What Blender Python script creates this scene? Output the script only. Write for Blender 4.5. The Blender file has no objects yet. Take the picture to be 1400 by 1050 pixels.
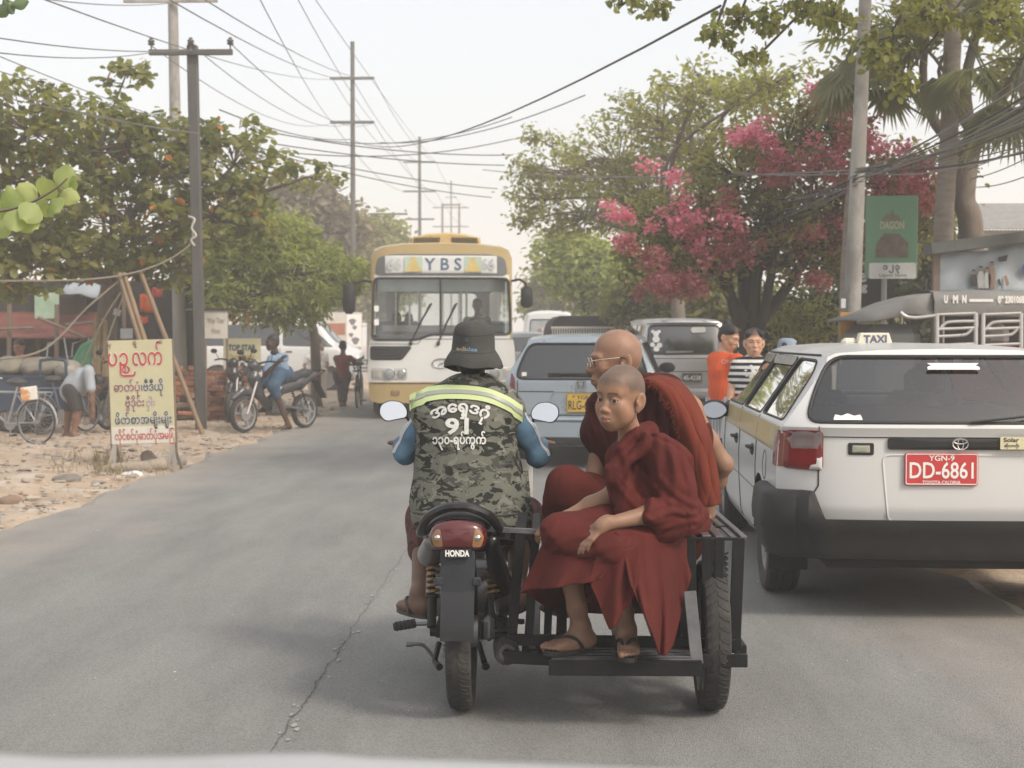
import bpy,bmesh,math,random
import numpy as np
from mathutils import Vector,Matrix,Euler
from mathutils.bvhtree import BVHTree
random.seed(7)
RNG=np.random.default_rng(7)
SC=bpy.context.scene
COL=SC.collection
PI=math.pi
FPX,H0=2000.0,1.36
cam_d=bpy.data.cameras.new('camera')
cam=bpy.data.objects.new('camera',cam_d)
COL.objects.link(cam)
cam_d.sensor_width=36.0
cam_d.lens=FPX/1400*36
cam_d.clip_start=0.05
cam_d.clip_end=2000
cam.location=(0,0,H0)
cam.rotation_euler=(PI/2-math.atan(63/2000),0,math.atan(47/2000))
cam_d.dof.use_dof= True
cam_d.dof.focus_distance=5.5
cam_d.dof.aperture_fstop=6.3
SC.camera=cam
SC.render.resolution_x,SC.render.resolution_y=1024,768
CR=cam.rotation_euler.to_matrix()
SUN_EL,SUN_AZ=math.radians(42),math.radians(128)
w=bpy.data.worlds.new('World')
SC.world=w
w.use_nodes= True
wn,wl=w.node_tree.nodes,w.node_tree.links
wn.clear()
wo=wn.new('ShaderNodeOutputWorld')
bg=wn.new('ShaderNodeBackground')
sky=wn.new('ShaderNodeTexSky')
sky.sky_type='NISHITA'
sky.sun_disc= False
sky.sun_elevation=SUN_EL
sky.sun_rotation=SUN_AZ
sky.dust_density=6
sky.air_density=1.0
bg.inputs['Strength'].default_value=0.09
veil=wn.new('ShaderNodeBackground')
veil.inputs['Color'].default_value=(1.0,0.985,0.952,1)
veil.inputs['Strength'].default_value=0.64
addw=wn.new('ShaderNodeAddShader')
wl.new(sky.outputs[0],bg.inputs[0])
wl.new(bg.outputs[0],addw.inputs[0])
wl.new(veil.outputs[0],addw.inputs[1])
wl.new(addw.outputs[0],wo.inputs[0])
sl=bpy.data.lights.new('sun','SUN')
sun=bpy.data.objects.new('sun',sl)
COL.objects.link(sun)
sl.energy=2.1
sl.angle=math.radians(12)
sl.color=(1.0,0.92,0.81)
sdir=Vector((math.sin(SUN_AZ)*math.cos(SUN_EL),math.cos(SUN_AZ)*math.cos(SUN_EL),math.sin(SUN_EL)))
sun.rotation_euler=sdir.to_track_quat('Z','Y').to_euler()
SC.view_settings.view_transform='Standard'
SC.view_settings.look='None'
SC.view_settings.exposure=0.18
SC.view_settings.gamma=1.0
SC.view_settings.use_curve_mapping= False
SC.cycles.max_bounces=6
SC.cycles.diffuse_bounces=4
SC.cycles.glossy_bounces=3
SC.cycles.transparent_max_bounces=12
SC.cycles.transmission_bounces=4
SC.cycles.volume_bounces=2
SC.cycles.use_denoising= True
def at(px,py,d):
 v=CR@Vector(((px-700)/FPX,(525-py)/FPX,-1))
 v*=d/v.y
 return Vector((v.x,v.y,v.z+H0))
def gd(py,z=0.0):
 v=CR@Vector((0,(525-py)/FPX,-1))
 return (z-H0)/v.z*v.y
def gnd(px,py,z=0.0):
 v=CR@Vector(((px-700)/FPX,(525-py)/FPX,-1))
 v*=(z-H0)/v.z
 return Vector((v.x,v.y,z))
def V(*a):
 return Vector(a)
MATS={}
def mat(name,col,rough=0.6,metal=0.0,var=0.12,scale=6.0,bump=0.0,bscale=60.0,coat=0.0,spec=0.5,col2=None,thr=0.5,soft=0.2,rnd=0.0,trans=0.0,stretch=(1,1,1),emit=0.0):
 if name in MATS:
  return MATS[name]
 m=bpy.data.materials.new(name)
 m.use_nodes= True
 n,l=m.node_tree.nodes,m.node_tree.links
 b=n['Principled BSDF']
 b.inputs['Roughness'].default_value=rough
 b.inputs['Metallic'].default_value=metal
 b.inputs['Specular IOR Level'].default_value=spec
 b.inputs['Coat Weight'].default_value=coat
 b.inputs['Coat Roughness'].default_value=0.08
 tc=n.new('ShaderNodeTexCoord')
 mp=n.new('ShaderNodeMapping')
 mp.inputs['Scale'].default_value=stretch
 l.new(tc.outputs['Object'],mp.inputs[0])
 t=n.new('ShaderNodeTexNoise')
 t.inputs['Scale'].default_value=scale
 t.inputs['Detail'].default_value=6
 t.inputs['Roughness'].default_value=0.62
 l.new(mp.outputs[0],t.inputs['Vector'])
 mr=n.new('ShaderNodeMapRange')
 mr.inputs['From Min'].default_value=0.3
 mr.inputs['From Max'].default_value=0.7
 mr.inputs['To Min'].default_value=1-var
 mr.inputs['To Max'].default_value=1+var
 l.new(t.outputs[0],mr.inputs[0])
 mx=n.new('ShaderNodeVectorMath')
 mx.operation='SCALE'
 mx.inputs[0].default_value=col[:3]
 src=mx.outputs[0]
 l.new(mr.outputs[0],mx.inputs['Scale'])
 if col2 is not None:
  t2=n.new('ShaderNodeTexNoise')
  t2.inputs['Scale'].default_value=scale*0.6
  t2.inputs['Detail'].default_value=8
  t2.inputs['Roughness'].default_value=0.7
  l.new(mp.outputs[0],t2.inputs['Vector'])
  r2=n.new('ShaderNodeMapRange')
  r2.inputs['From Min'].default_value=thr
  r2.inputs['From Max'].default_value=thr+soft
  l.new(t2.outputs[0],r2.inputs[0])
  mm=n.new('ShaderNodeMix')
  mm.data_type='RGBA'
  l.new(r2.outputs[0],mm.inputs[0])
  l.new(src,mm.inputs[6])
  mm.inputs[7].default_value=(*col2[:3],1)
  src=mm.outputs[2]
 if rnd:
  oi=n.new('ShaderNodeObjectInfo')
  r3=n.new('ShaderNodeMapRange')
  r3.inputs['To Min'].default_value=1-rnd
  r3.inputs['To Max'].default_value=1+rnd
  l.new(oi.outputs['Random'],r3.inputs[0])
  s3=n.new('ShaderNodeVectorMath')
  s3.operation='SCALE'
  l.new(src,s3.inputs[0])
  l.new(r3.outputs[0],s3.inputs['Scale'])
  src=s3.outputs[0]
 l.new(src,b.inputs['Base Color'])
 if bump:
  tb=n.new('ShaderNodeTexNoise')
  tb.inputs['Scale'].default_value=bscale
  tb.inputs['Detail'].default_value=4
  l.new(mp.outputs[0],tb.inputs['Vector'])
  bp=n.new('ShaderNodeBump')
  bp.inputs['Strength'].default_value=bump
  bp.inputs['Distance'].default_value=0.01
  l.new(tb.outputs[0],bp.inputs['Height'])
  l.new(bp.outputs[0],b.inputs['Normal'])
 rr=n.new('ShaderNodeMapRange')
 rr.inputs['To Min'].default_value=max(0.02,rough-0.10)
 rr.inputs['To Max'].default_value=min(1,rough+0.12)
 l.new(t.outputs[0],rr.inputs[0])
 l.new(rr.outputs[0],b.inputs['Roughness'])
 if emit:
  b.inputs['Emission Color'].default_value=(*col[:3],1)
  b.inputs['Emission Strength'].default_value=emit
 MATS[name]=m
 return m
def glass(name,tint=(0.5,0.55,0.55),rough=0.02,refl=1.0):
 if name in MATS:
  return MATS[name]
 m=bpy.data.materials.new(name)
 m.use_nodes= True
 n,l=m.node_tree.nodes,m.node_tree.links
 n.remove(n['Principled BSDF'])
 o=n['Material Output']
 tr=n.new('ShaderNodeBsdfTransparent')
 tr.inputs[0].default_value=(*tint,1)
 gl=n.new('ShaderNodeBsdfGlossy')
 gl.inputs['Roughness'].default_value=rough
 gl.inputs['Color'].default_value=(refl,refl,refl,1)
 fr=n.new('ShaderNodeFresnel')
 fr.inputs['IOR'].default_value=1.9
 mx=n.new('ShaderNodeMixShader')
 l.new(fr.outputs[0],mx.inputs[0])
 l.new(tr.outputs[0],mx.inputs[1])
 l.new(gl.outputs[0],mx.inputs[2])
 l.new(mx.outputs[0],o.inputs[0])
 MATS[name]=m
 return m
def leafmat(name,cols,transl=0.35,rough=0.55,attr='rnd',tint=(1.25,1.3,0.6)):
 if name in MATS:
  return MATS[name]
 m=bpy.data.materials.new(name)
 m.use_nodes= True
 n,l=m.node_tree.nodes,m.node_tree.links
 b=n['Principled BSDF']
 o=n['Material Output']
 a=n.new('ShaderNodeAttribute')
 a.attribute_name=attr
 cr=n.new('ShaderNodeValToRGB')
 e=cr.color_ramp.elements
 while len(e)<len(cols):
  e.new(0.5)
 for i,c in enumerate(cols):
  e[i].position=i/max(1,len(cols)-1)
  e[i].color=(*c,1)
 l.new(a.outputs['Fac'],cr.inputs[0])
 b.inputs['Roughness'].default_value=rough
 b.inputs['Specular IOR Level'].default_value=0.35
 l.new(cr.outputs[0],b.inputs['Base Color'])
 t=n.new('ShaderNodeBsdfTranslucent')
 sc=n.new('ShaderNodeVectorMath')
 sc.operation='MULTIPLY'
 sc.inputs[1].default_value=tint
 l.new(cr.outputs[0],sc.inputs[0])
 l.new(sc.outputs[0],t.inputs[0])
 mx=n.new('ShaderNodeMixShader')
 mx.inputs[0].default_value=transl
 l.new(b.outputs[0],mx.inputs[1])
 l.new(t.outputs[0],mx.inputs[2])
 l.new(mx.outputs[0],o.inputs[0])
 MATS[name]=m
 return m
def vcolmat(name,rough=0.5,attr='col',bump=0.0,bscale=200.0,sss=0.0,spec=0.4,nvar=0.1,nscale=30,weave=None):
 if name in MATS:
  return MATS[name]
 m=bpy.data.materials.new(name)
 m.use_nodes= True
 n,l=m.node_tree.nodes,m.node_tree.links
 b=n['Principled BSDF']
 a=n.new('ShaderNodeAttribute')
 a.attribute_name=attr
 tc=n.new('ShaderNodeTexCoord')
 t=n.new('ShaderNodeTexNoise')
 t.inputs['Scale'].default_value=nscale
 t.inputs['Detail'].default_value=5
 l.new(tc.outputs['Object'],t.inputs['Vector'])
 mr=n.new('ShaderNodeMapRange')
 mr.inputs['From Min'].default_value=0.3
 mr.inputs['From Max'].default_value=0.7
 mr.inputs['To Min'].default_value=1-nvar
 mr.inputs['To Max'].default_value=1+nvar
 l.new(t.outputs[0],mr.inputs[0])
 s=n.new('ShaderNodeVectorMath')
 s.operation='SCALE'
 l.new(a.outputs['Color'],s.inputs[0])
 l.new(mr.outputs[0],s.inputs['Scale'])
 l.new(s.outputs[0],b.inputs['Base Color'])
 b.inputs['Roughness'].default_value=rough
 b.inputs['Specular IOR Level'].default_value=spec
 if sss:
  b.inputs['Subsurface Weight'].default_value=sss
  b.inputs['Subsurface Radius'].default_value=(0.012,0.005,0.003)
  b.inputs['Subsurface Scale'].default_value=0.6
 if bump:
  tb=n.new('ShaderNodeTexNoise')
  tb.inputs['Scale'].default_value=bscale
  tb.inputs['Detail'].default_value=3
  l.new(tc.outputs['Object'],tb.inputs['Vector'])
  bp=n.new('ShaderNodeBump')
  bp.inputs['Strength'].default_value=bump
  bp.inputs['Distance'].default_value=0.003
  l.new(tb.outputs[0],bp.inputs['Height'])
  l.new(bp.outputs[0],b.inputs['Normal'])
 MATS[name]=m
 return m
WROOT=set()
def thing(name,label,cat,loc=(0,0,0),rotz=0.0,group=None,world=False):
 o=bpy.data.objects.new(name,None)
 COL.objects.link(o)
 o.empty_display_size=0.1
 o.location=loc
 o.rotation_euler=(0,0,rotz)
 o['label']=label
 o['category']=cat
 if group:
  o['group']=group
 if world:
  WROOT.add(o.name)
 return o
def tag(o,label=None,cat=None,group=None,kind=None):
 for k,v in (('label',label),('category',cat),('group',group),('kind',kind)):
  if v:
   o[k]=v
 return o
def link(me,name,m,parent=None,smooth=35):
 o=bpy.data.objects.new(name,me)
 COL.objects.link(o)
 if m is not None:
  me.materials.append(m)
 if smooth and len(me.polygons):
  me.polygons.foreach_set('use_smooth',np.ones(len(me.polygons),dtype=bool))
  if smooth<180:
   me.set_sharp_from_angle(angle=math.radians(smooth))
 if parent is not None:
  o.parent=parent
  if parent.name in WROOT:
   o.location=-parent.location
 return o
def mesh_np(verts,faces):
 me=bpy.data.meshes.new('m')
 verts=np.asarray(verts,dtype=np.float32)
 faces=np.asarray(faces,dtype=np.int32)
 k=faces.shape[1]
 me.vertices.add(len(verts))
 me.vertices.foreach_set('co',verts.ravel())
 me.loops.add(faces.size)
 me.loops.foreach_set('vertex_index',faces.ravel())
 me.polygons.add(len(faces))
 me.polygons.foreach_set('loop_start',np.arange(0,faces.size,k,dtype=np.int32))
 me.update(calc_edges=True)
 me.validate()
 return me
def frame_of(d,up=None):
 d=Vector(d).normalized()
 u=Vector(up) if up is not None else (Vector((0,0,1)) if abs(d.z)<0.9 else Vector((0,1,0)))
 x=u.cross(d)
 if x.length<1e-6:
  x=Vector((1,0,0)).cross(d)
 x.normalize()
 y=d.cross(x)
 return Matrix((x,y,d)).transposed()
class MB:
 def __init__(s):
  s.v,s.f=[],[]
 def add(s,vs,fs):
  o=len(s.v)
  s.v+=[tuple(p) for p in vs]
  s.f+=[tuple(i+o for i in f) for f in fs]
  return s
 def box(s,c,size,R=None,bev=0.004):
  hx,hy,hz=(q/2 for q in size)
  b=min(bev,hx*0.8,hy*0.8,hz*0.8)
  vs,idx=[],{}
  for sx in (-1,1):
   for sy in (-1,1):
    for sz in (-1,1):
     for a in range(3):
      p=[sx*(hx-(b if a!=0 else 0)),sy*(hy-(b if a!=1 else 0)),sz*(hz-(b if a!=2 else 0))]
      idx[(sx,sy,sz,a)]=len(vs)
      vs.append(Vector(p))
  fs=[]
  cyc=[(-1,-1),(1,-1),(1,1),(-1,1)]
  for a in range(3):
   o1,o2=(a+1)%3,(a+2)%3
   for sg in (-1,1):
    q=[]
    for u,w_ in cyc:
     k=[0,0,0]
     k[a],k[o1],k[o2]=sg,u,w_
     q.append(idx[(*k,a)])
    fs.append(q if sg>0 else q[::-1])
  for a in range(3):
   o1,o2=(a+1)%3,(a+2)%3
   for u in (-1,1):
    for w_ in (-1,1):
     k0,k1=[0,0,0],[0,0,0]
     k0[a],k0[o1],k0[o2]=-1,u,w_
     k1[a],k1[o1],k1[o2]=1,u,w_
     q=[idx[(*k0,o1)],idx[(*k1,o1)],idx[(*k1,o2)],idx[(*k0,o2)]]
     fs.append(q if u*w_<0 else q[::-1])
  for sx in (-1,1):
   for sy in (-1,1):
    for sz in (-1,1):
     q=[idx[(sx,sy,sz,a)] for a in range(3)]
     fs.append(q if sx*sy*sz>0 else q[::-1])
  c=Vector(c)
  s.add([(R@p if R is not None else p)+c for p in vs],fs)
  return s
 def bar(s,a,b,w_,t,up=(0,0,1),bev=0.002):
  a,b=Vector(a),Vector(b)
  return s.box((a+b)/2,(w_,t,(b-a).length),frame_of(b-a,up),bev)
 def tube(s,pts,r,n=8,closed=False,cap=True):
  pts=[Vector(p) for p in pts]
  m=len(pts)
  rs=r if isinstance(r,(list,tuple)) else [r]*m
  if len(rs)!=m:
   rs=[rs[0]+(rs[-1]-rs[0])*i/(m-1) for i in range(m)]
  vs,fs,prev=[],[],None
  for i,p in enumerate(pts):
   if closed:
    d=pts[(i+1)%m]-pts[i-1]
   else:
    d=pts[min(i+1,m-1)]-pts[max(i-1,0)]
   if d.length<1e-9:
    d=Vector((0,0,1))
   d.normalize()
   if prev is None:
    F_=frame_of(d)
    x=F_.col[0].copy()
   else:
    x=prev-d*prev.dot(d)
    if x.length<1e-6:
     x=frame_of(d).col[0].copy()
    x.normalize()
   prev=x
   y=d.cross(x)
   for k in range(n):
    a=2*PI*k/n
    vs.append(p+(x*math.cos(a)+y*math.sin(a))*rs[i])
  for i in range(m if closed else m-1):
   j=(i+1)%m
   for k in range(n):
    k2=(k+1)%n
    fs.append((i*n+k,i*n+k2,j*n+k2,j*n+k))
  if cap and not closed:
   fs.append(tuple(range(n-1,-1,-1)))
   fs.append(tuple((m-1)*n+k for k in range(n)))
  return s.add(vs,fs)
 def cyl(s,a,b,r,r2=None,n=12):
  return s.tube([a,b],[r,r if r2 is None else r2],n)
 def lathe(s,prof,n=24,c=(0,0,0),axis=(0,0,1),closed=False):
  R,c=frame_of(axis),Vector(c)
  vs,fs,m=[],[],len(prof)
  for r,z in prof:
   for k in range(n):
    a=2*PI*k/n
    vs.append(R@Vector((r*math.cos(a),r*math.sin(a),z))+c)
  for i in range(m if closed else m-1):
   j=(i+1)%m
   for k in range(n):
    k2=(k+1)%n
    fs.append((i*n+k,i*n+k2,j*n+k2,j*n+k))
  return s.add(vs,fs)
 def ell(s,c,r,R=None,nu=14,nv=8):
  r=(r,r,r) if not isinstance(r,(tuple,list,Vector)) else r
  c=Vector(c)
  vs,fs=[],[]
  for i in range(1,nv):
   th=PI*i/nv
   for k in range(nu):
    a=2*PI*k/nu
    p=Vector((r[0]*math.sin(th)*math.cos(a),r[1]*math.sin(th)*math.sin(a),r[2]*math.cos(th)))
    vs.append((R@p if R is not None else p)+c)
  top=len(vs)
  for z in (r[2],-r[2]):
   p=Vector((0,0,z))
   vs.append((R@p if R is not None else p)+c)
  for i in range(nv-2):
   for k in range(nu):
    k2=(k+1)%nu
    fs.append((i*nu+k,(i+1)*nu+k,(i+1)*nu+k2,i*nu+k2))
  for k in range(nu):
   k2=(k+1)%nu
   fs.append((top,k,k2))
   fs.append((top+1,(nv-2)*nu+k2,(nv-2)*nu+k))
  return s.add(vs,fs)
 def prism(s,poly,z0,z1,Mx=None,bev=0.0):
  n=len(poly)
  Mx=Mx or Matrix.Identity(4)
  area=sum(poly[i][0]*poly[(i+1)%n][1]-poly[(i+1)%n][0]*poly[i][1] for i in range(n))
  if area<0:
   poly=poly[::-1]
  rings=[[(x,y,z0) for x,y in poly]]
  if bev:
   rings.append([(x,y,z1-bev) for x,y in poly])
   ins=[]
   for i in range(n):
    p0,p1,p2=Vector(poly[i-1]),Vector(poly[i]),Vector(poly[(i+1)%n])
    e1,e2=(p1-p0),(p2-p1)
    n1,n2=Vector((-e1.y,e1.x)),Vector((-e2.y,e2.x))
    if n1.length>1e-9:n1.normalize()
    if n2.length>1e-9:n2.normalize()
    b=n1+n2
    b=b/max(0.5,b.length_squared/2) if b.length>1e-6 else n1
    q=p1+b*bev
    ins.append((q.x,q.y,z1))
   rings.append(ins)
  else:
   rings.append([(x,y,z1) for x,y in poly])
  vs=[Mx@Vector(p) for r_ in rings for p in r_]
  fs=[tuple(range(n-1,-1,-1)),tuple((len(rings)-1)*n+i for i in range(n))]
  for k in range(len(rings)-1):
   for i in range(n):
    j=(i+1)%n
    fs.append((k*n+i,k*n+j,(k+1)*n+j,(k+1)*n+i))
  return s.add(vs,fs)
 def grid(s,fn,nu,nv,cu=False,cv=False):
  vs=[fn(i/(nu if cu else nu-1),j/(nv if cv else nv-1)) for i in range(nu) for j in range(nv)]
  fs=[]
  for i in range(nu if cu else nu-1):
   for j in range(nv if cv else nv-1):
    i2,j2=(i+1)%nu,(j+1)%nv
    fs.append((i*nv+j,i2*nv+j,i2*nv+j2,i*nv+j2))
  return s.add(vs,fs)
 def mesh(s):
  me=bpy.data.meshes.new('m')
  me.from_pydata(s.v,[],s.f)
  me.update()
  return me
 def build(s,name,m,parent=None,smooth=35,flip=False):
  me=s.mesh()
  if flip:
   me.flip_normals()
  me.name=name
  return link(me,name,m,parent,smooth)
def copy_tree(o,parent=None):
 c=o.copy()
 COL.objects.link(c)
 if parent is not None:
  c.parent=parent
 for ch in list(o.children):
  copy_tree(ch,c)
 return c
def spline(pts,n=8,closed=False):
 pts=[Vector(p) for p in pts]
 m,out=len(pts),[]
 for i in range(m if closed else m-1):
  if closed:
   p0,p1,p2,p3=pts[i-1],pts[i],pts[(i+1)%m],pts[(i+2)%m]
  else:
   p0,p1,p2,p3=pts[max(i-1,0)],pts[i],pts[i+1],pts[min(i+2,m-1)]
  for k in range(n):
   t=k/n
   out.append(0.5*((2*p1)+(p2-p0)*t+(2*p0-5*p1+4*p2-p3)*t*t+(3*p1-p0-3*p2+p3)*t**3))
 if not closed:
  out.append(pts[-1])
 return out
def rrect(x0,y0,x1,y1,r,n=5):
 out=[]
 for cx,cy,a0 in ((x1-r,y1-r,0),(x0+r,y1-r,90),(x0+r,y0+r,180),(x1-r,y0+r,270)):
  for k in range(n+1):
   a=math.radians(a0+90*k/n)
   out.append((cx+r*math.cos(a),cy+r*math.sin(a)))
 return out
def text_mesh(body,size=1.0,bold=0.0,sx=1.0,ext=0.0,res=3,align='CENTER'):
 c=bpy.data.curves.new('t','FONT')
 c.body=body
 c.size=size
 c.align_x=align
 c.offset=bold
 c.extrude=ext
 c.resolution_u=res
 o=bpy.data.objects.new('t',c)
 COL.objects.link(o)
 dg=bpy.context.evaluated_depsgraph_get()
 me=bpy.data.meshes.new_from_object(o.evaluated_get(dg))
 bpy.data.objects.remove(o)
 bpy.data.curves.remove(c)
 vs=[Vector((v.co.x*sx,v.co.y,v.co.z)) for v in me.vertices]
 fs=[tuple(p.vertices) for p in me.polygons]
 bpy.data.meshes.remove(me)
 return vs,fs
def text_on(mb,body,size,Mx,bold=0.0,sx=1.0,width=None,align='CENTER'):
 vs,fs=text_mesh(body,size,bold,sx,align=align)
 if not vs:
  return mb
 if width:
  x0,x1=min(v.x for v in vs),max(v.x for v in vs)
  k=width/max(1e-6,x1-x0)
  for v in vs:
   v.x=(v.x-(x0+x1)/2)*k
 mb.add([Mx@v for v in vs],fs)
 return mb
def face_cam(p,nrm=(0,-1,0)):
 n_=Vector(nrm).normalized()
 up=Vector((0,0,1))
 x=up.cross(n_).normalized()
 y=n_.cross(x)
 Mx=Matrix((x,y,n_)).transposed().to_4x4()
 Mx.translation=Vector(p)
 return Mx
def _n(a):
 return np.asarray(a,dtype=np.float64)
def nrm(q):
 return np.sqrt(np.einsum('ij,ij->i',q,q))
class SDF:
 def __init__(s):
  s.p=[]
  s.lo=np.array([1e9]*3)
  s.hi=-s.lo
 def _bb(s,a,r):
  s.lo=np.minimum(s.lo,_n(a)-r)
  s.hi=np.maximum(s.hi,_n(a)+r)
 def cap(s,a,b,ra,rb=None,k=0.02,sub=False):
  rb=ra if rb is None else rb
  a,b=_n(a),_n(b)
  ba=b-a
  L2=max(1e-12,ba@ba)
  def f(P):
   t=np.clip(((P-a)@ba)/L2,0,1)
   return nrm(P-a-t[:,None]*ba)-(ra+(rb-ra)*t)
  s.p.append((f,k,sub,(a+b)/2,np.linalg.norm(ba)/2+max(ra,rb)))
  if not sub:
   s._bb(a,ra);s._bb(b,rb)
  return s
 def chain(s,pts,rs,k=0.02):
  for i in range(len(pts)-1):
   s.cap(pts[i],pts[i+1],rs[i],rs[i+1],k)
  return s
 def ell(s,c,r,R=None,k=0.02,sub=False):
  c,r=_n(c),_n(r)*np.ones(3)
  M_= None if R is None else np.array(R)
  def f(P):
   q=P-c
   if M_ is not None:
    q=q@M_
   k0=nrm(q/r)
   k1=nrm(q/(r*r))
   return np.where(k1>1e-9,k0*(k0-1.0)/np.maximum(k1,1e-9),-r.min())
  s.p.append((f,k,sub,c,r.max()))
  if not sub:
   s._bb(c,r.max())
  return s
 def box(s,c,h,rad=0.02,R=None,k=0.02,sub=False):
  c,h=_n(c),_n(h)
  M_= None if R is None else np.array(R)
  def f(P):
   q=P-c
   if M_ is not None:
    q=q@M_
   q=np.abs(q)-(h-rad)
   return nrm(np.maximum(q,0))+np.minimum(q.max(axis=1),0)-rad
  s.p.append((f,k,sub,c,np.linalg.norm(h)))
  if not sub:
   s._bb(c,np.linalg.norm(h))
  return s
 def plane(s,p,nrm,k=0.005,sub=True):
  p,nrm=_n(p),_n(Vector(nrm).normalized())
  s.p.append((lambda P:-((P-p)@nrm),k,True,p,1e6))
  return s
 def __call__(s,P):
  d= None
  for f,k,sub,_c,_r in s.p:
   e=f(P)
   if d is None:
    d=e
   elif sub:
    h=np.clip(0.5-0.5*(d+e)/k,0,1)
    d=d+(-e-d)*h+k*h*(1-h)
   else:
    h=np.clip(0.5+0.5*(e-d)/k,0,1)
    d=e+(d-e)*h-k*h*(1-h)
  if s.post is not None:
   d=s.post(P,d)
  return d
 def near(s,lo,hi,pad=0.07):
  q=SDF()
  lo,hi=_n(lo),_n(hi)
  for t in s.p:
   c=np.clip(t[3],lo,hi)
   if np.linalg.norm(t[3]-c)<t[4]+pad:
    q.p.append(t)
  q.lo,q.hi=s.lo,s.hi
  if s.post:
   q.post=s.post
  return q
 post= None
 def stack(s,rings,k=0.02,top=0.03):
  R_=np.array(rings,float)
  def f(P):
   z=P[:,2]
   cx,cy,a,b=(np.interp(z,R_[:,0],R_[:,i]) for i in (1,2,3,4))
   x,y=(P[:,0]-cx),(P[:,1]-cy)
   k0=np.sqrt((x/a)**2+(y/b)**2)
   k1=np.sqrt((x/a**2)**2+(y/b**2)**2)
   d=np.where(k1>1e-6,k0*(k0-1)/np.maximum(k1,1e-6),-np.minimum(a,b))
   dz=np.maximum(R_[0,0]-z,z-R_[-1,0])
   q=np.stack([np.maximum(d+top,0),np.maximum(dz+top,0)],1)
   return np.linalg.norm(q,axis=1)+np.minimum(np.maximum(d+top,dz+top),0)-top
  c=R_[:,[1,2,0]].mean(0)
  r_=np.linalg.norm([R_[:,3].max(),R_[:,4].max(),(R_[-1,0]-R_[0,0])/2])
  s.p.append((f,k,False,c,r_+.1))
  for q in R_:
   s.lo=np.minimum(s.lo,[q[1]-q[3],q[2]-q[4],q[0]])
   s.hi=np.maximum(s.hi,[q[1]+q[3],q[2]+q[4],q[0]])
  return s
def surface(fn,lo,hi,h,blk=8,margin=0.0):
 lo,hi=_n(lo),_n(hi)
 nb=np.maximum(1,np.ceil((hi-lo)/(h*blk)).astype(int))
 n=nb*blk+1
 bc=np.stack(np.meshgrid(*[np.arange(k) for k in nb],indexing='ij'),-1).reshape(-1,3)
 cen=lo+(bc+0.5)*blk*h
 dc=fn(cen)
 near=np.abs(dc)<blk*h*0.95+margin
 G=np.ones(n,dtype=np.float32)
 for b,d in zip(bc[~near&(dc<0)],dc):
  x,y,z=b*blk
  G[x:x+blk+1,y:y+blk+1,z:z+blk+1]=-1
 loc=np.stack(np.meshgrid(*[np.arange(blk+1)]*3,indexing='ij'),-1).reshape(-1,3)
 nbk=bc[near]
 for i in range(0,len(nbk),300):
  part_=nbk[i:i+300]
  idx=(part_[:,None,:]*blk+loc[None]).reshape(-1,3)
  G[idx[:,0],idx[:,1],idx[:,2]]=fn(lo+idx*h)
 G[G==0]=1e-6
 S=G<0
 c8=[S[i:n[0]-1+i,j:n[1]-1+j,k:n[2]-1+k] for i in (0,1) for j in (0,1) for k in (0,1)]
 any_=np.logical_or.reduce(c8)
 all_=np.logical_and.reduce(c8)
 cells=np.argwhere(any_&~all_)
 ids=-np.ones(tuple(n-1),dtype=np.int64)
 ids[cells[:,0],cells[:,1],cells[:,2]]=np.arange(len(cells))
 acc=np.zeros((len(cells),3))
 cnt=np.zeros(len(cells))
 corners=np.array([(i,j,k) for i in (0,1) for j in (0,1) for k in (0,1)])
 for a in range(8):
  for b in range(a+1,8):
   if np.abs(corners[a]-corners[b]).sum()!=1:
    continue
   ia,ib=cells+corners[a],cells+corners[b]
   ga=G[ia[:,0],ia[:,1],ia[:,2]]
   gb=G[ib[:,0],ib[:,1],ib[:,2]]
   m_=(ga<0)!=(gb<0)
   t=np.where(m_,ga/np.where(m_,ga-gb,1),0)
   acc[m_]+=(corners[a]+t[:,None]*(corners[b]-corners[a]))[m_]
   cnt[m_]+=1
 verts=lo+(cells+acc/np.maximum(cnt,1)[:,None])*h
 quads=[]
 for ax in range(3):
  o1,o2=(ax+1)%3,(ax+2)%3
  sl0=[slice(1,-1)]*3
  A=[slice(None)]*3
  B=[slice(None)]*3
  A[ax],B[ax]=slice(0,-1),slice(1,None)
  ch=S[tuple(A)]!=S[tuple(B)]
  e=np.argwhere(ch)
  e=e[(e[:,o1]>0)&(e[:,o1]<n[o1]-1)&(e[:,o2]>0)&(e[:,o2]<n[o2]-1)]
  if not len(e):
   continue
  def cid(d1,d2):
   q=e.copy()
   q[:,o1]+=d1
   q[:,o2]+=d2
   return ids[q[:,0],q[:,1],q[:,2]]
  q=np.stack([cid(-1,-1),cid(0,-1),cid(0,0),cid(-1,0)],1)
  neg=S[e[:,0],e[:,1],e[:,2]]
  q[~neg]=q[~neg][:,::-1]
  quads.append(q[(q>=0).all(1)])
 return verts,np.concatenate(quads) if quads else np.zeros((0,4),int)
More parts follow.
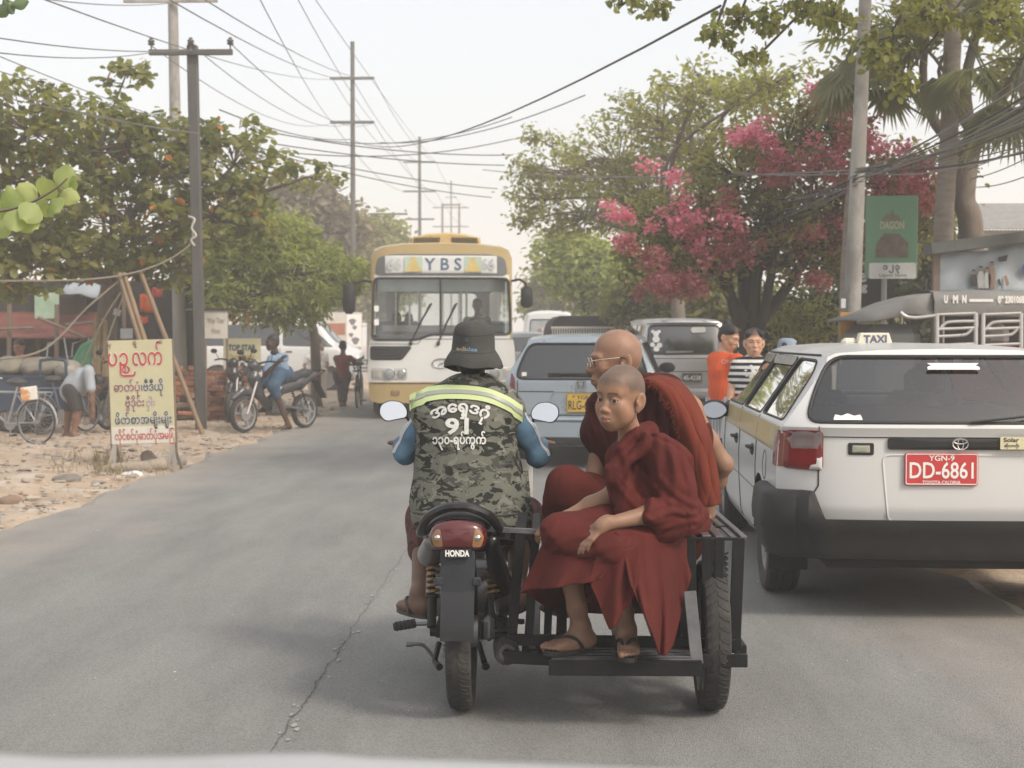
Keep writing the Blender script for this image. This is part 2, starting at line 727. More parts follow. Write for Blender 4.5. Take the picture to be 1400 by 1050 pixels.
def sdf_obj(fn,lo,hi,h,name,m,parent=None,colfn=None,boxes=(),margin=0.0):
 allv,allf,off=[],[],0
 def outside(Vv,bx):
  inn=np.zeros(len(Vv),bool)
  for l_,h_,_ in bx:
   inn|=((Vv>_n(l_)+0.002)&(Vv<_n(h_)-0.002)).all(1)
  return ~inn
 for j,(l_,h_,r_) in enumerate([(lo,hi,h)]+list(boxes)):
  v,f=surface(fn.near(l_,h_) if (j>0 and hasattr(fn,'near')) else fn,l_,h_,r_,margin=margin)
  if j==0 and boxes:
   ok=outside(v,boxes)
   f=f[ok[f].any(1)]
  if j>0:
   l2,h2=_n(l_),_n(h_)
  allv.append(v)
  allf.append(f+off)
  off+=len(v)
 v,f=np.concatenate(allv),np.concatenate(allf)
 used=np.unique(f)
 re=-np.ones(len(v),int)
 re[used]=np.arange(len(used))
 me=mesh_np(v[used],re[f])
 v=v[used]
 if colfn is not None:
  c=np.ones((len(v),4),dtype=np.float32)
  c[:,:3]=colfn(v)
  at_=me.attributes.new('col','FLOAT_COLOR','POINT')
  at_.data.foreach_set('color',c.ravel())
 me.name=name
 return link(me,name,m,parent,smooth=180)
def wig(P,f,seed=0.0):
 x,y,z=P[:,0]*f+seed,P[:,1]*f+seed*1.7,P[:,2]*f+seed*2.3
 return (np.sin(x*1.0+1.3*np.sin(y*1.1+0.7))+np.sin(y*1.2+1.1*np.sin(z*0.9+2.1))+np.sin(z*1.1+1.2*np.sin(x*1.05+4.0)))/3
ROAD_L,ROAD_R=-3.95,2.45
def road_mat():
 m=mat('asphalt',(0.212,0.211,0.203),rough=0.85,var=0.17,scale=1.6,bump=0.55,bscale=150,col2=(0.245,0.242,0.232),thr=0.52,soft=0.25,stretch=(1.6,0.35,1),spec=0.3)
 n,l=m.node_tree.nodes,m.node_tree.links
 b=n['Principled BSDF']
 src=b.inputs['Base Color'].links[0].from_socket
 tc=n.new('ShaderNodeTexCoord')
 v=n.new('ShaderNodeTexVoronoi')
 v.inputs['Scale'].default_value=130
 l.new(tc.outputs['Object'],v.inputs['Vector'])
 r=n.new('ShaderNodeMapRange')
 r.inputs['From Min'].default_value,r.inputs['From Max'].default_value=0.0,0.75
 r.inputs['To Min'].default_value,r.inputs['To Max'].default_value=1.26,0.80
 l.new(v.outputs['Distance'],r.inputs[0])
 s=n.new('ShaderNodeVectorMath')
 s.operation='SCALE'
 l.new(src,s.inputs[0])
 l.new(r.outputs[0],s.inputs['Scale'])
 src=s.outputs[0]
 t3=n.new('ShaderNodeTexNoise')
 t3.inputs['Scale'].default_value,t3.inputs['Detail'].default_value,t3.inputs['Roughness'].default_value=3.1,9,0.75
 mp3=n.new('ShaderNodeMapping')
 mp3.inputs['Scale'].default_value=(1.0,0.55,1)
 l.new(tc.outputs['Object'],mp3.inputs[0])
 l.new(mp3.outputs[0],t3.inputs['Vector'])
 r3=n.new('ShaderNodeMapRange')
 r3.inputs['From Min'].default_value,r3.inputs['From Max'].default_value,r3.inputs['To Max'].default_value=0.66,0.78,0.6
 l.new(t3.outputs[0],r3.inputs[0])
 m3=n.new('ShaderNodeMix')
 m3.data_type='RGBA'
 l.new(r3.outputs[0],m3.inputs[0])
 l.new(src,m3.inputs[6])
 m3.inputs[7].default_value=(0.34,0.333,0.318,1)
 src=m3.outputs[2]
 sx=n.new('ShaderNodeSeparateXYZ')
 l.new(tc.outputs['Object'],sx.inputs[0])
 tn=n.new('ShaderNodeTexNoise')
 tn.inputs['Scale'].default_value,tn.inputs['Detail'].default_value=1.3,7
 l.new(tc.outputs['Object'],tn.inputs['Vector'])
 ab=n.new('ShaderNodeMath')
 ab.operation='ABSOLUTE'
 off=n.new('ShaderNodeMath')
 off.operation='ADD'
 off.inputs[1].default_value=-(ROAD_L+ROAD_R)/2
 l.new(sx.outputs[0],off.inputs[0])
 l.new(off.outputs[0],ab.inputs[0])
 ad=n.new('ShaderNodeMath')
 ad.operation='MULTIPLY_ADD'
 ad.inputs[1].default_value=2.2
 l.new(tn.outputs[0],ad.inputs[0])
 l.new(ab.outputs[0],ad.inputs[2])
 r4=n.new('ShaderNodeMapRange')
 r4.inputs['From Min'].default_value,r4.inputs['From Max'].default_value,r4.inputs['To Max'].default_value=3.2,4.9,0.75
 l.new(ad.outputs[0],r4.inputs[0])
 m4=n.new('ShaderNodeMix')
 m4.data_type='RGBA'
 l.new(r4.outputs[0],m4.inputs[0])
 l.new(src,m4.inputs[6])
 m4.inputs[7].default_value=(0.36,0.315,0.265,1)
 l.new(m4.outputs[2],b.inputs['Base Color'])
 return m
DIRT=mat('dry earth',(0.375,0.29,0.212),rough=0.95,var=0.22,scale=2.2,bump=1.0,bscale=26,col2=(0.46,0.41,0.35),thr=0.5,soft=0.16,spec=0.2)
def gz(x,y):
 e=max(ROAD_L-x,x-ROAD_R)
 if e<0:
  return -0.06
 k=min(1,e/0.9)
 n_=0.035*math.sin(x*1.9+1.3*math.sin(y*0.8))+0.025*math.sin(y*2.3+x)+0.012*math.sin(x*7.1+2*math.sin(y*5.3))+0.01*math.sin(y*9.7+x*4.1)
 return -0.018+k*(0.025+n_*0.8)
def make_ground():
 xs=sorted(set([-90,-60,-40,-28,-20,-15]+[round(-12+i*0.16,3) for i in range(52)]+[-3.8,-3.5,-2,0,1.5,2.2,2.4]+[round(2.5+i*0.2,3) for i in range(30)]+[9,12,16,24,40,60,90]))
 ys=[-14,-8,-4,0,3]+[5+i*0.2 for i in range(150)]+[36+i*2 for i in range(20)]+[80,95,110,130,160,200,260,330]
 g=MB()
 g.add([(x,y,gz(x,y)) for x in xs for y in ys],[(i*len(ys)+j,(i+1)*len(ys)+j,(i+1)*len(ys)+j+1,i*len(ys)+j+1) for i in range(len(xs)-1) for j in range(len(ys)-1)])
 tag(g.build('ground',DIRT,smooth=180),kind='structure')
def make_road():
 g=MB()
 ys=[-12,-6,-2,0]+[2+i*0.35 for i in range(110)]+[42,46,52,60,70,85,105,130,170,220,300]
 def edge(y,s):
  return 0.07*math.sin(y*1.7+s)+0.05*math.sin(y*4.3+2*s)+0.035*math.sin(y*9.1+s)
 us=[0,0.02,0.25,0.5,0.75,0.98,1]
 vs=[]
 for y in ys:
  a,b=ROAD_L+edge(y,0.4),ROAD_R+edge(y,2.0)
  for k,u in enumerate(us):
   vs.append((a+(b-a)*u,y,-0.05 if k in (0,6) else 0.0))
 m_=len(us)
 g.add(vs,[(i*m_+j,i*m_+j+1,(i+1)*m_+j+1,(i+1)*m_+j) for i in range(len(ys)-1) for j in range(m_-1)])
 road=g.build('road',road_mat(),smooth=20)
 tag(road,kind='structure')
 j=MB()
 rr=random.Random(3)
 vs,y,x=[],2.5,-0.90
 while y<60:
  x+=rr.uniform(-0.008,0.008)+(-0.90-x)*0.25
  wd=max(0.0012,rr.gauss(0.0017,0.0014))*(1.0 if y<6.5 else 0.55)
  vs+=[(x-wd,y,0.004),(x+wd,y,0.004)]
  y+=0.035 if y<12 else 0.3
 n_=len(vs)//2
 j.add(vs,[(2*i,2*i+1,2*i+3,2*i+2) for i in range(n_-1)])
 jo=j.build('road_joint',mat('joint grime',(0.085,0.082,0.077),rough=0.95,var=0.3,scale=20),smooth=0)
 tag(jo,kind='structure')
 k=MB()
 for i in range(45):
  y=rr.uniform(3.4,9)
  a,b,s_=-0.90+rr.choice((-1,1))*rr.uniform(0.012,0.035),y,rr.uniform(0.004,0.013)
  n5=rr.randint(4,6)
  k.add([(a+s_*rr.uniform(0.5,1.2)*math.cos(q/n5*6.283),b+2.4*s_*rr.uniform(0.5,1.2)*math.sin(q/n5*6.283),0.0035) for q in range(n5)],[tuple(range(n5))])
 ko=k.build('joint_chips',mat('chipped concrete',(0.29,0.283,0.268),rough=0.95,var=0.2),smooth=0)
 tag(ko,kind='structure')
 for yy in (9.6,16.6):
  c=MB()
  vs=[]
  for i in range(60):
   x=ROAD_L+0.1+i*(ROAD_R-ROAD_L-0.2)/59
   q=yy+rr.uniform(-0.012,0.012)
   vs+=[(x,q-0.002,0.0032),(x,q+0.002,0.0032)]
  c.add(vs,[(2*i,2*i+2,2*i+3,2*i+1) for i in range(59)])
  tag(c.build('road_joint',mat('filled joint',(0.15,0.14,0.13),rough=0.9),smooth=0),kind='structure')
make_ground()
make_road()
hz=bpy.data.materials.new('dusty air')
hz.use_nodes= True
hn,hl=hz.node_tree.nodes,hz.node_tree.links
hn.clear()
ho=hn.new('ShaderNodeOutputMaterial')
pv=hn.new('ShaderNodeVolumePrincipled')
pv.inputs['Color'].default_value=(0.99,0.975,0.955,1)
pv.inputs['Density'].default_value=0.0042
pv.inputs['Anisotropy'].default_value=0.0
hl.new(pv.outputs[0],ho.inputs['Volume'])
hb=MB().box((0,155,7.5),(200,360,17.4),bev=0)
haze=hb.build('haze',hz,smooth=0)
tag(haze,kind='stuff')
haze.display_type='WIRE'
def make_verge_litter():
 rr=random.Random(11)
 for nm,m_,cnt,s0,s1 in (('gravel',mat('stones',(0.36,0.29,0.23),rough=0.95,var=0.3,scale=3),2600,0.006,0.028),('dry_leaf_litter',mat('leaf litter',(0.17,0.115,0.07),rough=0.9,var=0.4,scale=4),1500,0.015,0.05)):
  g=MB()
  for i in range(cnt):
   y=9+22*rr.random()**1.5
   x=ROAD_L-0.02-6.5*rr.random()**1.4
   z=gz(x,y)
   s_=rr.uniform(s0,s1)*(1 if y<16 else 1.3)
   a=rr.uniform(0,6.28)
   if nm=='gravel':
    R=Matrix.Rotation(a,3,'Z')
    p=[R@Vector((s_*rr.uniform(0.7,1.3)*c_,s_*rr.uniform(0.6,1.2)*d_,0))+Vector((x,y,z)) for c_,d_ in ((-1,-1),(1,-1),(1,1),(-1,1))]
    t_=Vector((x+rr.uniform(-.3,.3)*s_,y+rr.uniform(-.3,.3)*s_,z+s_*rr.uniform(0.5,1.0)))
    g.add(p+[t_],[(0,1,4),(1,2,4),(2,3,4),(3,0,4)])
   else:
    R=Matrix.Rotation(a,3,'Z')@Matrix.Rotation(rr.uniform(-.5,.5),3,'X')
    p=[R@Vector((s_*c_,s_*d_,e_*s_))+Vector((x,y,z+0.4*s_)) for c_,d_,e_ in ((-1,0,.1),(0,-.5,0),(1,0,.15),(0,.5,0))]
    g.add(p,[(0,1,2),(0,2,3)])
  tag(g.build(nm,m_,smooth=0),kind='stuff')
make_verge_litter()
def make_road_grit():
 rr=random.Random(31)
 g=MB()
 for i in range(520):
  y=3.6+10*rr.random()**1.4
  x=rr.uniform(ROAD_L+.1,ROAD_R-.1)
  s_=rr.uniform(.002,.0055)*(1.8 if rr.random()<.05 else 1)
  g.add([(x-s_,y,.001),(x,y-s_,.001),(x+s_*rr.uniform(.6,1.4),y,.001),(x,y+s_*rr.uniform(.6,1.4),.001),(x,y,s_*.8)],[(0,1,4),(1,2,4),(2,3,4),(3,0,4)])
 tag(g.build('road_gravel',mat('pale grit',(.36,.345,.32),rough=.95,var=.5,scale=3),smooth=0),kind='stuff')
make_road_grit()
def make_rubble():
 rr=random.Random(23)
 g=MB()
 for i in range(520):
  y=9.5+11*rr.random()**1.2
  x=ROAD_L-.05-4.5*rr.random()**1.3
  s_=rr.uniform(.015,.05)*(1.6 if rr.random()<.12 else 1)
  R=Matrix.Rotation(rr.uniform(0,6.28),3,'Z')@Matrix.Rotation(rr.uniform(-.4,.4),3,'X')
  g.box((x,y,gz(x,y)+s_*.2),(s_*2*rr.uniform(.7,1.5),s_*1.4,s_*rr.uniform(.5,1)),R,s_*.3)
 tag(g.build('rubble',mat('rubble',(.30,.265,.225),rough=.95,var=.4,scale=2.5,bump=.5),smooth=30),kind='stuff')
make_rubble()
BLACKPL=mat('black plastic',(0.020,0.0205,0.0205),rough=0.6,var=0.25,scale=9,bump=0.15,bscale=300,col2=(0.05,0.047,0.044),thr=0.58,soft=0.3,spec=.3)
RUBBER=mat('tyre rubber',(0.030,0.029,0.028),rough=0.85,var=0.2,scale=12,col2=(0.10,0.088,0.075),thr=0.52,soft=0.3)
SEAL=mat('window seal',(0.015,0.015,0.016),rough=0.6,var=0.1)
STEELRIM=mat('wheel metal',(0.30,0.30,0.30),rough=0.4,metal=0.7,var=0.2)
CHROME=mat('chrome',(0.62,0.62,0.62),rough=0.16,metal=1.0,var=0.05)
MIRROR=mat('mirror glass',(0.66,0.67,0.68),rough=0.03,metal=1.0,var=0.0)
REDLENS=mat('red lens',(0.17,0.013,0.013),rough=0.16,var=0.15,coat=0.6)
AMBER=mat('amber lens',(0.62,0.30,0.10),rough=0.2,var=0.1,coat=0.5)
WHITELENS=mat('clear lens',(0.62,0.62,0.60),rough=0.12,var=0.1,coat=0.6)
DARKIN=mat('dark cabin',(0.022,0.022,0.024),rough=0.85,var=0.2)
SEATM=mat('seat cloth',(0.06,0.062,0.068),rough=0.9,var=0.2)
WHITEPT=mat('white paint',(0.60,0.605,0.60),rough=0.30,var=0.035,scale=1.5,coat=0.35,col2=(0.48,0.47,0.44),thr=0.60,soft=0.35)
TINT=glass('tinted glass',(0.30,0.32,0.33))
CLEAR=glass('clear glass',(0.72,0.76,0.75))
DARKGLASS=mat('dark glass',(0.012,0.014,0.016),rough=0.03,var=0.0,spec=0.9,coat=0.6)
PLATE_R=mat('plate red',(0.50,0.045,0.045),rough=0.45,var=0.08)
PLATE_Y=mat('plate yellow',(0.66,0.42,0.07),rough=0.45,var=0.08)
PLATE_K=mat('plate black',(0.03,0.03,0.03),rough=0.45,var=0.08)
INK_W=mat('white lettering',(0.78,0.77,0.74),rough=0.5,var=0.05)
INK_K=mat('black lettering',(0.02,0.02,0.022),rough=0.5,var=0.05)
def lerp(a,b,t):
 return a+(b-a)*t
def interp(tab,y):
 if y<=tab[0][0]:
  return tab[0][1:]
 for a,b in zip(tab,tab[1:]):
  if y<=b[0]:
   t=(y-a[0])/(b[0]-a[0])
   t=t*t*(3-2*t)*0.5+t*0.5
   return tuple(lerp(p,q,t) for p,q in zip(a[1:],b[1:]))
 return tab[-1][1:]
class Shell:
 def __init__(s,st,near,far,crown=0.03,ny=80,ncap=44,edge_r=0.06,dens=4):
  y0,y1=st[0][0],st[-1][0]
  tt=np.linspace(0,1,ny)
  Vs,sec_n=[],None
  for t in tt:
   y=y0+(y1-y0)*t
   w_,zb,zl,zt,wt=interp(st,y)
   zl=min(zl,zt-0.05)
   er=min(edge_r,(zt-zl)*0.45)
   P=[(0,zb),(0.55*w_,zb),(0.86*w_,zb),(0.955*w_,zb+0.03),(0.985*w_,zb+0.10),(w_,lerp(zb,zl,.42)),(w_*1.002,lerp(zb,zl,.62)),(w_*0.992,lerp(zb,zl,.86)),(w_*.975,zl)]
   xa,za=w_*.962,zl+0.02
   for q in (0.0,0.33,0.66,1.0):
    P.append((lerp(xa,wt,q),lerp(za,zt-er,q)))
   P+=[(wt-er*.28,zt-er*.32),(wt-er*1.0,zt),(wt*.55,zt+crown*.7),(0,zt+crown)]
   Q=[]
   for i in range(len(P)-1):
    nd=dens if 2<i<len(P)-2 else dens+2
    nd=7 if i in (9,10,11) else nd
    for k in range(nd):
     Q.append((lerp(P[i][0],P[i+1][0],k/nd),lerp(P[i][1],P[i+1][1],k/nd)))
   Q.append(P[-1])
   sec_n=len(Q)
   row=[]
   for x,z in Q:
    yy=lerp(near(x,z),far(x,z),t)
    row.append((x,yy,z))
   Vs.append(row)
  A=np.array(Vs)
  m=sec_n
  L=A.copy()
  L[:,:,0]*=-1
  full=np.concatenate([A,L[:,-2:0:-1]],1)
  M_=full.shape[1]
  v=full.reshape(-1,3)
  f=[]
  for i in range(ny-1):
   for j in range(M_):
    j2=(j+1)%M_
    f.append((i*M_+j,i*M_+j2,(i+1)*M_+j2,(i+1)*M_+j))
  v=list(map(tuple,v))
  s.n_side=len(f)
  for end,i,fn in ((0,0,near),(1,ny-1,far)):
   rows=[]
   for j in range(m):
    R_,L_=i*M_+j,i*M_+((M_-j)%M_)
    x,z=full[i,j,0],full[i,j,2]
    if j in (0,m-1):
     rows.append([R_]*(ncap+1))
     continue
    row=[L_]
    for k in range(1,ncap):
     xx=-x+2*x*k/ncap
     row.append(len(v))
     v.append((xx,fn(xx,z),z))
    row.append(R_)
    rows.append(row)
   for j in range(m-1):
    for k in range(ncap):
     q=[rows[j][k],rows[j][k+1],rows[j+1][k+1],rows[j+1][k]]
     if end:
      q=q[::-1]
     o=[]
     for a in q:
      if a not in o:
       o.append(a)
     if len(o)>=3:
      f.append(tuple(o))
  s.v,s.f=v,f
  s.orig=BVHTree.FromPolygons([Vector(p) for p in v],f)
 def cut(s,sd,axis,side,xmin=0.25):
  ia=(1,2) if axis==0 else (0,2)
  VA=np.array(s.v)
  c3=np.array([VA[list(f)].mean(0) for f in s.f]) if getattr(s,'c3',None) is None else s.c3
  ins=sd(c3[:,ia[0]],c3[:,ia[1]])<0
  ins&=(c3[:,0]*side>xmin) if axis==0 else side(c3.T)
  gone=[f for f,g in zip(s.f,ins) if g]
  keep=[f for f,g in zip(s.f,ins) if not g]
  s.c3=c3[~ins]
  bv={i for f in gone for i in f}&{i for f in keep for i in f}
  bl=sorted(bv)
  Q=VA[bl]
  for _ in range(3):
   A_,B_=Q[:,ia[0]],Q[:,ia[1]]
   d,e=sd(A_,B_),1e-4
   ga,gb=(sd(A_+e,B_)-d)/e,(sd(A_,B_+e)-d)/e
   g2=ga*ga+gb*gb
   st=np.where(g2>1e-6,d/np.maximum(g2,1e-6),0)
   Q[:,ia[0]]-=st*ga
   Q[:,ia[1]]-=st*gb
  for i,p in zip(bl,Q.tolist()):
   if axis==0:
    h=s.orig.ray_cast(Vector((side*5,p[1],p[2])),Vector((-side,0,0)))
    if h[0] is not None and abs(h[0].x-p[0])<0.12:
     p[0]=h[0].x
   else:
    h=s.orig.ray_cast(Vector((p[0],-8,p[2])),Vector((0,1,0)))
    if h[0] is not None and abs(h[0].y-p[1])<0.2:
     p[1]=h[0].y
   s.v[i]=tuple(p)
  s.f=keep
  mb=MB()
  used=sorted({i for f in gone for i in f})
  re={a:b for b,a in enumerate(used)}
  cen=np.mean([s.v[i] for i in used],0) if used else np.zeros(3)
  off=np.array((-side*0.008,0,0)) if axis==0 else np.array((0,0.008,0))
  mb.add([np.array(s.v[i])+off for i in used],[tuple(re[i] for i in f) for f in gone])
  return mb
 def hit_side(s,y,z,side):
  h=s.orig.ray_cast(Vector((side*5,y,z)),Vector((-side,0,0)))
  return h[0] if h[0] is not None else Vector((side*.8,y,z))
 def hit_near(s,x,z):
  h=s.orig.ray_cast(Vector((x,-8,z)),Vector((0,1,0)))
  return h[0] if h[0] is not None else Vector((x,0,z))
 def rim(s,outline,axis,side,r=0.008,mb=None,off=0.0):
  mb=mb or MB()
  pts=[]
  for a,b in outline:
   pts.append(s.hit_side(a,b,side)+Vector((side*off,0,0)) if axis==0 else s.hit_near(a,b)+Vector((0,-off,0)))
  return mb.tube(pts,r,6,closed=True)
 def patch(s,outline,off=0.004,thick=None,axis=1,side=1):
  xs,zs=[p[0] for p in outline],[p[1] for p in outline]
  cx,cz=sum(xs)/len(xs),sum(zs)/len(zs)
  mb=MB()
  n=len(outline)
  rings=[]
  def H(a,b,o):
   if axis==1:
    return s.hit_near(a,b)+Vector((0,-o,0))
   return s.hit_side(a,b,side)+Vector((side*o,0,0))
  e=min(max(xs)-min(xs),max(zs)-min(zs))
  k1=max(0.5,1-2*off/max(e,1e-3))
  for k,o in ((1.0,-0.004),(1.0,off*0.6),(k1,off))+tuple((k1*q,off) for q in (0.7,0.4)):
   rings.append([H(cx+(x-cx)*k,cz+(z-cz)*k,o) for x,z in outline])
  vs=[p for r_ in rings for p in r_]+[H(cx,cz,off)]
  fs=[]
  for k in range(len(rings)-1):
   for i in range(n):
    j=(i+1)%n
    fs.append((k*n+i,k*n+j,(k+1)*n+j,(k+1)*n+i))
  L_=(len(rings)-1)*n
  for i in range(n):
   fs.append((L_+i,L_+(i+1)%n,len(vs)-1))
  return mb.add(vs,fs)
 def build(s,name,m,parent,smooth=28):
  mb=MB()
  mb.v,mb.f=list(s.v),list(s.f)
  return mb.build(name,m,parent,smooth)
def poly_sd(poly,r=0.0):
 P=np.array(poly,float)
 Q=np.roll(P,-1,0)
 def f(x,y):
  x,y=np.broadcast_arrays(np.asarray(x,float),np.asarray(y,float))
  q=np.stack([x.ravel(),y.ravel()],1)
  d,ins=np.full(len(q),1e9),np.zeros(len(q),bool)
  for a,b in zip(P,Q):
   e,w_=b-a,q-a
   t=np.clip((w_@e)/max(1e-12,e@e),0,1)
   d=np.minimum(d,nrm(w_-t[:,None]*e))
   if a[1]!=b[1]:
    c=((a[1]>q[:,1])!=(b[1]>q[:,1]))&(q[:,0]<(b[0]-a[0])*(q[:,1]-a[1])/(b[1]-a[1])+a[0])
    ins^=c
  r_=np.where(ins,-d,d)-r
  return r_.reshape(x.shape) if x.shape else float(r_[0])
 return f
def round_poly(poly,r=0.05,n=4):
 out,m=[],len(poly)
 for i in range(m):
  p0,p1,p2=Vector(poly[i-1]),Vector(poly[i]),Vector(poly[(i+1)%m])
  a,b=(p0-p1),(p2-p1)
  q=min(r,a.length*.45,b.length*.45)
  s0,s1=p1+a.normalized()*q,p1+b.normalized()*q
  for k in range(n+1):
   t=k/n
   out.append(tuple((1-t)**2*s0+2*t*(1-t)*p1+t*t*s1))
 return out
def dense(outline,step=0.05):
 out,n=[],len(outline)
 for i in range(n):
  a,b=Vector(outline[i]),Vector(outline[(i+1)%n])
  k=max(1,int((b-a).length/step))
  out+=[tuple(a+(b-a)*(j/k)) for j in range(k)]
 return out
def wheel(parent,c,r=0.29,w_=0.17,side=-1,spokes=5,hubcap=True,rimmat=None):
 mb=MB()
 ri=r*0.64
 mb.lathe([(0.001,side*w_*.30),(ri*.25,side*w_*.32),(ri*.3,side*w_*.24),(ri*.86,side*w_*.22),(ri*.92,side*w_*.36),(ri,side*w_*.40),(ri,-side*w_*.4),(ri*.9,-side*w_*.38),(ri*.85,0),(0.001,0)],28,c,(1,0,0))
 for k in range(spokes*2):
  a=2*PI*k/(spokes*2)
  d=Vector((0,math.cos(a),math.sin(a)))
  mb.bar(Vector(c)+Vector((side*w_*.25,0,0))+d*ri*.3,Vector(c)+Vector((side*w_*.27,0,0))+d*ri*.88,ri*.16,.02,(1,0,0))
 rim=mb.build('wheel',rimmat or STEELRIM,parent)
 t=MB()
 h=w_/2
 prof=[(ri,-h*.82),(r*.8,-h*.98),(r*.93,-h*.96),(r*.985,-h*.78)]
 for g in (-.45,-.12,.2,.5):
  prof+=[(r,h*(g-.12)),(r,h*g),(r*.975,h*(g+.02)),(r*.975,h*(g+.08)),(r,h*(g+.1))]
 prof+=[(r*.985,h*.78),(r*.93,h*.96),(r*.8,h*.98),(ri,h*.82)]
 t.lathe(prof,40,c,(1,0,0))
 t.build('tyre',RUBBER,rim,smooth=30)
 return rim
def plate(parent,c,w_,h,m,lines,ink,nrm=(0,-1,0),name='number_plate'):
 Mx=face_cam(c,nrm)
 mb=MB()
 mb.prism(rrect(-w_/2,-h/2,w_/2,h/2,0.012),-0.006,0.003,Mx,bev=0.002)
 p=mb.build(name,m,parent,smooth=30)
 t=MB()
 for txt,hh,dy,ww in lines:
  text_on(t,txt,hh*1.38,Mx@Matrix.Translation((0,dy-hh*.48,0.0045)),bold=0.02*hh,width=ww)
 fr=rrect(-w_/2+.006,-h/2+.006,w_/2-.006,h/2-.006,0.008)
 t.tube([Mx@Vector((x,y,.003)) for x,y in fr],.0022,4,closed=True)
 t.build('lettering',ink,p,smooth=0)
 return p
def make_taxi():
 T=thing('taxi','white estate taxi with an ochre side band and red number plate, right of the sidecar','taxi',(1.965,7.0,0),math.radians(-2.0))
 W=0.845
 def near(x,z):
  a=abs(x)/W
  c_=0.125*a**5+0.02*a*a
  if z>0.93:
   q=(z-0.93)/0.40
   c_+=0.30*q**1.15-0.02
  elif z>0.88:
   c_+=-0.02*(z-0.88)/0.05
  elif z<0.50:
   c_+=0.02
  return c_
 def far(x,z):
  a=abs(x)/W
  return 4.40-0.22*a**3-(0.05 if z>.5 else 0)
 st=[(0,.845,.30,.92,1.285,.60),(.25,.848,.29,.925,1.292,.60),(0.9,.85,.24,.93,1.31,.615),(2.0,.85,.22,.935,1.312,.62),(2.7,.85,.22,.93,1.29,.60),(3.02,.85,.22,.92,1.17,.62),(3.42,.84,.22,.90,.955,.70),(3.9,.82,.24,.84,.86,.68),(4.4,.76,.30,.70,.74,.60)]
 S=Shell(st,near,far,crown=.022,ny=110)
 rear=round_poly([(-.715,.955),(.715,.955),(.665,1.10),(.575,1.268),(-.575,1.268),(-.665,1.10)],.10,5)
 gl=[S.cut(poly_sd(rear),1,lambda c:c[1]<0.5)]
 sides={}
 q_win=round_poly([(.20,.955),(1.00,.955),(1.00,1.25),(.52,1.245),(.36,1.18)],.05)
 r_win=round_poly([(1.07,.95),(1.93,.95),(1.93,1.258),(1.07,1.252)],.04)
 f_win=round_poly([(2.0,.95),(3.18,.94),(2.66,1.235),(2.0,1.258)],.04)
 cuts=[]
 for sd in (-1,1):
  for o in (q_win,r_win,f_win):
   cuts.append((S.cut(poly_sd(o),0,sd),o,sd))
  for yc in (.86,3.44):
   S.cut(lambda a,b,yc=yc:np.hypot(np.asarray(a)-yc,np.asarray(b)-.30)-.335,0,sd,-9)
 fw=S.cut(poly_sd(round_poly([(-.66,.985),(.66,.985),(.55,1.235),(-.55,1.235)],.06)),1,lambda c:(c[1]>2.55)&(c[1]<3.7))
 body=S.build('body',WHITEPT,T)
 fw.build('windscreen',CLEAR,body)
 w_=gl[0].build('rear_window',glass('taxi rear glass',(.42,.44,.45)),body)
 S.rim(dense(rear),1,1,.009).build('window_seal',SEAL,w_)
 for g,o,sd in cuts:
  sw=g.build('side_window',TINT,body)
  S.rim(dense(o),0,sd,.007).build('window_seal',SEAL,sw)
 gt=MB()
 for sd in (-1,1):
  gt.tube([S.hit_side(y,1.272,sd)+Vector((sd*.004,0,0)) for y in np.linspace(.45,2.6,20)],.006,5)
 gt.build('roof_gutter',SEAL,body)
 vis=MB()
 for y0,y1 in ((1.05,1.95),(1.99,2.7)):
  a=[S.hit_side(y,1.26,-1)+Vector((-.012,0,0)) for y in np.linspace(y0,y1,9)]
  b=[p+Vector((-.022,0,-.05)) for p in a]
  vis.add(a+b,[(i,i+1,10+i,9+i) for i in range(8)])
 vis.build('wind_deflector',mat('smoked plastic',(.03,.03,.03),rough=.2),T)
 band=mat('ochre band',(.47,.35,.16),rough=.35,var=.08,coat=.3,col2=(.58,.47,.30),thr=.56,soft=.12)
 for sd in (-1,1):
  o=dense([(.17,.80),(3.0,.80),(3.05,.925),(.17,.925)],.08)
  S.patch(o,.0035,axis=0,side=sd).build('ochre_band',band,body,smooth=50)
 gp=MB()
 for y in (1.035,1.965,3.02):
  gp.tube([S.hit_side(y+(.06 if z>.8 else 0)*(z-.8),z,-1) for z in np.linspace(.28,.94,16)],.0045,4)
 gp.tube([S.hit_side(y,.275,-1) for y in np.linspace(1.2,3.0,20)],.005,4)
 gp.tube([S.hit_side(y,.52+.01*math.sin(y),-1)+Vector((.001,0,0)) for y in np.linspace(1.0,3.1,20)],.004,4)
 gp.build('door_gap',SEAL,body)
 for y in (1.22,2.15):
  h=MB()
  c=S.hit_side(y,.735,-1)
  h.ell(c,(.016,.075,.034))
  h.tube([c+V(-.012,-.07,.012),c+V(-.03,-.03,.016),c+V(-.03,.03,.016),c+V(-.012,.07,.012)],.010,6)
  h.build('door_handle',BLACKPL,body)
 fl=MB()
 fl.tube([S.hit_side(.62+.075*math.cos(a),.70+.075*math.sin(a),-1) for a in np.linspace(0,6.28,24)[:-1]],.003,4,closed=True)
 fl.build('fuel_flap',SEAL,body)
 sm=MB()
 sm.tube([S.hit_near(-.655-.02*(z<.62),z) for z in np.linspace(.47,.935,14)],.0045,4)
 sm.tube([S.hit_near(.655+.02*(z<.62),z) for z in np.linspace(.47,.935,14)],.0045,4)
 sm.tube([S.hit_near(x,.47) for x in np.linspace(-.66,.66,30)],.0045,4)
 sm.tube([S.hit_near(x,.885) for x in np.linspace(-.66,.66,30)],.003,4)
 sm.build('tailgate_seam',SEAL,body)
 rc=MB()
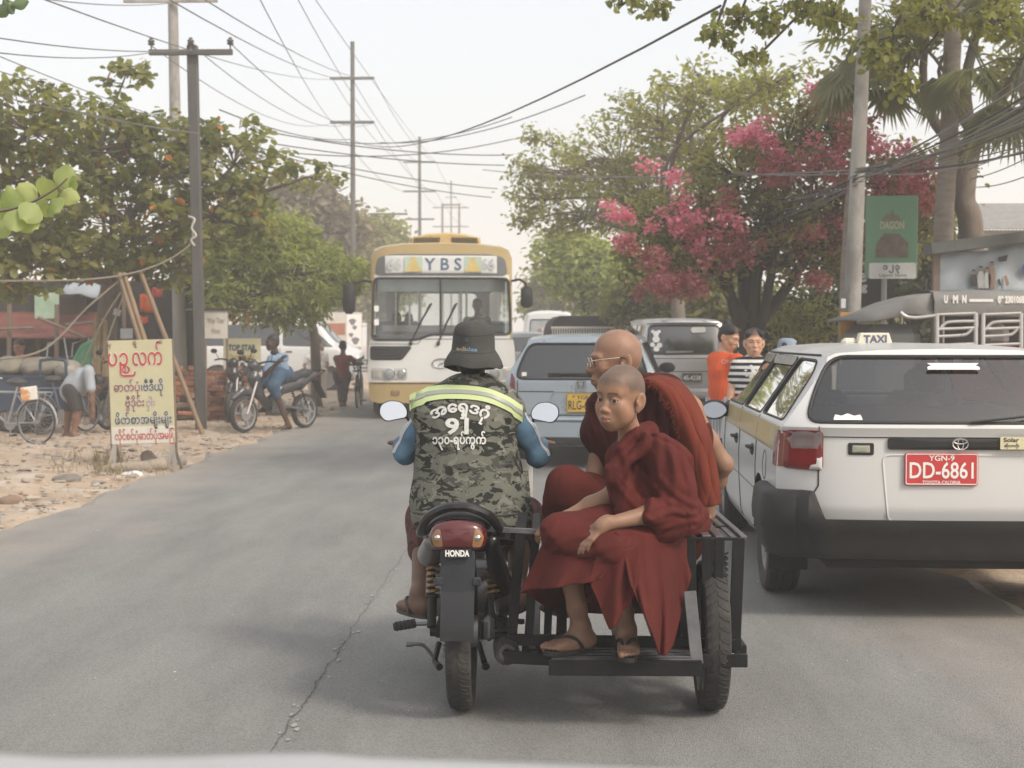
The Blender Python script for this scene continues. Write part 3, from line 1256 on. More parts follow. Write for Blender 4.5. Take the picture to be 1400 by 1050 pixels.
 o=round_poly([(-.33,.48),(.33,.48),(.36,.80),(-.36,.80)],.04)
 rc.tube([S.hit_near(x,z)+V(0,.001,0) for x,z in dense(o)],.006,5,closed=True)
 rc.build('pressing',WHITEPT,body)
 for sd in (-1,1):
  o=dense(round_poly([(sd*.635,.72),(sd*.825,.73),(sd*.812,.915),(sd*.635,.915)],.03),.04)
  l_=S.patch(o,.016).build('tail_lamp',REDLENS,T,smooth=60)
  o2=dense(round_poly([(sd*.64,.815),(sd*.80,.815),(sd*.80,.91),(sd*.64,.91)],.012),.05)
  S.patch(o2,.0195).build('smoke_lens',mat('smoke lens',(.21,.17,.17),rough=.15,coat=.6),l_,smooth=60)
  o3=round_poly([(sd*.640,.726),(sd*.70,.726),(sd*.70,.746),(sd*.665,.748),(sd*.665,.79),(sd*.640,.79)],.006)
  S.patch(dense(o3,.03),.021).build('clear_lens',WHITELENS,l_,smooth=60)
  sp=MB()
  ww=[[S.hit_side(y,z,sd)+V(sd*.008,0,0) for y in np.linspace(.10,.24,6)] for z in np.linspace(.735,.91,6)]
  sp.add([p for r_ in ww for p in r_],[(i*6+j,i*6+j+1,i*6+j+7,i*6+j+6) for i in range(5) for j in range(5)])
  sp.build('lamp_side',REDLENS,l_,smooth=60)
 o=dense(round_poly([(-.335,.828),(.335,.828),(.325,.882),(-.335,.882)],.012),.05)
 gs=S.patch(o,.022).build('handle_strip',BLACKPL,T,smooth=50)
 c=S.hit_near(.0,.856)+V(0,-.026,0)
 em=MB()
 for rx,rz,dx,dz in ((.036,.026,0,0),(.014,.025,0,0),(.030,.011,0,.012)):
  em.tube([c+V(dx+rx*math.cos(a),0,dz+rz*math.sin(a)) for a in np.linspace(0,2*PI,24)[:-1]],.0035,5,closed=True)
 em.build('badge',CHROME,T)
 st_=MB()
 for x0,x1,z0,z1 in ((.135,.365,.838,.898),):
  st_.prism(rrect(x0,z0,x1,z1,.004),0,.004,face_cam(S.hit_near(0.2,.86)+V(-.2,-.03,-.86)).to_4x4()@Matrix.Translation((.2-.2,0,0)))
 sk=MB()
 q=S.hit_near(.30,.862).y-.028
 Mx=face_cam((.30,q,.862),(0,-1,0))
 sk.prism(rrect(-.115,-.03,.115,.03,.004),0,.003,Mx)
 s_o=sk.build('sticker',mat('pale sticker',(.60,.56,.36),rough=.5,var=.08,scale=20),T,smooth=0)
 tt=MB()
 text_on(tt,'Solar',.028,Mx@Matrix.Translation((-.065,.006,.0042)),bold=.0006,sx=1.25)
 text_on(tt,'ဆိုလာဘိုး',.017,Mx@Matrix.Translation((-.062,-.018,.0042)),bold=.0005)
 text_on(tt,'0 0',.022,Mx@Matrix.Translation((.09,-.02,.0042)),bold=.0005)
 tt.build('lettering',INK_K,s_o,smooth=0)
 gpz=MB().prism(rrect(.0,-.022,.055,.022,.01),.0035,.0045,Mx)
 gpz.build('print',mat('green print',(.30,.50,.40),rough=.5),s_o,smooth=0)
 for sd in (-1,1):
  o=round_poly([(sd*.46-.06,.80),(sd*.46+.06,.80),(sd*.46+.06,.858),(sd*.46-.06,.858)],.01)
  rf=S.patch(dense(o,.04),.008).build('reversing_lamp',BLACKPL,T)
  o=rrect(sd*.46-.045,.81,sd*.46+.045,.848,.006)
  S.patch(dense(o,.04),.012).build('lens',mat('olive lens',(.33,.34,.27),rough=.2,coat=.5),rf)
 pz=S.hit_near(0,.735).y
 plate(T,(-.085,pz-.012,.735),.345,.155,PLATE_R,[('YGN-9',.026,.054,.12),('DD-6861',.078,-.004,.30),('TOYOTA CALDINA',.017,-.062,.18)],INK_W)
 nm=MB()
 text_on(nm,'CALDINA',.03,face_cam((.56,S.hit_near(.56,.62).y-.004,.62)),bold=.0008,sx=1.2)
 nm.build('model_name',CHROME,T,smooth=0)
 path=[]
 for y in np.linspace(.50,.16,8):
  path.append((-.862,y))
 for a in np.linspace(180,270,9)[1:-1]:
  path.append((-.862+.16+.16*math.cos(math.radians(a)),.10+.10*math.sin(math.radians(a))+.03))
 for x in np.linspace(-.69,.69,24):
  path.append((x,-.015-.035*(1-(x/.7)**2)))
 path+=[(-x,y) for x,y in path[:15]][::-1]
 prof=[(0.02,.30),(-.02,.31),(-.045,.36),(-.05,.43),(-.062,.445),(-.066,.50),(-.055,.545),(-.03,.57),(-.005,.575),(.02,.57)]
 bm=MB()
 vs=[]
 for i,(x,y) in enumerate(path):
  a,b=path[max(0,i-1)],path[min(len(path)-1,i+1)]
  tx,ty=b[0]-a[0],b[1]-a[1]
  L_=math.hypot(tx,ty)
  nx,ny=-ty/L_,tx/L_
  low=.14 if (abs(x)>.66) else 0
  for o,z in prof:
   zz=z+(0.055 if z>.53 and abs(x)>.655 else (-.08 if z>.53 and abs(x)<=.655 else 0))
   vs.append((x+nx*o,y+ny*o,zz))
 k=len(prof)
 bm.add(vs,[(i*k+j,(i+1)*k+j,(i+1)*k+j+1,i*k+j+1) for i in range(len(path)-1) for j in range(k-1)])
 bm.build('rear_bumper',BLACKPL,T,smooth=40)
 ub=MB()
 ub.box((0,2.3,.26),(1.4,3.6,.06))
 ub.box((0,.42,.30),(1.2,.6,.12))
 for yc in (.86,3.44):
  for sd in (-1,1):
   ub.grid(lambda u,v_:(sd*(.50+.34*v_),yc+.345*math.cos(PI*u),.30+.345*math.sin(PI*u)),14,2)
 ub.tube([(-.5,.86,.30),(.5,.86,.30)],.04,8)
 ub.tube([(.48,1.4,.25),(.5,.7,.24),(.5,.02,.25)],.028,8)
 ub.build('underbody',DARKIN,T)
 for yc in (.86,3.44):
  wheel(T,(-.745,yc,.30),.30,.18,-1,rimmat=mat('grey hub cap',(.22,.21,.20),rough=.5,metal=.4,var=.3,scale=12))
  wheel(T,(.745,yc,.30),.30,.18,1,rimmat=MATS['grey hub cap'])
 fm=MB()
 fm.box((-.74,.50,.27),(.20,.012,.20))
 fm.build('mud_flap',BLACKPL,T)
 mm=MB()
 c=V(-.93,2.9,.875)
 mm.ell(c,(.098,.055,.068),nu=18,nv=10)
 mm.bar(c+V(.06,.02,-.03),V(-.80,2.95,.92),.08,.05)
 mr=mm.build('door_mirror',BLACKPL,T,smooth=60)
 g=MB()
 g.prism([(.075*math.cos(a)*(1+.1*math.cos(2*a)),.055*math.sin(a)) for a in np.linspace(0,2*PI,22)[:-1]],0,.004,face_cam(c+V(-.005,-.053,0),(-.10,-1,.16)))
 g.build('mirror_glass',mat('grey mirror',(.35,.36,.38),rough=.04,metal=1,var=0),mr,smooth=0)
 tl=MB()
 ty=1.72
 tl.prism([(-.105,0),(.105,0),(.080,.072),(-.086,.072)],-.04,.04,face_cam((-.085,ty,1.318)),bev=.005)
 to=tl.build('roof_lamp',mat('cream plastic',(.66,.62,.50),rough=.45,var=.04),T)
 t2=MB()
 text_on(t2,'TAXI',.060,face_cam((-.085,ty-.0425,1.333)),bold=.0024,width=.135)
 t2.build('lettering',mat('navy lettering',(.09,.10,.17),rough=.5),to,smooth=0)
 t3=MB().box((-.225,ty+.03,1.335),(.09,.09,.05),bev=.02)
 t3.build('lamp_base',mat('cream plastic',(.66,.62,.50)),to)
 cb=MB()
 for sx in (-.36,.36):
  cb.box((sx,2.45,.72),(.48,.14,.62),Matrix.Rotation(.18,3,'X'),.05)
  cb.box((sx,2.38,1.08),(.26,.09,.16),None,.035)
 cb.box((0,1.35,.70),(1.30,.16,.55),Matrix.Rotation(.2,3,'X'),.05)
 cb.box((0,3.20,.88),(1.4,.35,.16),None,.05)
 cb.build('seats',SEATM,T)
 fl=MB().box((0,1.9,.48),(1.45,2.9,.03))
 fl.build('cabin_floor',DARKIN,T)
 im=MB()
 im.box((-.33,2.72,1.19),(.20,.03,.055),None,.02)
 im.build('inside_mirror',BLACKPL,T)
 sw=MB()
 y=S.hit_near(-.02,1.205).y-.006
 Mx=face_cam((.01,y,1.215),(0,-1,.72))
 sw.prism(round_poly([(-.125,-.012),(.125,-.012),(.125,.004),(.105,.012),(.125,.026),(-.125,.026),(-.105,.012),(-.125,.004)],.004),0,.002,Mx)
 sw.build('sticker',INK_W,T,smooth=0)
 sw=MB()
 y=S.hit_near(-.52,.985).y-.005
 sw.prism(round_poly([(-.07,-.01),(.07,-.01),(.06,.02),(.03,.012),(0,.026),(-.03,.012),(-.06,.02)],.006),0,.002,face_cam((-.52,y,.975),(0,-1,.6)))
 sw.build('sticker',INK_W,T,smooth=0)
 wp=MB()
 a,b=S.hit_near(.05,.96)+V(0,-.02,0),S.hit_near(.42,1.0)+V(0,-.02,0)
 wp.tube([a,(a+b)/2+V(0,-.01,0),b],.006,6)
 wp.build('rear_wiper',BLACKPL,T)
 return T
def simple_head(p,r,name,label,hair,parent=None):
 s=SDF()
 s.ell((p[0],p[1],p[2]),(r*.82,r*.95,r*1.12))
 s.cap((p[0],p[1],p[2]-r),(p[0],p[1],p[2]-r*2.0),r*.55,r*.6,.03)
 s.cap((p[0]-r*1.5,p[1],p[2]-r*2.5),(p[0]+r*1.5,p[1],p[2]-r*2.5),r*.75,r*.75,.06)
 s.cap((p[0],p[1],p[2]-r*2.5),(p[0],p[1]-r*.3,p[2]-r*5),r*1.3,r*1.3,.06)
 o=sdf_obj(s,s.lo-.02,s.hi+.02,.012,name,mat('dim clothing',(.10,.10,.12),rough=.9,var=.2),None)
 tag(o,label,'person')
 hb=SDF()
 hb.ell((p[0],p[1]-r*.1,p[2]+r*.12),(r*.88,r*.98,r*1.08))
 sdf_obj(hb,hb.lo-.02,hb.hi+.02,.012,'hair',mat('black hair',(.012,.011,.011),rough=.6,var=.2),o)
 return o
taxi=make_taxi()
def tx(x,y,z):
 return Vector((1.965,7.0,0))+Matrix.Rotation(math.radians(-2),3,'Z')@Vector((x,y,z))
simple_head(tx(-.33,2.30,1.11),.10,'person','dim figure in the back of the taxi seen through its rear window, left of centre',None)
simple_head(tx(.34,2.30,1.09),.10,'person','dim figure in the taxi seen through its rear window, right of the first',None)
def lathe_lamp(parent,name,c,r,m,nrm=(0,-1,0),ring=CHROME):
 mb=MB()
 mb.lathe([(r*1.12,-.01),(r*1.12,.012),(r,.016),(r*.96,.004)],18,c,nrm)
 a=mb.build(name,ring,parent)
 l_=MB()
 l_.lathe([(r*.98,.004),(r*.7,.014),(r*.3,.02),(.001,.021)],18,c,nrm)
 l_.build('lens',m,a,smooth=60)
 return a
def make_blue_estate():
 T=thing('estate_car','pale blue small estate car with a yellow number plate, ahead of the two monks','car',(.36,15.2,0),math.radians(-5.0))
 BLUE=mat('pale blue paint',(.36,.42,.47),rough=.28,metal=.3,var=.05,coat=.4,scale=2)
 W=.83
 def near(x,z):
  a=abs(x)/W
  c_=.12*a**5+.03*a*a
  if z>.92:
   c_+=.34*((z-.92)/.46)**1.1
  if z<.5:
   c_-=.05
  return c_
 st=[(0,.82,.24,.93,1.345,.60),(.4,.83,.25,.94,1.37,.63),(1.6,.83,.22,.94,1.39,.64),(2.5,.83,.22,.93,1.35,.60),(3.1,.82,.22,.90,1.0,.66),(3.9,.72,.3,.7,.78,.6)]
 S=Shell(st,near,lambda x,z:3.95-.15*(abs(x)/W)**3,crown=.03,ny=70,ncap=36)
 rear=round_poly([(-.70,.93),(.70,.93),(.64,1.13),(.565,1.30),(-.565,1.30),(-.64,1.13)],.10)
 g=S.cut(poly_sd(rear),1,lambda c:c[1]<.5)
 sides=[]
 for o in (round_poly([(.30,.96),(.95,.95),(.95,1.305),(.52,1.30)],.05),round_poly([(1.03,.95),(1.75,.95),(1.75,1.315),(1.03,1.305)],.05),round_poly([(1.83,.95),(2.85,.93),(2.42,1.28),(1.83,1.315)],.05)):
  for sd in (-1,1):
   sides.append((S.cut(poly_sd(o),0,sd),o,sd))
 for yc in (.62,3.1):
  for sd in (-1,1):
   S.cut(lambda a,b,yc=yc:np.hypot(np.asarray(a)-yc,np.asarray(b)-.29)-.32,0,sd,-9)
 body=S.build('body',BLUE,T)
 MB().box((0,1.8,.5),(1.3,3.0,.1)).build('cabin_floor',DARKIN,T)
 w_=g.build('rear_window',DARKGLASS,body)
 S.rim(dense(rear),1,1,.011).build('window_seal',SEAL,w_)
 for m_,o,sd in sides:
  q=m_.build('side_window',DARKGLASS,body)
  S.rim(dense(o),0,sd,.009).build('window_seal',SEAL,q)
 for sd in (-1,1):
  o=dense(round_poly([(sd*.70,.70),(sd*.775,.70),(sd*.74,1.0),(sd*.70,.93)],.02),.05)
  S.patch(o,.014).build('tail_lamp',REDLENS,T,smooth=60)
 sm=MB()
 for z in (.555,.80):
  sm.tube([S.hit_near(x,z) for x in np.linspace(-.66,.66,20)],.006,4)
 for sx in (-.67,.67):
  sm.tube([S.hit_near(sx,z) for z in np.linspace(.56,.92,10)],.006,4)
 sm.build('tailgate_seam',SEAL,body)
 o=round_poly([(-.34,.58),(.34,.58),(.30,.80),(-.30,.80)],.05)
 MB().tube([S.hit_near(x,z) for x,z in dense(o)],.010,5,closed=True).build('pressing',BLUE,body)
 o=dense(rrect(-.76,.50,.76,.545,.01),.08)
 S.patch(o,.045).build('bumper_strip',BLUE,body,smooth=50)
 o=dense(rrect(-.77,.245,.77,.33,.02),.08)
 S.patch(o,.03).build('bumper_skirt',BLACKPL,T,smooth=50)
 e=S.hit_near(0,.865)+V(0,-.008,0)
 em=MB()
 em.tube([e+V(x,0,z) for x,z in rrect(-.052,-.042,.052,.042,.02)],.008,6,closed=True)
 em.tube([e+V(-.026,0,.033),e+V(-.02,0,-.03)],.007,5)
 em.tube([e+V(.026,0,.033),e+V(.02,0,-.03)],.007,5)
 em.tube([e+V(-.022,0,0),e+V(.022,0,0)],.006,5)
 em.build('badge',CHROME,T)
 plate(T,(.03,S.hit_near(0,.69).y-.02,.685),.36,.20,PLATE_Y,[('* YGN *',.04,.058,.24),('RLG-6124',.095,-.022,.32)],INK_K)
 wp=MB()
 a,b,c=S.hit_near(.28,.935),S.hit_near(.1,.985),S.hit_near(-.35,.985)
 wp.tube([p+V(0,-.02,0) for p in (V(.42,a.y,.90),a,b,c)],.012,6)
 wp.build('rear_wiper',BLACKPL,T)
 st_=MB().prism(rrect(-.025,-.022,.025,.022,.003),0,.003,face_cam(S.hit_near(-.60,.98)+V(0,-.006,0),(0,-1,.5)))
 st_.build('sticker',INK_W,T)
 MB().box((0,1.9,.24),(1.2,3.0,.06)).build('underbody',DARKIN,T)
 for yc in (.62,3.1):
  for sd in (-1,1):
   wheel(T,(sd*.70,yc,.29),.29,.165,sd)
 for sd in (-1,1):
  m_=MB()
  c=S.hit_side(2.7,.97,sd)+V(sd*.10,0,.03)
  m_.ell(c,(.10,.05,.065))
  m_.bar(c,c-V(sd*.12,0,.03),.05,.04)
  m_.build('door_mirror',BLACKPL,T)
def make_silver_mpv():
 T=thing('people_carrier','silver people carrier with a black number plate, queuing ahead of the old monk','car',((937-747)/2000*23.6,23.6,0),math.radians(2))
 SIL=mat('silver paint',(.42,.42,.43),rough=.32,metal=.45,var=.06,coat=.3,scale=2,col2=(.36,.34,.31),thr=.58,soft=.3)
 W=.82
 def near(x,z):
  a=abs(x)/W
  c_=.14*a**5+.03*a*a
  if z>1.0:
   c_+=.20*((z-1.0)/.6)**1.2
  return c_-(.05 if z<.55 else 0)
 st=[(0,.80,.32,1.02,1.62,.62),(.5,.82,.28,1.03,1.66,.65),(2.2,.82,.24,1.03,1.68,.66),(3.2,.82,.24,1.0,1.58,.62),(3.8,.8,.24,.95,1.08,.66),(4.4,.72,.3,.7,.85,.6)]
 S=Shell(st,near,lambda x,z:4.4-.15*(abs(x)/W)**3,crown=.03,ny=60,ncap=36)
 rear=round_poly([(-.63,1.10),(.63,1.10),(.57,1.56),(-.57,1.56)],.07)
 g=S.cut(poly_sd(rear),1,lambda c:c[1]<.5)
 ss=[]
 for o in (round_poly([(.30,1.08),(1.2,1.08),(1.2,1.57),(.45,1.55)],.05),round_poly([(1.28,1.08),(2.2,1.08),(2.2,1.58),(1.28,1.57)],.05),round_poly([(2.28,1.08),(3.3,1.06),(3.0,1.5),(2.28,1.58)],.05)):
  for sd in (-1,1):
   ss.append((S.cut(poly_sd(o),0,sd),o,sd))
 body=S.build('body',SIL,T)
 w_=g.build('rear_window',DARKGLASS,body)
 S.rim(dense(rear),1,1,.013).build('window_seal',SEAL,w_)
 for m_,o,sd in ss:
  m_.build('side_window',DARKGLASS,body)
 for sd in (-1,1):
  o=dense(round_poly([(sd*.655,.78),(sd*.78,.78),(sd*.74,1.06),(sd*.655,1.06)],.03),.06)
  S.patch(o,.018).build('tail_lamp',WHITELENS,T,smooth=60)
 o=dense(rrect(-.60,1.60,.60,1.64,.01),.08)
 S.patch(o,.06).build('spoiler',SIL,body,smooth=50)
 sm=MB()
 for z in (.82,.56,1.03):
  sm.tube([S.hit_near(x,z) for x in np.linspace(-.68,.68,20)],.007,4)
 sm.build('tailgate_seam',SEAL,body)
 o=dense(rrect(-.76,.40,.76,.54,.03),.08)
 S.patch(o,.06).build('rear_bumper',SIL,T,smooth=50)
 o=dense(rrect(-.78,.33,.78,.385,.01),.08)
 S.patch(o,.05).build('bumper_skirt',BLACKPL,T,smooth=50)
 plate(T,(.10,S.hit_near(0,.75).y-.03,.72),.33,.165,PLATE_K,[('4S-4238',.075,-.0,.28)],mat('worn lettering',(.55,.54,.50)))
 b=MB()
 y=S.hit_near(-.45,1.3).y-.01
 Mx=face_cam((-.47,y-.035,1.30),(0,-1,.3))
 for dx,dz,r in ((0,.13,.05),(-.05,.17,.03),(.05,.17,.03),(0,.04,.06),(-.06,-.05,.04),(.05,-.06,.045),(0,-.12,.05)):
  b.add([Mx@V(dx+r*math.cos(a),dz+r*math.sin(a),0) for a in np.linspace(0,6.28,9)[:-1]],[tuple(range(8))])
 b.build('sticker',mat('pale vinyl',(.50,.51,.52)),T,smooth=0)
 m_=MB()
 y=S.hit_near(-.1,1.13).y-.03
 m_.bar((-.32,y,1.13),(.12,y,1.14),.03,.03)
 m_.build('rear_wiper',STEELRIM,T)
 m_=MB()
 y=S.hit_near(.2,1.5).y-.02
 m_.prism(rrect(-.12,-.045,.12,.045,.04),0,.01,face_cam((.22,y,1.49)))
 m_.build('glass_mirror',WHITELENS,T)
 MB().box((0,2.1,.28),(1.3,3.4,.08)).build('underbody',DARKIN,T)
 for yc in (.7,3.4):
  for sd in (-1,1):
   wheel(T,(sd*.70,yc,.30),.30,.18,sd)
def make_hooded_truck():
 T=thing('light_truck','light truck with a rounded black canvas hood and a white slatted tailgate','truck',at(803,470,31).xy.to_3d(),math.radians(3))
 T.location.z=0
 cv=mat('black canvas',(.02,.021,.022),rough=.75,var=.3,bump=.3,bscale=15)
 mb=MB()
 prof=[(-.80,1.0),(-.80,1.45)]+[(-.80+.25*(1-math.cos(a)),1.45+.37*math.sin(a)) for a in np.linspace(0,PI/2,7)[1:]]
 prof=prof+[(-x,z) for x,z in prof[::-1]]
 ys=np.linspace(.0,2.6,9)
 n_=len(prof)
 mb.add([(x,y,z+.02*math.sin(y*7)*(z>1.5)) for y in ys for x,z in prof],[(i*n_+j,i*n_+j+1,(i+1)*n_+j+1,(i+1)*n_+j) for i in range(8) for j in range(n_-1)])
 mb.add([(x,2.6,z) for x,z in prof],[tuple(range(n_))])
 mb.add([(x*.98,.0,z) for x,z in prof if z>1.62]+[(-.7,0.02,1.60),(.7,.02,1.60)][::-1],[tuple(range(len([1 for x,z in prof if z>1.62])+2))])
 mb.build('canvas_hood',cv,T)
 hp=MB()
 for y in (.05,.9,1.75,2.55):
  hp.tube([(x*.985,y,z-.012) for x,z in prof],.015,5)
 hp.build('hoop',STEELRIM,T)
 m0=MB().box((0,1.3,.72),(1.62,2.7,.10))
 m0.build('bed',mat('truck grey',(.30,.30,.29),rough=.6),T)
 sl=MB().box((0,0,.5),(.028,.02,.55))
 me= None
 for i in range(30):
  x=-.74+i*1.48/29
  if me is None:
   o=MB().box((0,0,0),(.026,.02,.60),bev=.003).build('slat',mat('off-white metal',(.62,.61,.57),rough=.5,var=.1),T)
   me=o.data
  else:
   o=bpy.data.objects.new('slat',me)
   COL.objects.link(o)
   o.parent=T
  o.location=(x,-.03,1.28)
 r=MB()
 for z in (.98,1.58):
  r.box((0,-.03,z),(1.56,.035,.04))
 r.build('tailgate_rail',MATS['off-white metal'],T)
 lp=MB().box((0,-.02,.80),(1.6,.04,.3))
 lp.build('tailgate',MATS['truck grey'],T)
 c=MB()
 c.box((0,3.35,1.05),(1.55,1.2,1.3),None,.12)
 c.build('cab',WHITEPT,T)
 for yc in (.7,3.3):
  for sd in (-1,1):
   wheel(T,(sd*.66,yc,.30),.30,.18,sd)
def make_far_minibus():
 T=thing('minibus','white minibus with a brown panel on its back, far ahead by the bus','minibus',at(752,470,47).xy.to_3d(),math.radians(2))
 T.location.z=0
 def near(x,z):
  return .10*(abs(x)/.85)**4+(.08*(z-1.1) if z>1.1 else 0)
 st=[(0,.82,.4,1.25,2.1,.72),(.5,.86,.35,1.25,2.2,.75),(4.0,.86,.35,1.25,2.2,.75),(4.8,.84,.35,1.1,1.5,.7)]
 S=Shell(st,near,lambda x,z:4.8,crown=.05,ny=40,ncap=24,edge_r=.14)
 o1=round_poly([(-.66,1.35),(.66,1.35),(.62,1.95),(-.62,1.95)],.07)
 g=S.cut(poly_sd(o1),1,lambda c:c[1]<.5)
 body=S.build('body',WHITEPT,T)
 g.build('rear_window',mat('pale glass',(.30,.32,.33),rough=.05,coat=.5),body)
 S.rim(dense(o1),1,1,.02).build('window_seal',SEAL,body)
 S.patch(dense(rrect(-.40,1.42,.40,1.66,.02),.1),.02).build('brown_panel',mat('brown panel',(.25,.14,.10),rough=.6),T)
 S.patch(dense(rrect(-.2,.9,.15,1.05,.02),.1),.02).build('number_plate',PLATE_K,T)
 for sd in (-1,1):
  S.patch(dense(rrect(sd*.72-.07,.7,sd*.72+.07,1.1,.02),.1),.02).build('tail_lamp',REDLENS,T)
  wheel(T,(sd*.72,.9,.32),.32,.2,sd)
  wheel(T,(sd*.72,3.9,.32),.32,.2,sd)
  m_=MB()
  m_.ell((sd*1.02,4.2,1.2),(.10,.06,.16))
  m_.bar((sd*1.02,4.2,1.15),(sd*.8,4.3,1.1),.04,.04)
  m_.build('door_mirror',BLACKPL,T)
def make_far_car():
 T=thing('small_car','small grey car half hidden behind the bus corner','car',at(717,470,38).xy.to_3d(),0)
 T.location.z=0
 st=[(0,.72,.3,.95,1.45,.56),(.5,.76,.26,.96,1.5,.6),(2.2,.76,.24,.95,1.48,.58),(2.9,.74,.24,.9,1.0,.6),(3.5,.66,.3,.65,.75,.55)]
 S=Shell(st,lambda x,z:.1*(abs(x)/.74)**4+(.35*(z-.95) if z>.95 else 0),lambda x,z:3.5,crown=.03,ny=40,ncap=20)
 o=round_poly([(-.56,1.0),(.56,1.0),(.48,1.38),(-.48,1.38)],.06)
 g=S.cut(poly_sd(o),1,lambda c:c[1]<.5)
 b=S.build('body',mat('grey paint',(.30,.31,.32),rough=.3,coat=.4),T)
 g.build('rear_window',DARKGLASS,b)
 for sd in (-1,1):
  S.patch(dense(rrect(sd*.62-.06,.7,sd*.62+.06,.92,.02),.1),.02).build('tail_lamp',REDLENS,T)
  wheel(T,(sd*.62,.6,.28),.28,.16,sd)
  wheel(T,(sd*.62,2.8,.28),.28,.16,sd)
def make_bus():
 D=24.4
 X=(604-747)/2000*D
 T=thing('bus','white and yellow city bus coming towards the camera with a lettered destination board','bus',(X,D,0),math.radians(4.6))
 YEL=mat('bus yellow',(.42,.31,.14),rough=.38,var=.07,scale=2,coat=.2,col2=(.45,.30,.12),thr=.6,soft=.3)
 WH=mat('bus white',(.70,.70,.68),rough=.35,var=.05,scale=2,coat=.2,col2=(.58,.56,.52),thr=.58,soft=.3)
 GREY=mat('bus grey',(.12,.125,.13),rough=.5,var=.1)
 W=1.245
 def near(x,z):
  a=abs(x)/W
  return .10*a**6+.05*a*a+(.10*max(0,z-1.4)/1.4)**1.0
 st=[(0,1.235,.27,1.32,2.88,1.17),(.3,W,.27,1.32,2.92,1.20),(9.5,W,.27,1.32,2.92,1.20),(10,W,.3,1.32,2.88,1.17)]
 S=Shell(st,near,lambda x,z:10-.1*(abs(x)/W)**4,crown=.06,ny=90,ncap=60,edge_r=.20)
 ws=round_poly([(-1.165,1.33),(-.42,1.33),(-.18,1.42),(1.155,1.42),(1.12,2.36),(-1.13,2.36)],.09)
 g=S.cut(poly_sd(ws),1,lambda c:c[1]<1.0)
 cuts=[]
 for k in range(6):
  y0=.9+k*1.48
  for sd in (-1,1):
   if sd==1 and k==0:
    pass
   o=round_poly([(y0,1.42),(y0+1.32,1.42),(y0+1.32,2.38),(y0,2.38)],.08)
   cuts.append((S.cut(poly_sd(o),0,sd,.6),o,sd))
 rw=round_poly([(-.95,1.6),(.95,1.6),(.9,2.4),(-.9,2.4)],.1)
 S2=S.cut(poly_sd(rw),1,lambda c:c[1]>9)
 mid=[np.mean([S.v[i] for i in f],0) for f in S.f]
 def grp(c):
  if c[2]>2.40 or (c[2]>1.36 and abs(c[0])>1.13 and c[1]<.62):
   return 1
  return 2 if c[2]<.60 else 0
 gs=[grp(c) for c in mid]
 for k,nm,m_ in ((0,'body',WH),(1,'roof',YEL),(2,'skirt',YEL)):
  mb=MB()
  fs=[f for f,q in zip(S.f,gs) if q==k]
  used=sorted({i for f in fs for i in f})
  re={a:b for b,a in enumerate(used)}
  mb.add([S.v[i] for i in used],[tuple(re[i] for i in f) for f in fs])
  mb.build(nm,m_,T,smooth=40)
 gw=g.build('windscreen',glass('bus glass',(.92,.94,.93),rough=.12),T)
 S.rim(dense(ws),1,1,.022).build('window_seal',SEAL,gw)
 dv=MB()
 dv.tube([S.hit_near(-.02,z)+V(0,-.01,0) for z in np.linspace(1.42,2.37,8)],.020,6)
 dv.build('windscreen_bar',SEAL,T)
 for m_,o,sd in cuts:
  sw=m_.build('side_window',CLEAR,T)
 S2.build('rear_window',CLEAR,T)
 o=dense(round_poly([(-1.12,2.40),(1.11,2.40),(1.07,2.71),(.80,2.765),(-.80,2.765),(-1.08,2.71)],.10),.10)
 db=S.patch(o,.012).build('board_window',GREY,T,smooth=60)
 o=dense(rrect(-.945,2.445,.925,2.735,.015),.10)
 sb=S.patch(o,.022).build('destination_board',mat('sign board',(.62,.63,.62),rough=.5,var=.04),T,smooth=60)
 def on(x,z,off=.03):
  y=S.hit_near(x,z).y-off
  return face_cam((x,y,z),(0,-1,.10))
 t=MB()
 text_on(t,'Y B S',.28,on(.02,2.50),bold=.004,width=.62)
 t.build('lettering',mat('blue lettering',(.07,.12,.20),rough=.5),sb,smooth=0)
 for x in (-.79,.77):
  t=MB()
  text_on(t,'66',.25,on(x,2.505,.035),bold=.010,width=.24)
  t.build('route_number',mat('grey lettering',(.44,.46,.46),rough=.5),sb,smooth=0)
 for x in (-.47,.52):
  q=MB().prism(rrect(-.15,-.13,.15,.13,.01),0,.003,on(x,2.588,.027))
  q.build('emblem_ground',mat('pale green',(.42,.50,.40),rough=.5),sb,smooth=0)
  q=MB().prism([(-.14,-.12),(.14,-.12),(.11,-.06),(.085,-.05),(.07,.02),(.045,.04),(.03,.12),(-.03,.12),(-.045,.04),(-.07,.02),(-.085,-.05),(-.11,-.06)],.0035,.008,on(x,2.588,.027))
  q.build('emblem',mat('gold print',(.55,.42,.15),rough=.5),sb,smooth=0)
 ac=MB()
 ac.prism([(-.62,0),(.62,0),(.60,.17),(.30,.24),(0,.26),(-.30,.24),(-.60,.17)],-1.3,0,face_cam((.08,1.0,2.93)),bev=.03)
 AC=mat('dusty yellow',(.50,.36,.15),rough=.6,var=.12)
 a=ac.build('roof_air_unit',AC,T)
 for side in (-1,1):
  for k in range(12):
   x=.08+side*(.12+k*.038)
   l_=MB().box((x,.985,3.04),(.018,.02,.13),Matrix.Rotation(-side*.12,3,'Y'),.002)
   l_.build('louvre',BLACKPL,a)
 o=dense(round_poly([(-1.20,.99),(-.66,.99),(-.50,1.20),(-.56,1.225),(-1.20,1.225)],.05),.08)
 S.patch(o,.012).build('vent',mat('vent black',(.02,.021,.023),rough=.4,var=.2),T,smooth=60)
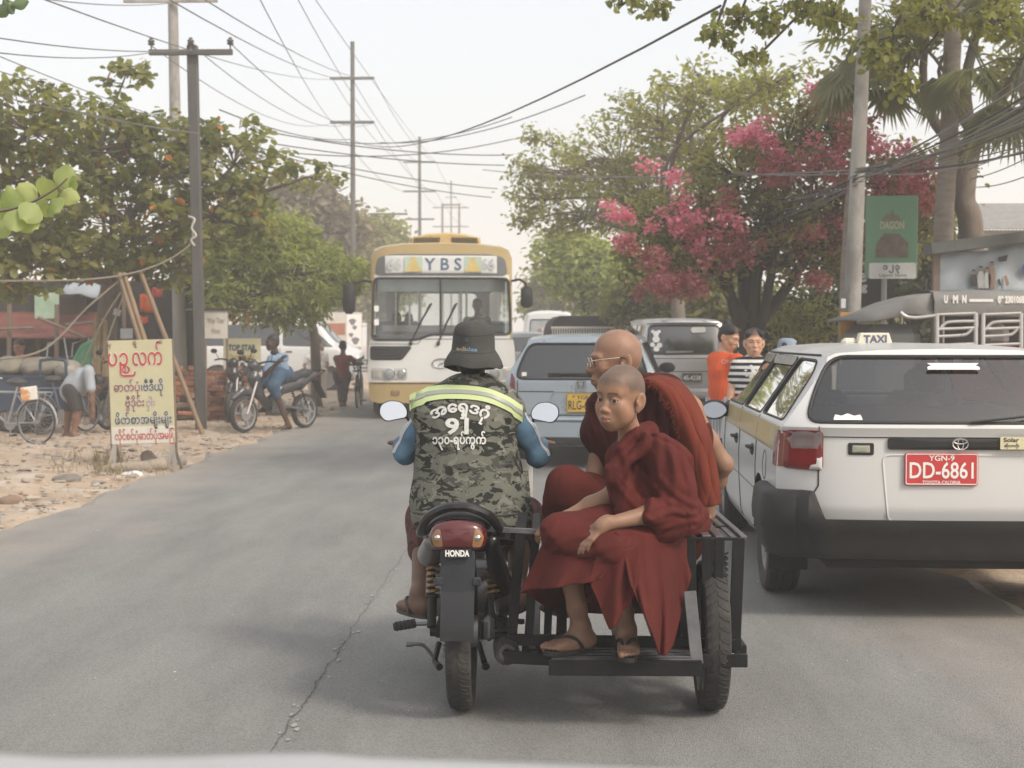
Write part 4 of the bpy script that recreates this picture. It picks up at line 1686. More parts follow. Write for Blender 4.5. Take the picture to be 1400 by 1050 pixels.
 for k in range(4):
  MB().tube([S.hit_near(x,1.02+k*.055)+V(0,-.016,0) for x in np.linspace(-1.15,-.68,6)],.008,5).build('vent_slat',BLACKPL,T)
 for sd in (-1,1):
  o=dense(round_poly([(sd*1.18,.66),(sd*.58,.66),(sd*.58,.86),(sd*1.18,.86)],.04),.08)
  S.patch(o,.010).build('lamp_panel',mat('lamp panel',(.50,.50,.48),rough=.3,metal=.2),T,smooth=60)
  for x,r in ((.87,.085),(.67,.062)):
   c=S.hit_near(sd*x,.762)+V(0,-.012,0)
   lathe_lamp(T,'headlight',c,r,mat('lamp glass',(.28,.30,.29),rough=.1,coat=.7))
  o=dense(rrect(sd*1.10-.07,.69,sd*1.10+.07,.835,.01),.06)
  S.patch(o,.018).build('indicator',mat('pale lens',(.42,.40,.35),rough=.15,coat=.5),T)
  c=S.hit_near(sd*.78,.44)+V(0,-.01,0)
  o=dense(rrect(sd*.78-.075,.395,sd*.78+.075,.49,.03),.05)
  S.patch(o,.014).build('fog_lamp',mat('fog lens',(.26,.16,.06),rough=.2,coat=.5),T)
 sm=MB()
 sm.tube([S.hit_near(x,.60)+V(0,-.003,0) for x in np.linspace(-1.2,1.2,30)],.008,4)
 sm.tube([S.hit_near(x,1.26+.08*(x>-.4))+V(0,-.003,0) for x in np.linspace(-1.2,1.2,40)],.005,4)
 sm.build('panel_seam',SEAL,T)
 em=MB()
 c=S.hit_near(0,.94)+V(0,-.014,0)
 em.tube([c+V(.16*math.cos(a),0,.075*math.sin(a)) for a in np.linspace(0,2*PI,24)[:-1]],.010,5,closed=True)
 em.tube([c+V(-.06,0,-.06),c+V(-.02,0,.01),c+V(.02,0,-.01),c+V(.06,0,.06)],.012,5)
 em.build('badge',CHROME,T)
 for x0,x1 in ((-.52,-.20),(-.06,.22)):
  wp=MB()
  b=S.hit_near(x0,1.28)+V(0,-.03,0)
  e=S.hit_near(x1,1.92)+V(0,-.03,0)
  wp.tube([b,lerp(b,e,.5)+V(0,-.02,0),e],.013,6)
  wp.tube([lerp(b,e,.45)+V(-.01,-.02,.0),e+V(.03,-.01,.02)],.018,6)
  wp.tube([b,b+V(0,.03,-.03)],.03,6)
  wp.build('wiper',BLACKPL,T)
 for sd,dz,k in ((-1,-.02,1.0),(1,.0,.75)):
  c=V(sd*(1.245+.17*(1.7 if sd<0 else 1)),-.1,1.36+(54 if sd>0 else 52)/82)
  ar=MB()
  ar.tube([(sd*1.18,.15,c.z+.30),(sd*1.30,-.05,c.z+.32),c+V(-sd*.02,0,.25),c],.022,6)
  ao=ar.build('mirror_arm',BLACKPL,T)
  m_=MB().box(c+V(0,.02,.02),(.20,.14,.36 if sd>0 else .52),None,.055)
  mo=m_.build('mirror',BLACKPL,ao,smooth=60)
 fl=MB().box((0,5,.62),(2.35,9.3,.05))
 fl.build('floor',mat('bus floor',(.30,.30,.29),rough=.8),T)
 d=MB().box((0,.42,1.32),(2.2,.45,.30),None,.06)
 d.build('dashboard',mat('dash grey',(.40,.40,.39),rough=.8),T)
 d=MB().box((.02,.18,1.515),(2.05,.04,.115),None,.01)
 d.build('dash_cloth',mat('white cloth',(.66,.67,.66),rough=.9),T)
 d=MB().box((0,.32,2.25),(2.16,.03,.22),None,.005)
 d.build('sun_visor',mat('mint film',(.62,.70,.66),rough=.5,var=.15,scale=3),T)
 for k in range(5):
  for x in (-.80,.80):
   s_=MB()
   y=2.4+k*1.3
   s_.box((x,y,1.0),(.80,.42,.12),None,.04)
   s_.box((x,y+.24,1.34),(.80,.10,.66),None,.04)
   s_.build('seat',mat('bus seat',(.24,.28,.33),rough=.9),T)
 for x,y in ((-.55,1.1),(.45,1.5),(-.4,3.0),(.4,3.6),(-.78,.6)):
  MB().tube([(x,y,.6),(x,y,2.75)],.018,6).build('hand_rail',mat('rail metal',(.7,.7,.68),rough=.3,metal=.6),T)
 st_=MB()
 c=V(.62,.55,1.52)
 st_.tube([c+Matrix.Rotation(-.9,3,'X')@V(.23*math.cos(a),.23*math.sin(a),0) for a in np.linspace(0,2*PI,24)[:-1]],.017,6,closed=True)
 st_.tube([c,c+V(0,-.1,-.25)],.03,6)
 st_.build('steering_wheel',BLACKPL,T)
 for k,(x,z) in enumerate(((-1.15,1.85),(-1.15,1.62))):
  MB().prism(rrect(-.04,-.05,.04,.05,.02),0,.004,on(x+.06,z,.012)).build('sticker',INK_W,T)
 MB().box((0,5,.36),(2.2,9.2,.2)).build('underbody',DARKIN,T)
 for yc in (1.9,7.4):
  for sd in (-1,1):
   wheel(T,(sd*1.07,yc,.46),.46,.27,sd,spokes=4)
 ex=MB()
 ex.tube([(-1.05,.35,.34),(-1.1,.3,.2),(-1.09,.28,.1)],.02,6)
 ex.build('tow_hook',BLACKPL,T)
 return T,X,D
make_blue_estate()
make_silver_mpv()
make_hooded_truck()
make_far_minibus()
make_far_car()
BUS,BX,BD=make_bus()
BLKMETAL=mat('black painted steel',(.009,.0095,.0105),rough=.5,var=.3,scale=14,bump=.12,bscale=120,col2=(.035,.033,.031),thr=.63,soft=.15,spec=.28)
WORN=mat('worn steel',(.16,.16,.165),rough=.38,metal=.6,var=.3,scale=18)
BLKGLOSS=mat('black gloss',(.009,.009,.010),rough=.3,var=.15,coat=.12)
ALU=mat('dull alloy',(.20,.20,.205),rough=.5,metal=.75,var=.25,scale=20)
BRONZE=mat('spring bronze',(.30,.19,.09),rough=.4,metal=.5,var=.2)
NAVYPL=mat('blue black plastic',(.026,.031,.040),rough=.55,var=.25,scale=10,bump=.2,bscale=200)
def moto_tyre(parent,c,r,w_,name='tyre',n=44,lugs=True,m=None):
 t=MB()
 h=w_/2
 pr=[(r*.76,-h*.62),(r*.84,-h*.92),(r*.92,-h*.98),(r*.96,-h*.80),(r*.985,-h*.4),(r*.99,0),(r*.985,h*.4),(r*.96,h*.80),(r*.92,h*.98),(r*.84,h*.92),(r*.76,h*.62)]
 t.lathe(pr,n,c,(1,0,0),closed=True)
 o=t.build(name,m or RUBBER,parent,smooth=50)
 if lugs:
  g=MB()
  cx=Vector(c)
  for k in range(n):
   for sd in (-1,1):
    a0=2*PI*(k+(.5 if sd>0 else 0))/n
    vs=[]
    for q,(u,da) in enumerate(((.06,0),(.42,.35),(.80,.55),(.86,1.0),(.45,.85),(.06,.5))):
     rr_=r*(1.0-.03*u*u*1.4)
     a=a0+da*2*PI/n
     vs.append((rr_,a,u*h*sd))
    top=[cx+V(x,rr_*math.cos(a),rr_*math.sin(a)) for rr_,a,x in vs]
    bot=[cx+V(x,(rr_-.012)*math.cos(a),(rr_-.012)*math.sin(a)) for rr_,a,x in vs]
    f=[tuple(range(6)),]+[(i,(i+1)%6,6+(i+1)%6,6+i) for i in range(6)]
    if sd<0:
     f=[q[::-1] for q in f]
    g.add(top+bot,f)
  go=g.build('tread',m or RUBBER,o,smooth=0)
  go['kind']='stuff'
 return o
def coil(p0,p1,r,turns,rw,n=9):
 p0,p1=Vector(p0),Vector(p1)
 R=frame_of(p1-p0)
 L_=(p1-p0).length
 return [p0+R@V(r*math.cos(2*PI*t),r*math.sin(2*PI*t),L_*t/turns) for t in np.linspace(0,turns,int(turns*n))]
def make_bike():
 B=thing('motorcycle','black motorcycle with red tail light and dark mudflap, ridden by the man in camouflage','motorcycle',(-.308,5.33,0))
 rm=MB()
 rm.lathe([(.205,-.022),(.215,-.028),(.220,-.024),(.210,0),(.220,.024),(.215,.028),(.205,.022),(.198,0)],36,(0,0,.285),(1,0,0),closed=True)
 rm.lathe([(.001,-.06),(.055,-.06),(.06,-.03),(.06,.03),(.055,.06),(.001,.06)],18,(0,0,.285),(1,0,0))
 wr=rm.build('wheel',ALU,B)
 moto_tyre(wr,(0,0,.285),.285,.092)
 sp= None
 for k in range(24):
  a=2*PI*k/24
  q=MB().cyl((.03*(-1)**k,.055*math.cos(a),.285+.055*math.sin(a)),(0,.205*math.cos(a+.25),.285+.205*math.sin(a+.25)),.002,n=4)
  q.build('spoke',ALU,wr)
 sa=MB()
 for x in (-.085,.085):
  sa.bar((x,-.03,.285),(x,.48,.33),.022,.04)
  sa.lathe([(.001,-.02),(.02,-.02),(.02,.02),(.001,.02)],10,(x*1.15,0,.285),(1,0,0))
 sa.build('swing_arm',BLKMETAL,B)
 ch=MB()
 for k in range(34):
  y=-.075+.02*k
  for z in (.285+.075,.285-.075):
   yy=y
   if y<0:
    a=math.acos(max(-1,min(1,y/.08)))
   ch.box((-.062,yy,z),(.012,.013,.014),None,.003)
 for k in range(12):
  a=PI/2+PI*k/11
  ch.box((-.062,.078*math.cos(a),.285+.078*math.sin(a)),(.012,.013,.014),Matrix.Rotation(a,3,'X'),.003)
 co=ch.build('chain',ALU,B)
 co['kind']='stuff'
 spk=MB().lathe([(.001,-.004),(.072,-.004),(.072,.004),(.001,.004)],26,(-.062,0,.285),(1,0,0))
 spk.build('sprocket',ALU,B)
 for x in (-.112,.112):
  s_=MB()
  s_.cyl((x,-.01,.30),(x,.045,.40),.017)
  s_.cyl((x,.045,.40),(x,.10,.60),.009)
  s_.lathe([(.026,-.006),(.026,.006),(.01,.01)],12,(x,.05,.405),(0,.25,1))
  so=s_.build('shock_absorber',BLKMETAL,B)
  MB().tube(coil((x,.052,.405),(x,.095,.575),.022,8,.005),.0062,6).build('spring',BRONZE,so)
 def fl(x,z):
  return V(x,-.262-.03*(z-.4)+.9*x*x+(.03*max(0,z-.55)),z)
 m=MB()
 prof=[(.62,.058),(.60,.061),(.50,.059),(.42,.056),(.39,.052),(.378,.046)]
 def fm(u,v):
  q=v*(len(prof)-1)
  i=min(len(prof)-2,int(q))
  z=lerp(prof[i][0],prof[i+1][0],q-i)
  h=lerp(prof[i][1],prof[i+1][1],q-i)
  return fl((2*u-1)*h,z)
 m.grid(fm,13,16)
 m.grid(lambda u,v:fm(u,v)+V(0,.006,0),13,16)
 e= lambda t:[fm(0,t),fm(0,t)+V(0,.006,0)]
 m.grid(lambda u,v:fm(0,v)+V(0,.006*u,0),2,16)
 m.grid(lambda u,v:fm(1,v)+V(0,.006*u,0),2,16)
 m.grid(lambda u,v:fm(v,1)+V(0,.006*u,0),2,13)
 mo=m.build('mudflap',NAVYPL,B,smooth=40)
 for x in (-.066,.066):
  q=MB()
  q.box(fl(x,.512)+V(0,-.004,0),(.03,.01,.03),None,.006)
  q.lathe([(.004,-.004),(.010,-.004),(.010,.004),(.004,.004)],10,fl(x*1.12,.512)+V(0,-.01,0),(0,1,0),closed=True)
  q.build('flap_ear',NAVYPL,mo)
 fd=MB()
 fd.grid(lambda u,v:V((2*v-1)*.058,.325*math.cos(lerp(1.85,3.05,u))*1.0,.285+.325*math.sin(lerp(1.85,3.05,u))),14,5)
 fd.build('mudguard',BLKGLOSS,B)
 bd=MB()
 bM=face_cam(fl(0,.612)+V(0,-.010,0),(0,-1,.12))
 bd.prism(round_poly([(-.045,-.018),(.045,-.018),(.05,.016),(-.05,.016)],.012),0,.006,bM,bev=.002)
 b_=bd.build('badge',BLKGLOSS,B)
 t=MB()
 text_on(t,'HONDA',.030,bM@Matrix.Translation((0,-.010,.0075)),bold=.0011,width=.084)
 t.build('lettering',INK_W,b_,smooth=0)
 cw=SDF()
 cw.box((0,-.12,.665),(.095,.14,.05),.04,k=.03)
 cw.cap((-.075,-.06,.63),(-.11,.30,.60),.045,.06,k=.04)
 cw.cap((.075,-.06,.63),(.11,.30,.60),.045,.06,k=.04)
 cw.box((0,.28,.625),(.10,.30,.035),.03,k=.03)
 sdf_obj(cw,cw.lo-.03,cw.hi+.03,.009,'tail_cowl',BLKGLOSS,B)
 sp_=SDF()
 sp_.cap((-.100,-.10,.625),(-.125,.12,.55),.034,.05,k=.03)
 sdf_obj(sp_,sp_.lo-.02,sp_.hi+.02,.008,'side_panel',mat('grey side panel',(.14,.145,.15),rough=.3,metal=.4,coat=.4),B)
 s2_=SDF()
 s2_.cap((.112,-.10,.63),(.142,.10,.44),.030,.040,k=.03)
 s2_.cap((.142,.10,.44),(.13,.30,.40),.040,.05,k=.03)
 sdf_obj(s2_,s2_.lo-.02,s2_.hi+.02,.008,'side_panel',BLKGLOSS,B)
 o=round_poly([(-.088,-.048),(.088,-.048),(.105,.0),(.085,.042),(.03,.056),(-.03,.056),(-.085,.042),(-.105,.0)],.025,4)
 TM=Matrix.Translation((0,-.255,.668))@Matrix.Rotation(-.10,4,'X')@face_cam((0,0,0))
 ln=MB()
 n_=len(o)
 rings=[(1.0,-.05),(1.0,0),(.95,.012),(.75,.02),(.4,.026)]
 vs=[TM@V(x*k,y*k,z-(.35*(x*k)**2)*8*.4) for k,z in rings for x,y in o]+[TM@V(0,0,.028)]
 fs=[(k*n_+i,k*n_+(i+1)%n_,(k+1)*n_+(i+1)%n_,(k+1)*n_+i) for k in range(4) for i in range(n_)]+[(4*n_+i,4*n_+(i+1)%n_,len(vs)-1) for i in range(n_)]
 ln.add(vs,fs)
 lo=ln.build('tail_light',mat('dark red lens',(.085,.008,.010),rough=.18,coat=.6,var=.1),B,smooth=60)
 bvh=BVHTree.FromPolygons([Vector(v) for v in vs],fs)
 for sd in (-1,1):
  o2=dense(round_poly([(sd*.050,-.036),(sd*.082,-.036),(sd*.093,.0),(sd*.074,.026),(sd*.060,.026)],.01),.012)
  q=MB()
  def pr(x,y):
   a,b=TM@V(x,y,.2),TM@V(x,y,-.2)
   h=bvh.ray_cast(a,(b-a).normalized())
   return (h[0] if h[0] else TM@V(x,y,0))+V(0,-.003,0)
  cx,cy=sum(p[0] for p in o2)/len(o2),sum(p[1] for p in o2)/len(o2)
  vv=[pr(x,y) for x,y in o2]+[pr(cx+.5*(x-cx),cy+.5*(y-cy)) for x,y in o2]+[pr(cx,cy)+V(0,-.002,0)]
  k=len(o2)
  q.add(vv,[(i,(i+1)%k,k+(i+1)%k,k+i) for i in range(k)]+[(k+i,k+(i+1)%k,2*k) for i in range(k)])
  qo=q.build('indicator',mat('smoked amber lens',(.24,.12,.05),rough=.15,coat=.6),lo,smooth=60)
  c=pr(cx,cy)+V(0,-.004,0)
  MB().lathe([(.001,-.005),(.006,-.004),(.010,0),(.010,.003)],10,c,(0,1,0)).build('screw',CHROME,qo)
 gr=MB()
 gr.tube(spline([(-.125,.30,.65),(-.148,.02,.645),(-.142,-.10,.672),(-.108,-.17,.728),(-.05,-.20,.760),(0,-.205,.766),(.05,-.20,.760),(.108,-.17,.728),(.142,-.10,.672),(.148,.02,.645),(.125,.30,.65)],6),.017,8)
 gr.build('grab_rail',BLKGLOSS,B)
 g2=MB()
 g2.tube(spline([(-.115,.04,.645),(-.10,-.09,.682),(-.055,-.145,.716),(0,-.158,.726),(.055,-.145,.716),(.10,-.09,.682),(.115,.04,.645)],6),.020,8)
 g2.build('seat_end',mat('seat vinyl',(.025,.025,.027),rough=.5,bump=.2,bscale=200),B)
 st=SDF()
 st.box((0,.47,.655),(.105,.42,.035),.03)
 sdf_obj(st,st.lo-.02,st.hi+.02,.012,'seat',MATS['seat vinyl'],B)
 en=MB()
 en.box((0,.62,.33),(.20,.34,.20),None,.03)
 en.lathe([(.001,-.17),(.09,-.17),(.10,-.14),(.10,.14),(.09,.17),(.001,.17)],18,(0,.52,.34),(1,0,0))
 for k in range(6):
  en.box((0,.80+k*.016,.36),(.15,.006,.12),None,.002)
 en.build('engine',ALU,B)
 fr=MB()
 fr.tube([(0,.30,.62),(0,.62,.55),(0,.95,.80),(0,1.0,.92)],.035,8)
 fr.tube([(.09,.10,.62),(.09,.5,.40),(.06,.7,.34)],.014,6)
 fr.tube([(-.09,.10,.62),(-.09,.5,.40),(-.06,.7,.34)],.014,6)
 fr.build('frame',BLKMETAL,B)
 for sd in (-1,1):
  ls=MB()
  ls.grid(lambda u,v:V(sd*(.10+.15*v),.86+.10*v*v-.04*u,.42+.46*u-.05*v),8,6)
  ls.grid(lambda u,v:V(sd*(.10+.15*v),.872+.10*v*v-.04*u,.42+.46*u-.05*v),8,6)
  ls.build('leg_shield',mat('off-white shield',(.52,.52,.50),rough=.35),B)
 fk=MB()
 for x in (-.07,.07):
  fk.tube([(x,1.03,.86),(x,1.24,.29)],.018,8)
 fk.build('fork',ALU,B)
 fw=MB().lathe([(.205,-.022),(.215,-.028),(.220,-.024),(.210,0),(.220,.024),(.215,.028),(.205,.022),(.198,0)],32,(0,1.24,.285),(1,0,0),closed=True)
 fw.lathe([(.001,-.05),(.05,-.05),(.05,.05),(.001,.05)],14,(0,1.24,.285),(1,0,0))
 fo=fw.build('wheel',ALU,B)
 moto_tyre(fo,(0,1.24,.285),.285,.085,lugs=False)
 hb=MB()
 hb.tube(spline([(-.31,.77,.885),(-.22,.88,.91),(-.06,.98,.93),(.06,.98,.93),(.22,.88,.91),(.31,.77,.885)],5),.012,8)
 ho=hb.build('handlebar',BLKMETAL,B)
 for x in (-.31,.31):
  MB().tube([(x*.82,.82,.893),(x*1.04,.755,.882)],.018,8).build('grip',RUBBER,ho)
 cs=SDF().box((0,1.0,.95),(.10,.09,.075),.05)
 sdf_obj(cs,cs.lo-.02,cs.hi+.02,.012,'headlamp_cowl',BLKGLOSS,B)
 for sd,px,py in ((-1,537,562),(1,746,564)):
  c=at(px,py,6.18)-Vector((-.308,5.33,0))
  ms=MB()
  ms.tube(spline([(sd*.20,.89,.91),(sd*.25,.88,.96),(c.x-sd*.05,c.y+.03,c.z-.02),(c.x,c.y+.015,c.z)],5),.006,6)
  mo_=ms.build('mirror_stem',BLKMETAL,B)
  ol=round_poly([(-.058,-.026),(.030,-.044),(.056,-.012),(.050,.026),(.012,.044),(-.036,.038),(-.060,.004)],.03,4)
  ol=[(x*sd,y) for x,y in ol]
  MM=face_cam(c,(-.08*sd,-1,.22))
  sh=MB()
  n2=len(ol)
  rr_=[(1.06,.004),(1.08,-.004),(.95,-.02),(.6,-.032)]
  sh.add([MM@V(x*k,y*k,z) for k,z in rr_ for x,y in ol],[(k*n2+i,k*n2+(i+1)%n2,(k+1)*n2+(i+1)%n2,(k+1)*n2+i) for k in range(3) for i in range(n2)]+[tuple(3*n2+i for i in range(n2))])
  so=sh.build('mirror_shell',BLKPL2,mo_,smooth=50)
  gl_=MB().prism(ol if sd>0 else ol,0,.003,MM)
  gl_.build('mirror_glass',MIRROR,mo_,smooth=0)
 pg=MB()
 pg.tube([at(566,853,5.50)-B.location,at(600,852,5.45)-B.location],.009,6)
 po=pg.build('footpeg_bracket',ALU,B)
 rb=MB()
 a,b=at(538,857,5.45)-B.location,at(568,852,5.45)-B.location
 rb.tube([a,lerp(a,b,.1),b],[.013,.017,.017],10)
 for k in range(5):
  c=lerp(a,b,.15+.18*k)
  rb.lathe([(.017,-.003),(.0195,0),(.017,.003)],10,c,b-a)
 rb.build('footpeg',RUBBER,B)
 lv=MB()
 L_=[at(560,881,5.55),at(578,882,5.55),at(590,895,5.55),at(600,908,5.55)]
 lv.tube(spline([p-B.location for p in L_],5),.007,6)
 c=at(560,881,5.55)-B.location
 lv.tube([c+V(-.012,0,0),c+V(.012,0,0)],.010,8)
 lv.build('gear_lever',ALU,B)
 sd_=MB()
 sd_.tube([at(600,880,5.5)-B.location,at(594,905,5.4)-B.location,at(601,912,5.35)-B.location],[.012,.010,.014],8)
 sd_.build('side_stand',BLKMETAL,B)
 sc_=MB()
 sc_.tube([at(655,880,5.5)-B.location,at(662,905,5.42)-B.location],[.010,.012],8)
 sc_.box(at(664,911,5.42)-B.location,(.03,.03,.025),None,.008)
 sc_.build('centre_stand',BLKMETAL,B)
 ex=MB()
 e0,e1=at(693,893,5.16)-B.location,at(688,872,5.75)-B.location
 ex.tube([e0+(e0-e1).normalized()*.0,lerp(e0,e1,.06),lerp(e0,e1,.5),e1,V(.10,.75,.30)],[.040,.047,.047,.040,.016],16,cap=False)
 ex.lathe([(.040,.0),(.030,.012),(.016,.014),(.014,.05),(.001,.05)],16,e0,e1-e0)
 ex.build('exhaust',mat('burnt steel',(.10,.095,.09),rough=.45,metal=.5,var=.3,scale=14),B)
 bk=MB()
 bk.tube([(.10,.0,.30),(.115,.3,.30),(.12,.55,.31)],.008,6)
 bk.box((.10,-.005,.30),(.04,.09,.09),None,.02)
 bk.tube([(.13,-.05,.36),(.10,.20,.45),(.11,.45,.40)],.007,6)
 bk.build('brake_rod',ALU,B)
 return B
BLKPL2=mat('mirror back',(.02,.02,.022),rough=.5)
bike=make_bike()
def make_sidecar():
 S_=thing('sidecar','black steel slatted sidecar carrying the two monks, fixed to the right of the motorcycle','sidecar',(at(860,800,5.3).x,5.3,0),world=True)
 def bar(name,p,q,w_,t,up=(0,0,1),m=BLKMETAL):
  return MB().bar(p,q,w_,t,up).build(name,m,S_)
 DR=5.22
 P= lambda x,y,d=DR:at(x,y,d)
 for x0,x1,w_ in ((712,699,.036),(733,722,.031)):
  mb=MB()
  mb.tube([P(x0+2,722,DR+.5),P(x0,723,DR+.02),P(x0,725,DR),P(x1,880,DR)],.004,4)
  bar('upright',P(x0,722),P(x1,882),w_,.008,(0,1,0))
  bar('side_slat',P(x0,723),P(x0,723)+V(0,.45,0),w_,.006)
 for x in (748,765):
  bar('upright',P(x+6,735,5.6),P(x,880,5.6),.03,.008,(0,1,0))
 bar('top_rail',P(655,723),P(742,727),.020,.012,(0,1,0),WORN)
 bar('link_arm',P(640,740,5.5),P(705,742,5.3),.022,.022)
 bar('link_arm',P(640,870,5.6),P(700,868,5.3),.026,.026)
 bar('link_arm',P(660,845,5.9),P(715,850,5.7),.02,.02)
 bar('base_rail',P(691,874),P(1013,880),.038,.030,(0,1,0))
 bar('base_rail',P(690,898,5.16),P(752,901,5.16),.044,.02,(0,1,0))
 for x in (718,737):
  bar('short_post',P(x,880),P(x,892),.024,.006,(0,1,0))
 for x in (730,790,850,905,950,1003):
  a=P(x,882)
  bar('floor_slat',V(a.x,5.22,.238),V(a.x,6.25,.238),.04,.012)
 bar('base_rail',V(P(694,870).x,6.25,.24),V(P(1013,870).x,6.25,.24),.04,.03,(0,1,0))
 zs=.252
 xl,xr=P(750,900,5.0).x,P(956,900,5.0).x
 for k in range(5):
  y=5.045+k*.048
  bar('step_slat',V(xl+.01,y,zs-.006),V(xr-.01,y,zs-.006),.026,.008,(0,0,1),WORN)
 for x in (xl+.02,(xl+xr)/2,xr-.02):
  bar('step_bearer',V(x,5.01,zs-.022),V(x,5.30,zs-.022),.03,.02)
 bar('step_lip',V(xl,5.005,zs-.026),V(xr+.01,5.005,zs-.026),.055,.012,(0,1,0))
 xa,xb=P(957,905,5.1).x,P(1022,905,5.1).x
 bar('step_lip',V(xa-.02,5.10,zs-.02),V(xb,5.10,zs-.02),.046,.012,(0,1,0))
 for x in np.linspace(xa+.012,xb-.03,4):
  bar('corner_slat',V(x,5.10,zs-.002),V(x,5.36,zs-.002),.022,.008)
 bar('brace',P(943,808,5.12),P(953,908,5.08),.044,.008,(0,1,0),WORN)
 for x0,y0,x1,y1,w_ in ((1010,738,1004,882,.044),(984,734,980,878,.034),(966,733,964,876,.032),(941,735,942,880,.055)):
  bar('upright',P(x0,y0),P(x1,y1),w_,.010,(0,1,0))
  a=P(x0,y0)
  bar('top_slat',a+V(0,-.004,.0),V(a.x-.015,6.0,a.z),w_,.008,(0,0,1),WORN if x0>960 else BLKMETAL)
 zr=P(1010,738).z
 xq0,xq1=P(930,738).x,P(1018,738).x
 for y in (5.222,5.55,5.98):
  bar('top_cross_bar',V(xq0,y,zr+.003),V(xq1,y,zr+.003),.016,.010,(0,0,1))
 bar('corner_rail',V(xq1-.004,5.215,zr+.010),V(xq1-.02,6.02,zr+.010),.024,.010,(0,0,1),WORN)
 bar('upright',V(xq1-.02,6.0,zr),V(xq1-.02,6.0,.24),.04,.010,(0,1,0))
 bar('upright',V(xq0,6.0,zr),V(xq0,6.0,.24),.04,.010,(0,1,0))
 bar('base_rail',V(xq1-.01,5.22,.245),V(xq1-.02,6.2,.245),.04,.03)
 xs0,xs1=P(770,800).x,P(930,800).x
 for y0,y1,z in ((5.34,5.64,.50),(5.78,6.12,.50)):
  for k in range(4):
   x=lerp(xs0+.04,xs1-.04,k/3)
   bar('seat_board',V(x,y0,z),V(x,y1,z),.08,.018)
  for x in (xs0,xs1):
   for y in (y0+.02,y1-.02):
    bar('seat_post',V(x,y,z-.01),V(x,y,.245),.035,.03)
 bar('back_board',V(xs0,5.70,.72),V(xs1,5.70,.72),.09,.02,(0,1,0))
 for x in (xs0,xs1):
  bar('seat_post',V(x,5.70,.76),V(x,5.70,.245),.035,.02,(0,1,0))
 wx=P(974,850,5.3).x
 c=(wx,5.36,.272)
 rm=MB().lathe([(.195,-.022),(.205,-.030),(.212,-.026),(.20,0),(.212,.026),(.205,.030),(.195,.022),(.188,0)],32,c,(1,0,0),closed=True)
 rm.lathe([(.001,-.05),(.05,-.05),(.05,.05),(.001,.05)],14,c,(1,0,0))
 wo_=rm.build('wheel',ALU,S_)
 moto_tyre(wo_,c,.275,.094)
 for k in range(20):
  a=2*PI*k/20
  MB().cyl((c[0]+.03*(-1)**k,c[1]+.05*math.cos(a),c[2]+.05*math.sin(a)),(c[0],c[1]+.195*math.cos(a+.25),c[2]+.195*math.sin(a+.25)),.002,n=4).build('spoke',ALU,wo_)
 bar('axle_arm',V(wx-.08,5.36,.26),V(wx-.08,5.9,.25),.03,.03)
 MB().cyl((wx-.10,5.36,.265),(wx+.06,5.36,.265),.016).build('axle',BLKMETAL,S_)
 MB().bar((wx-.068,5.20,.29),(wx-.055,5.22,.10),.014,.012).build('mud_stay',WORN,S_)
 for x in (wx+.052,wx-.072):
  cc=coil((x,5.45,.33),(x,5.45,.56),.020,11,.004)
  MB().tube(cc,.0045,5).build('spring',BLKMETAL,S_)
  MB().cyl((x,5.45,.30),(x,5.45,.60),.010).build('spring_rod',BLKMETAL,S_)
 return S_
sidecar=make_sidecar()
def axes(f,up=(0,0,1)):
 f=Vector(f).normalized()
 u=Vector(up)
 u=(u-f*u.dot(f)).normalized()
 return u.cross(f),f,u
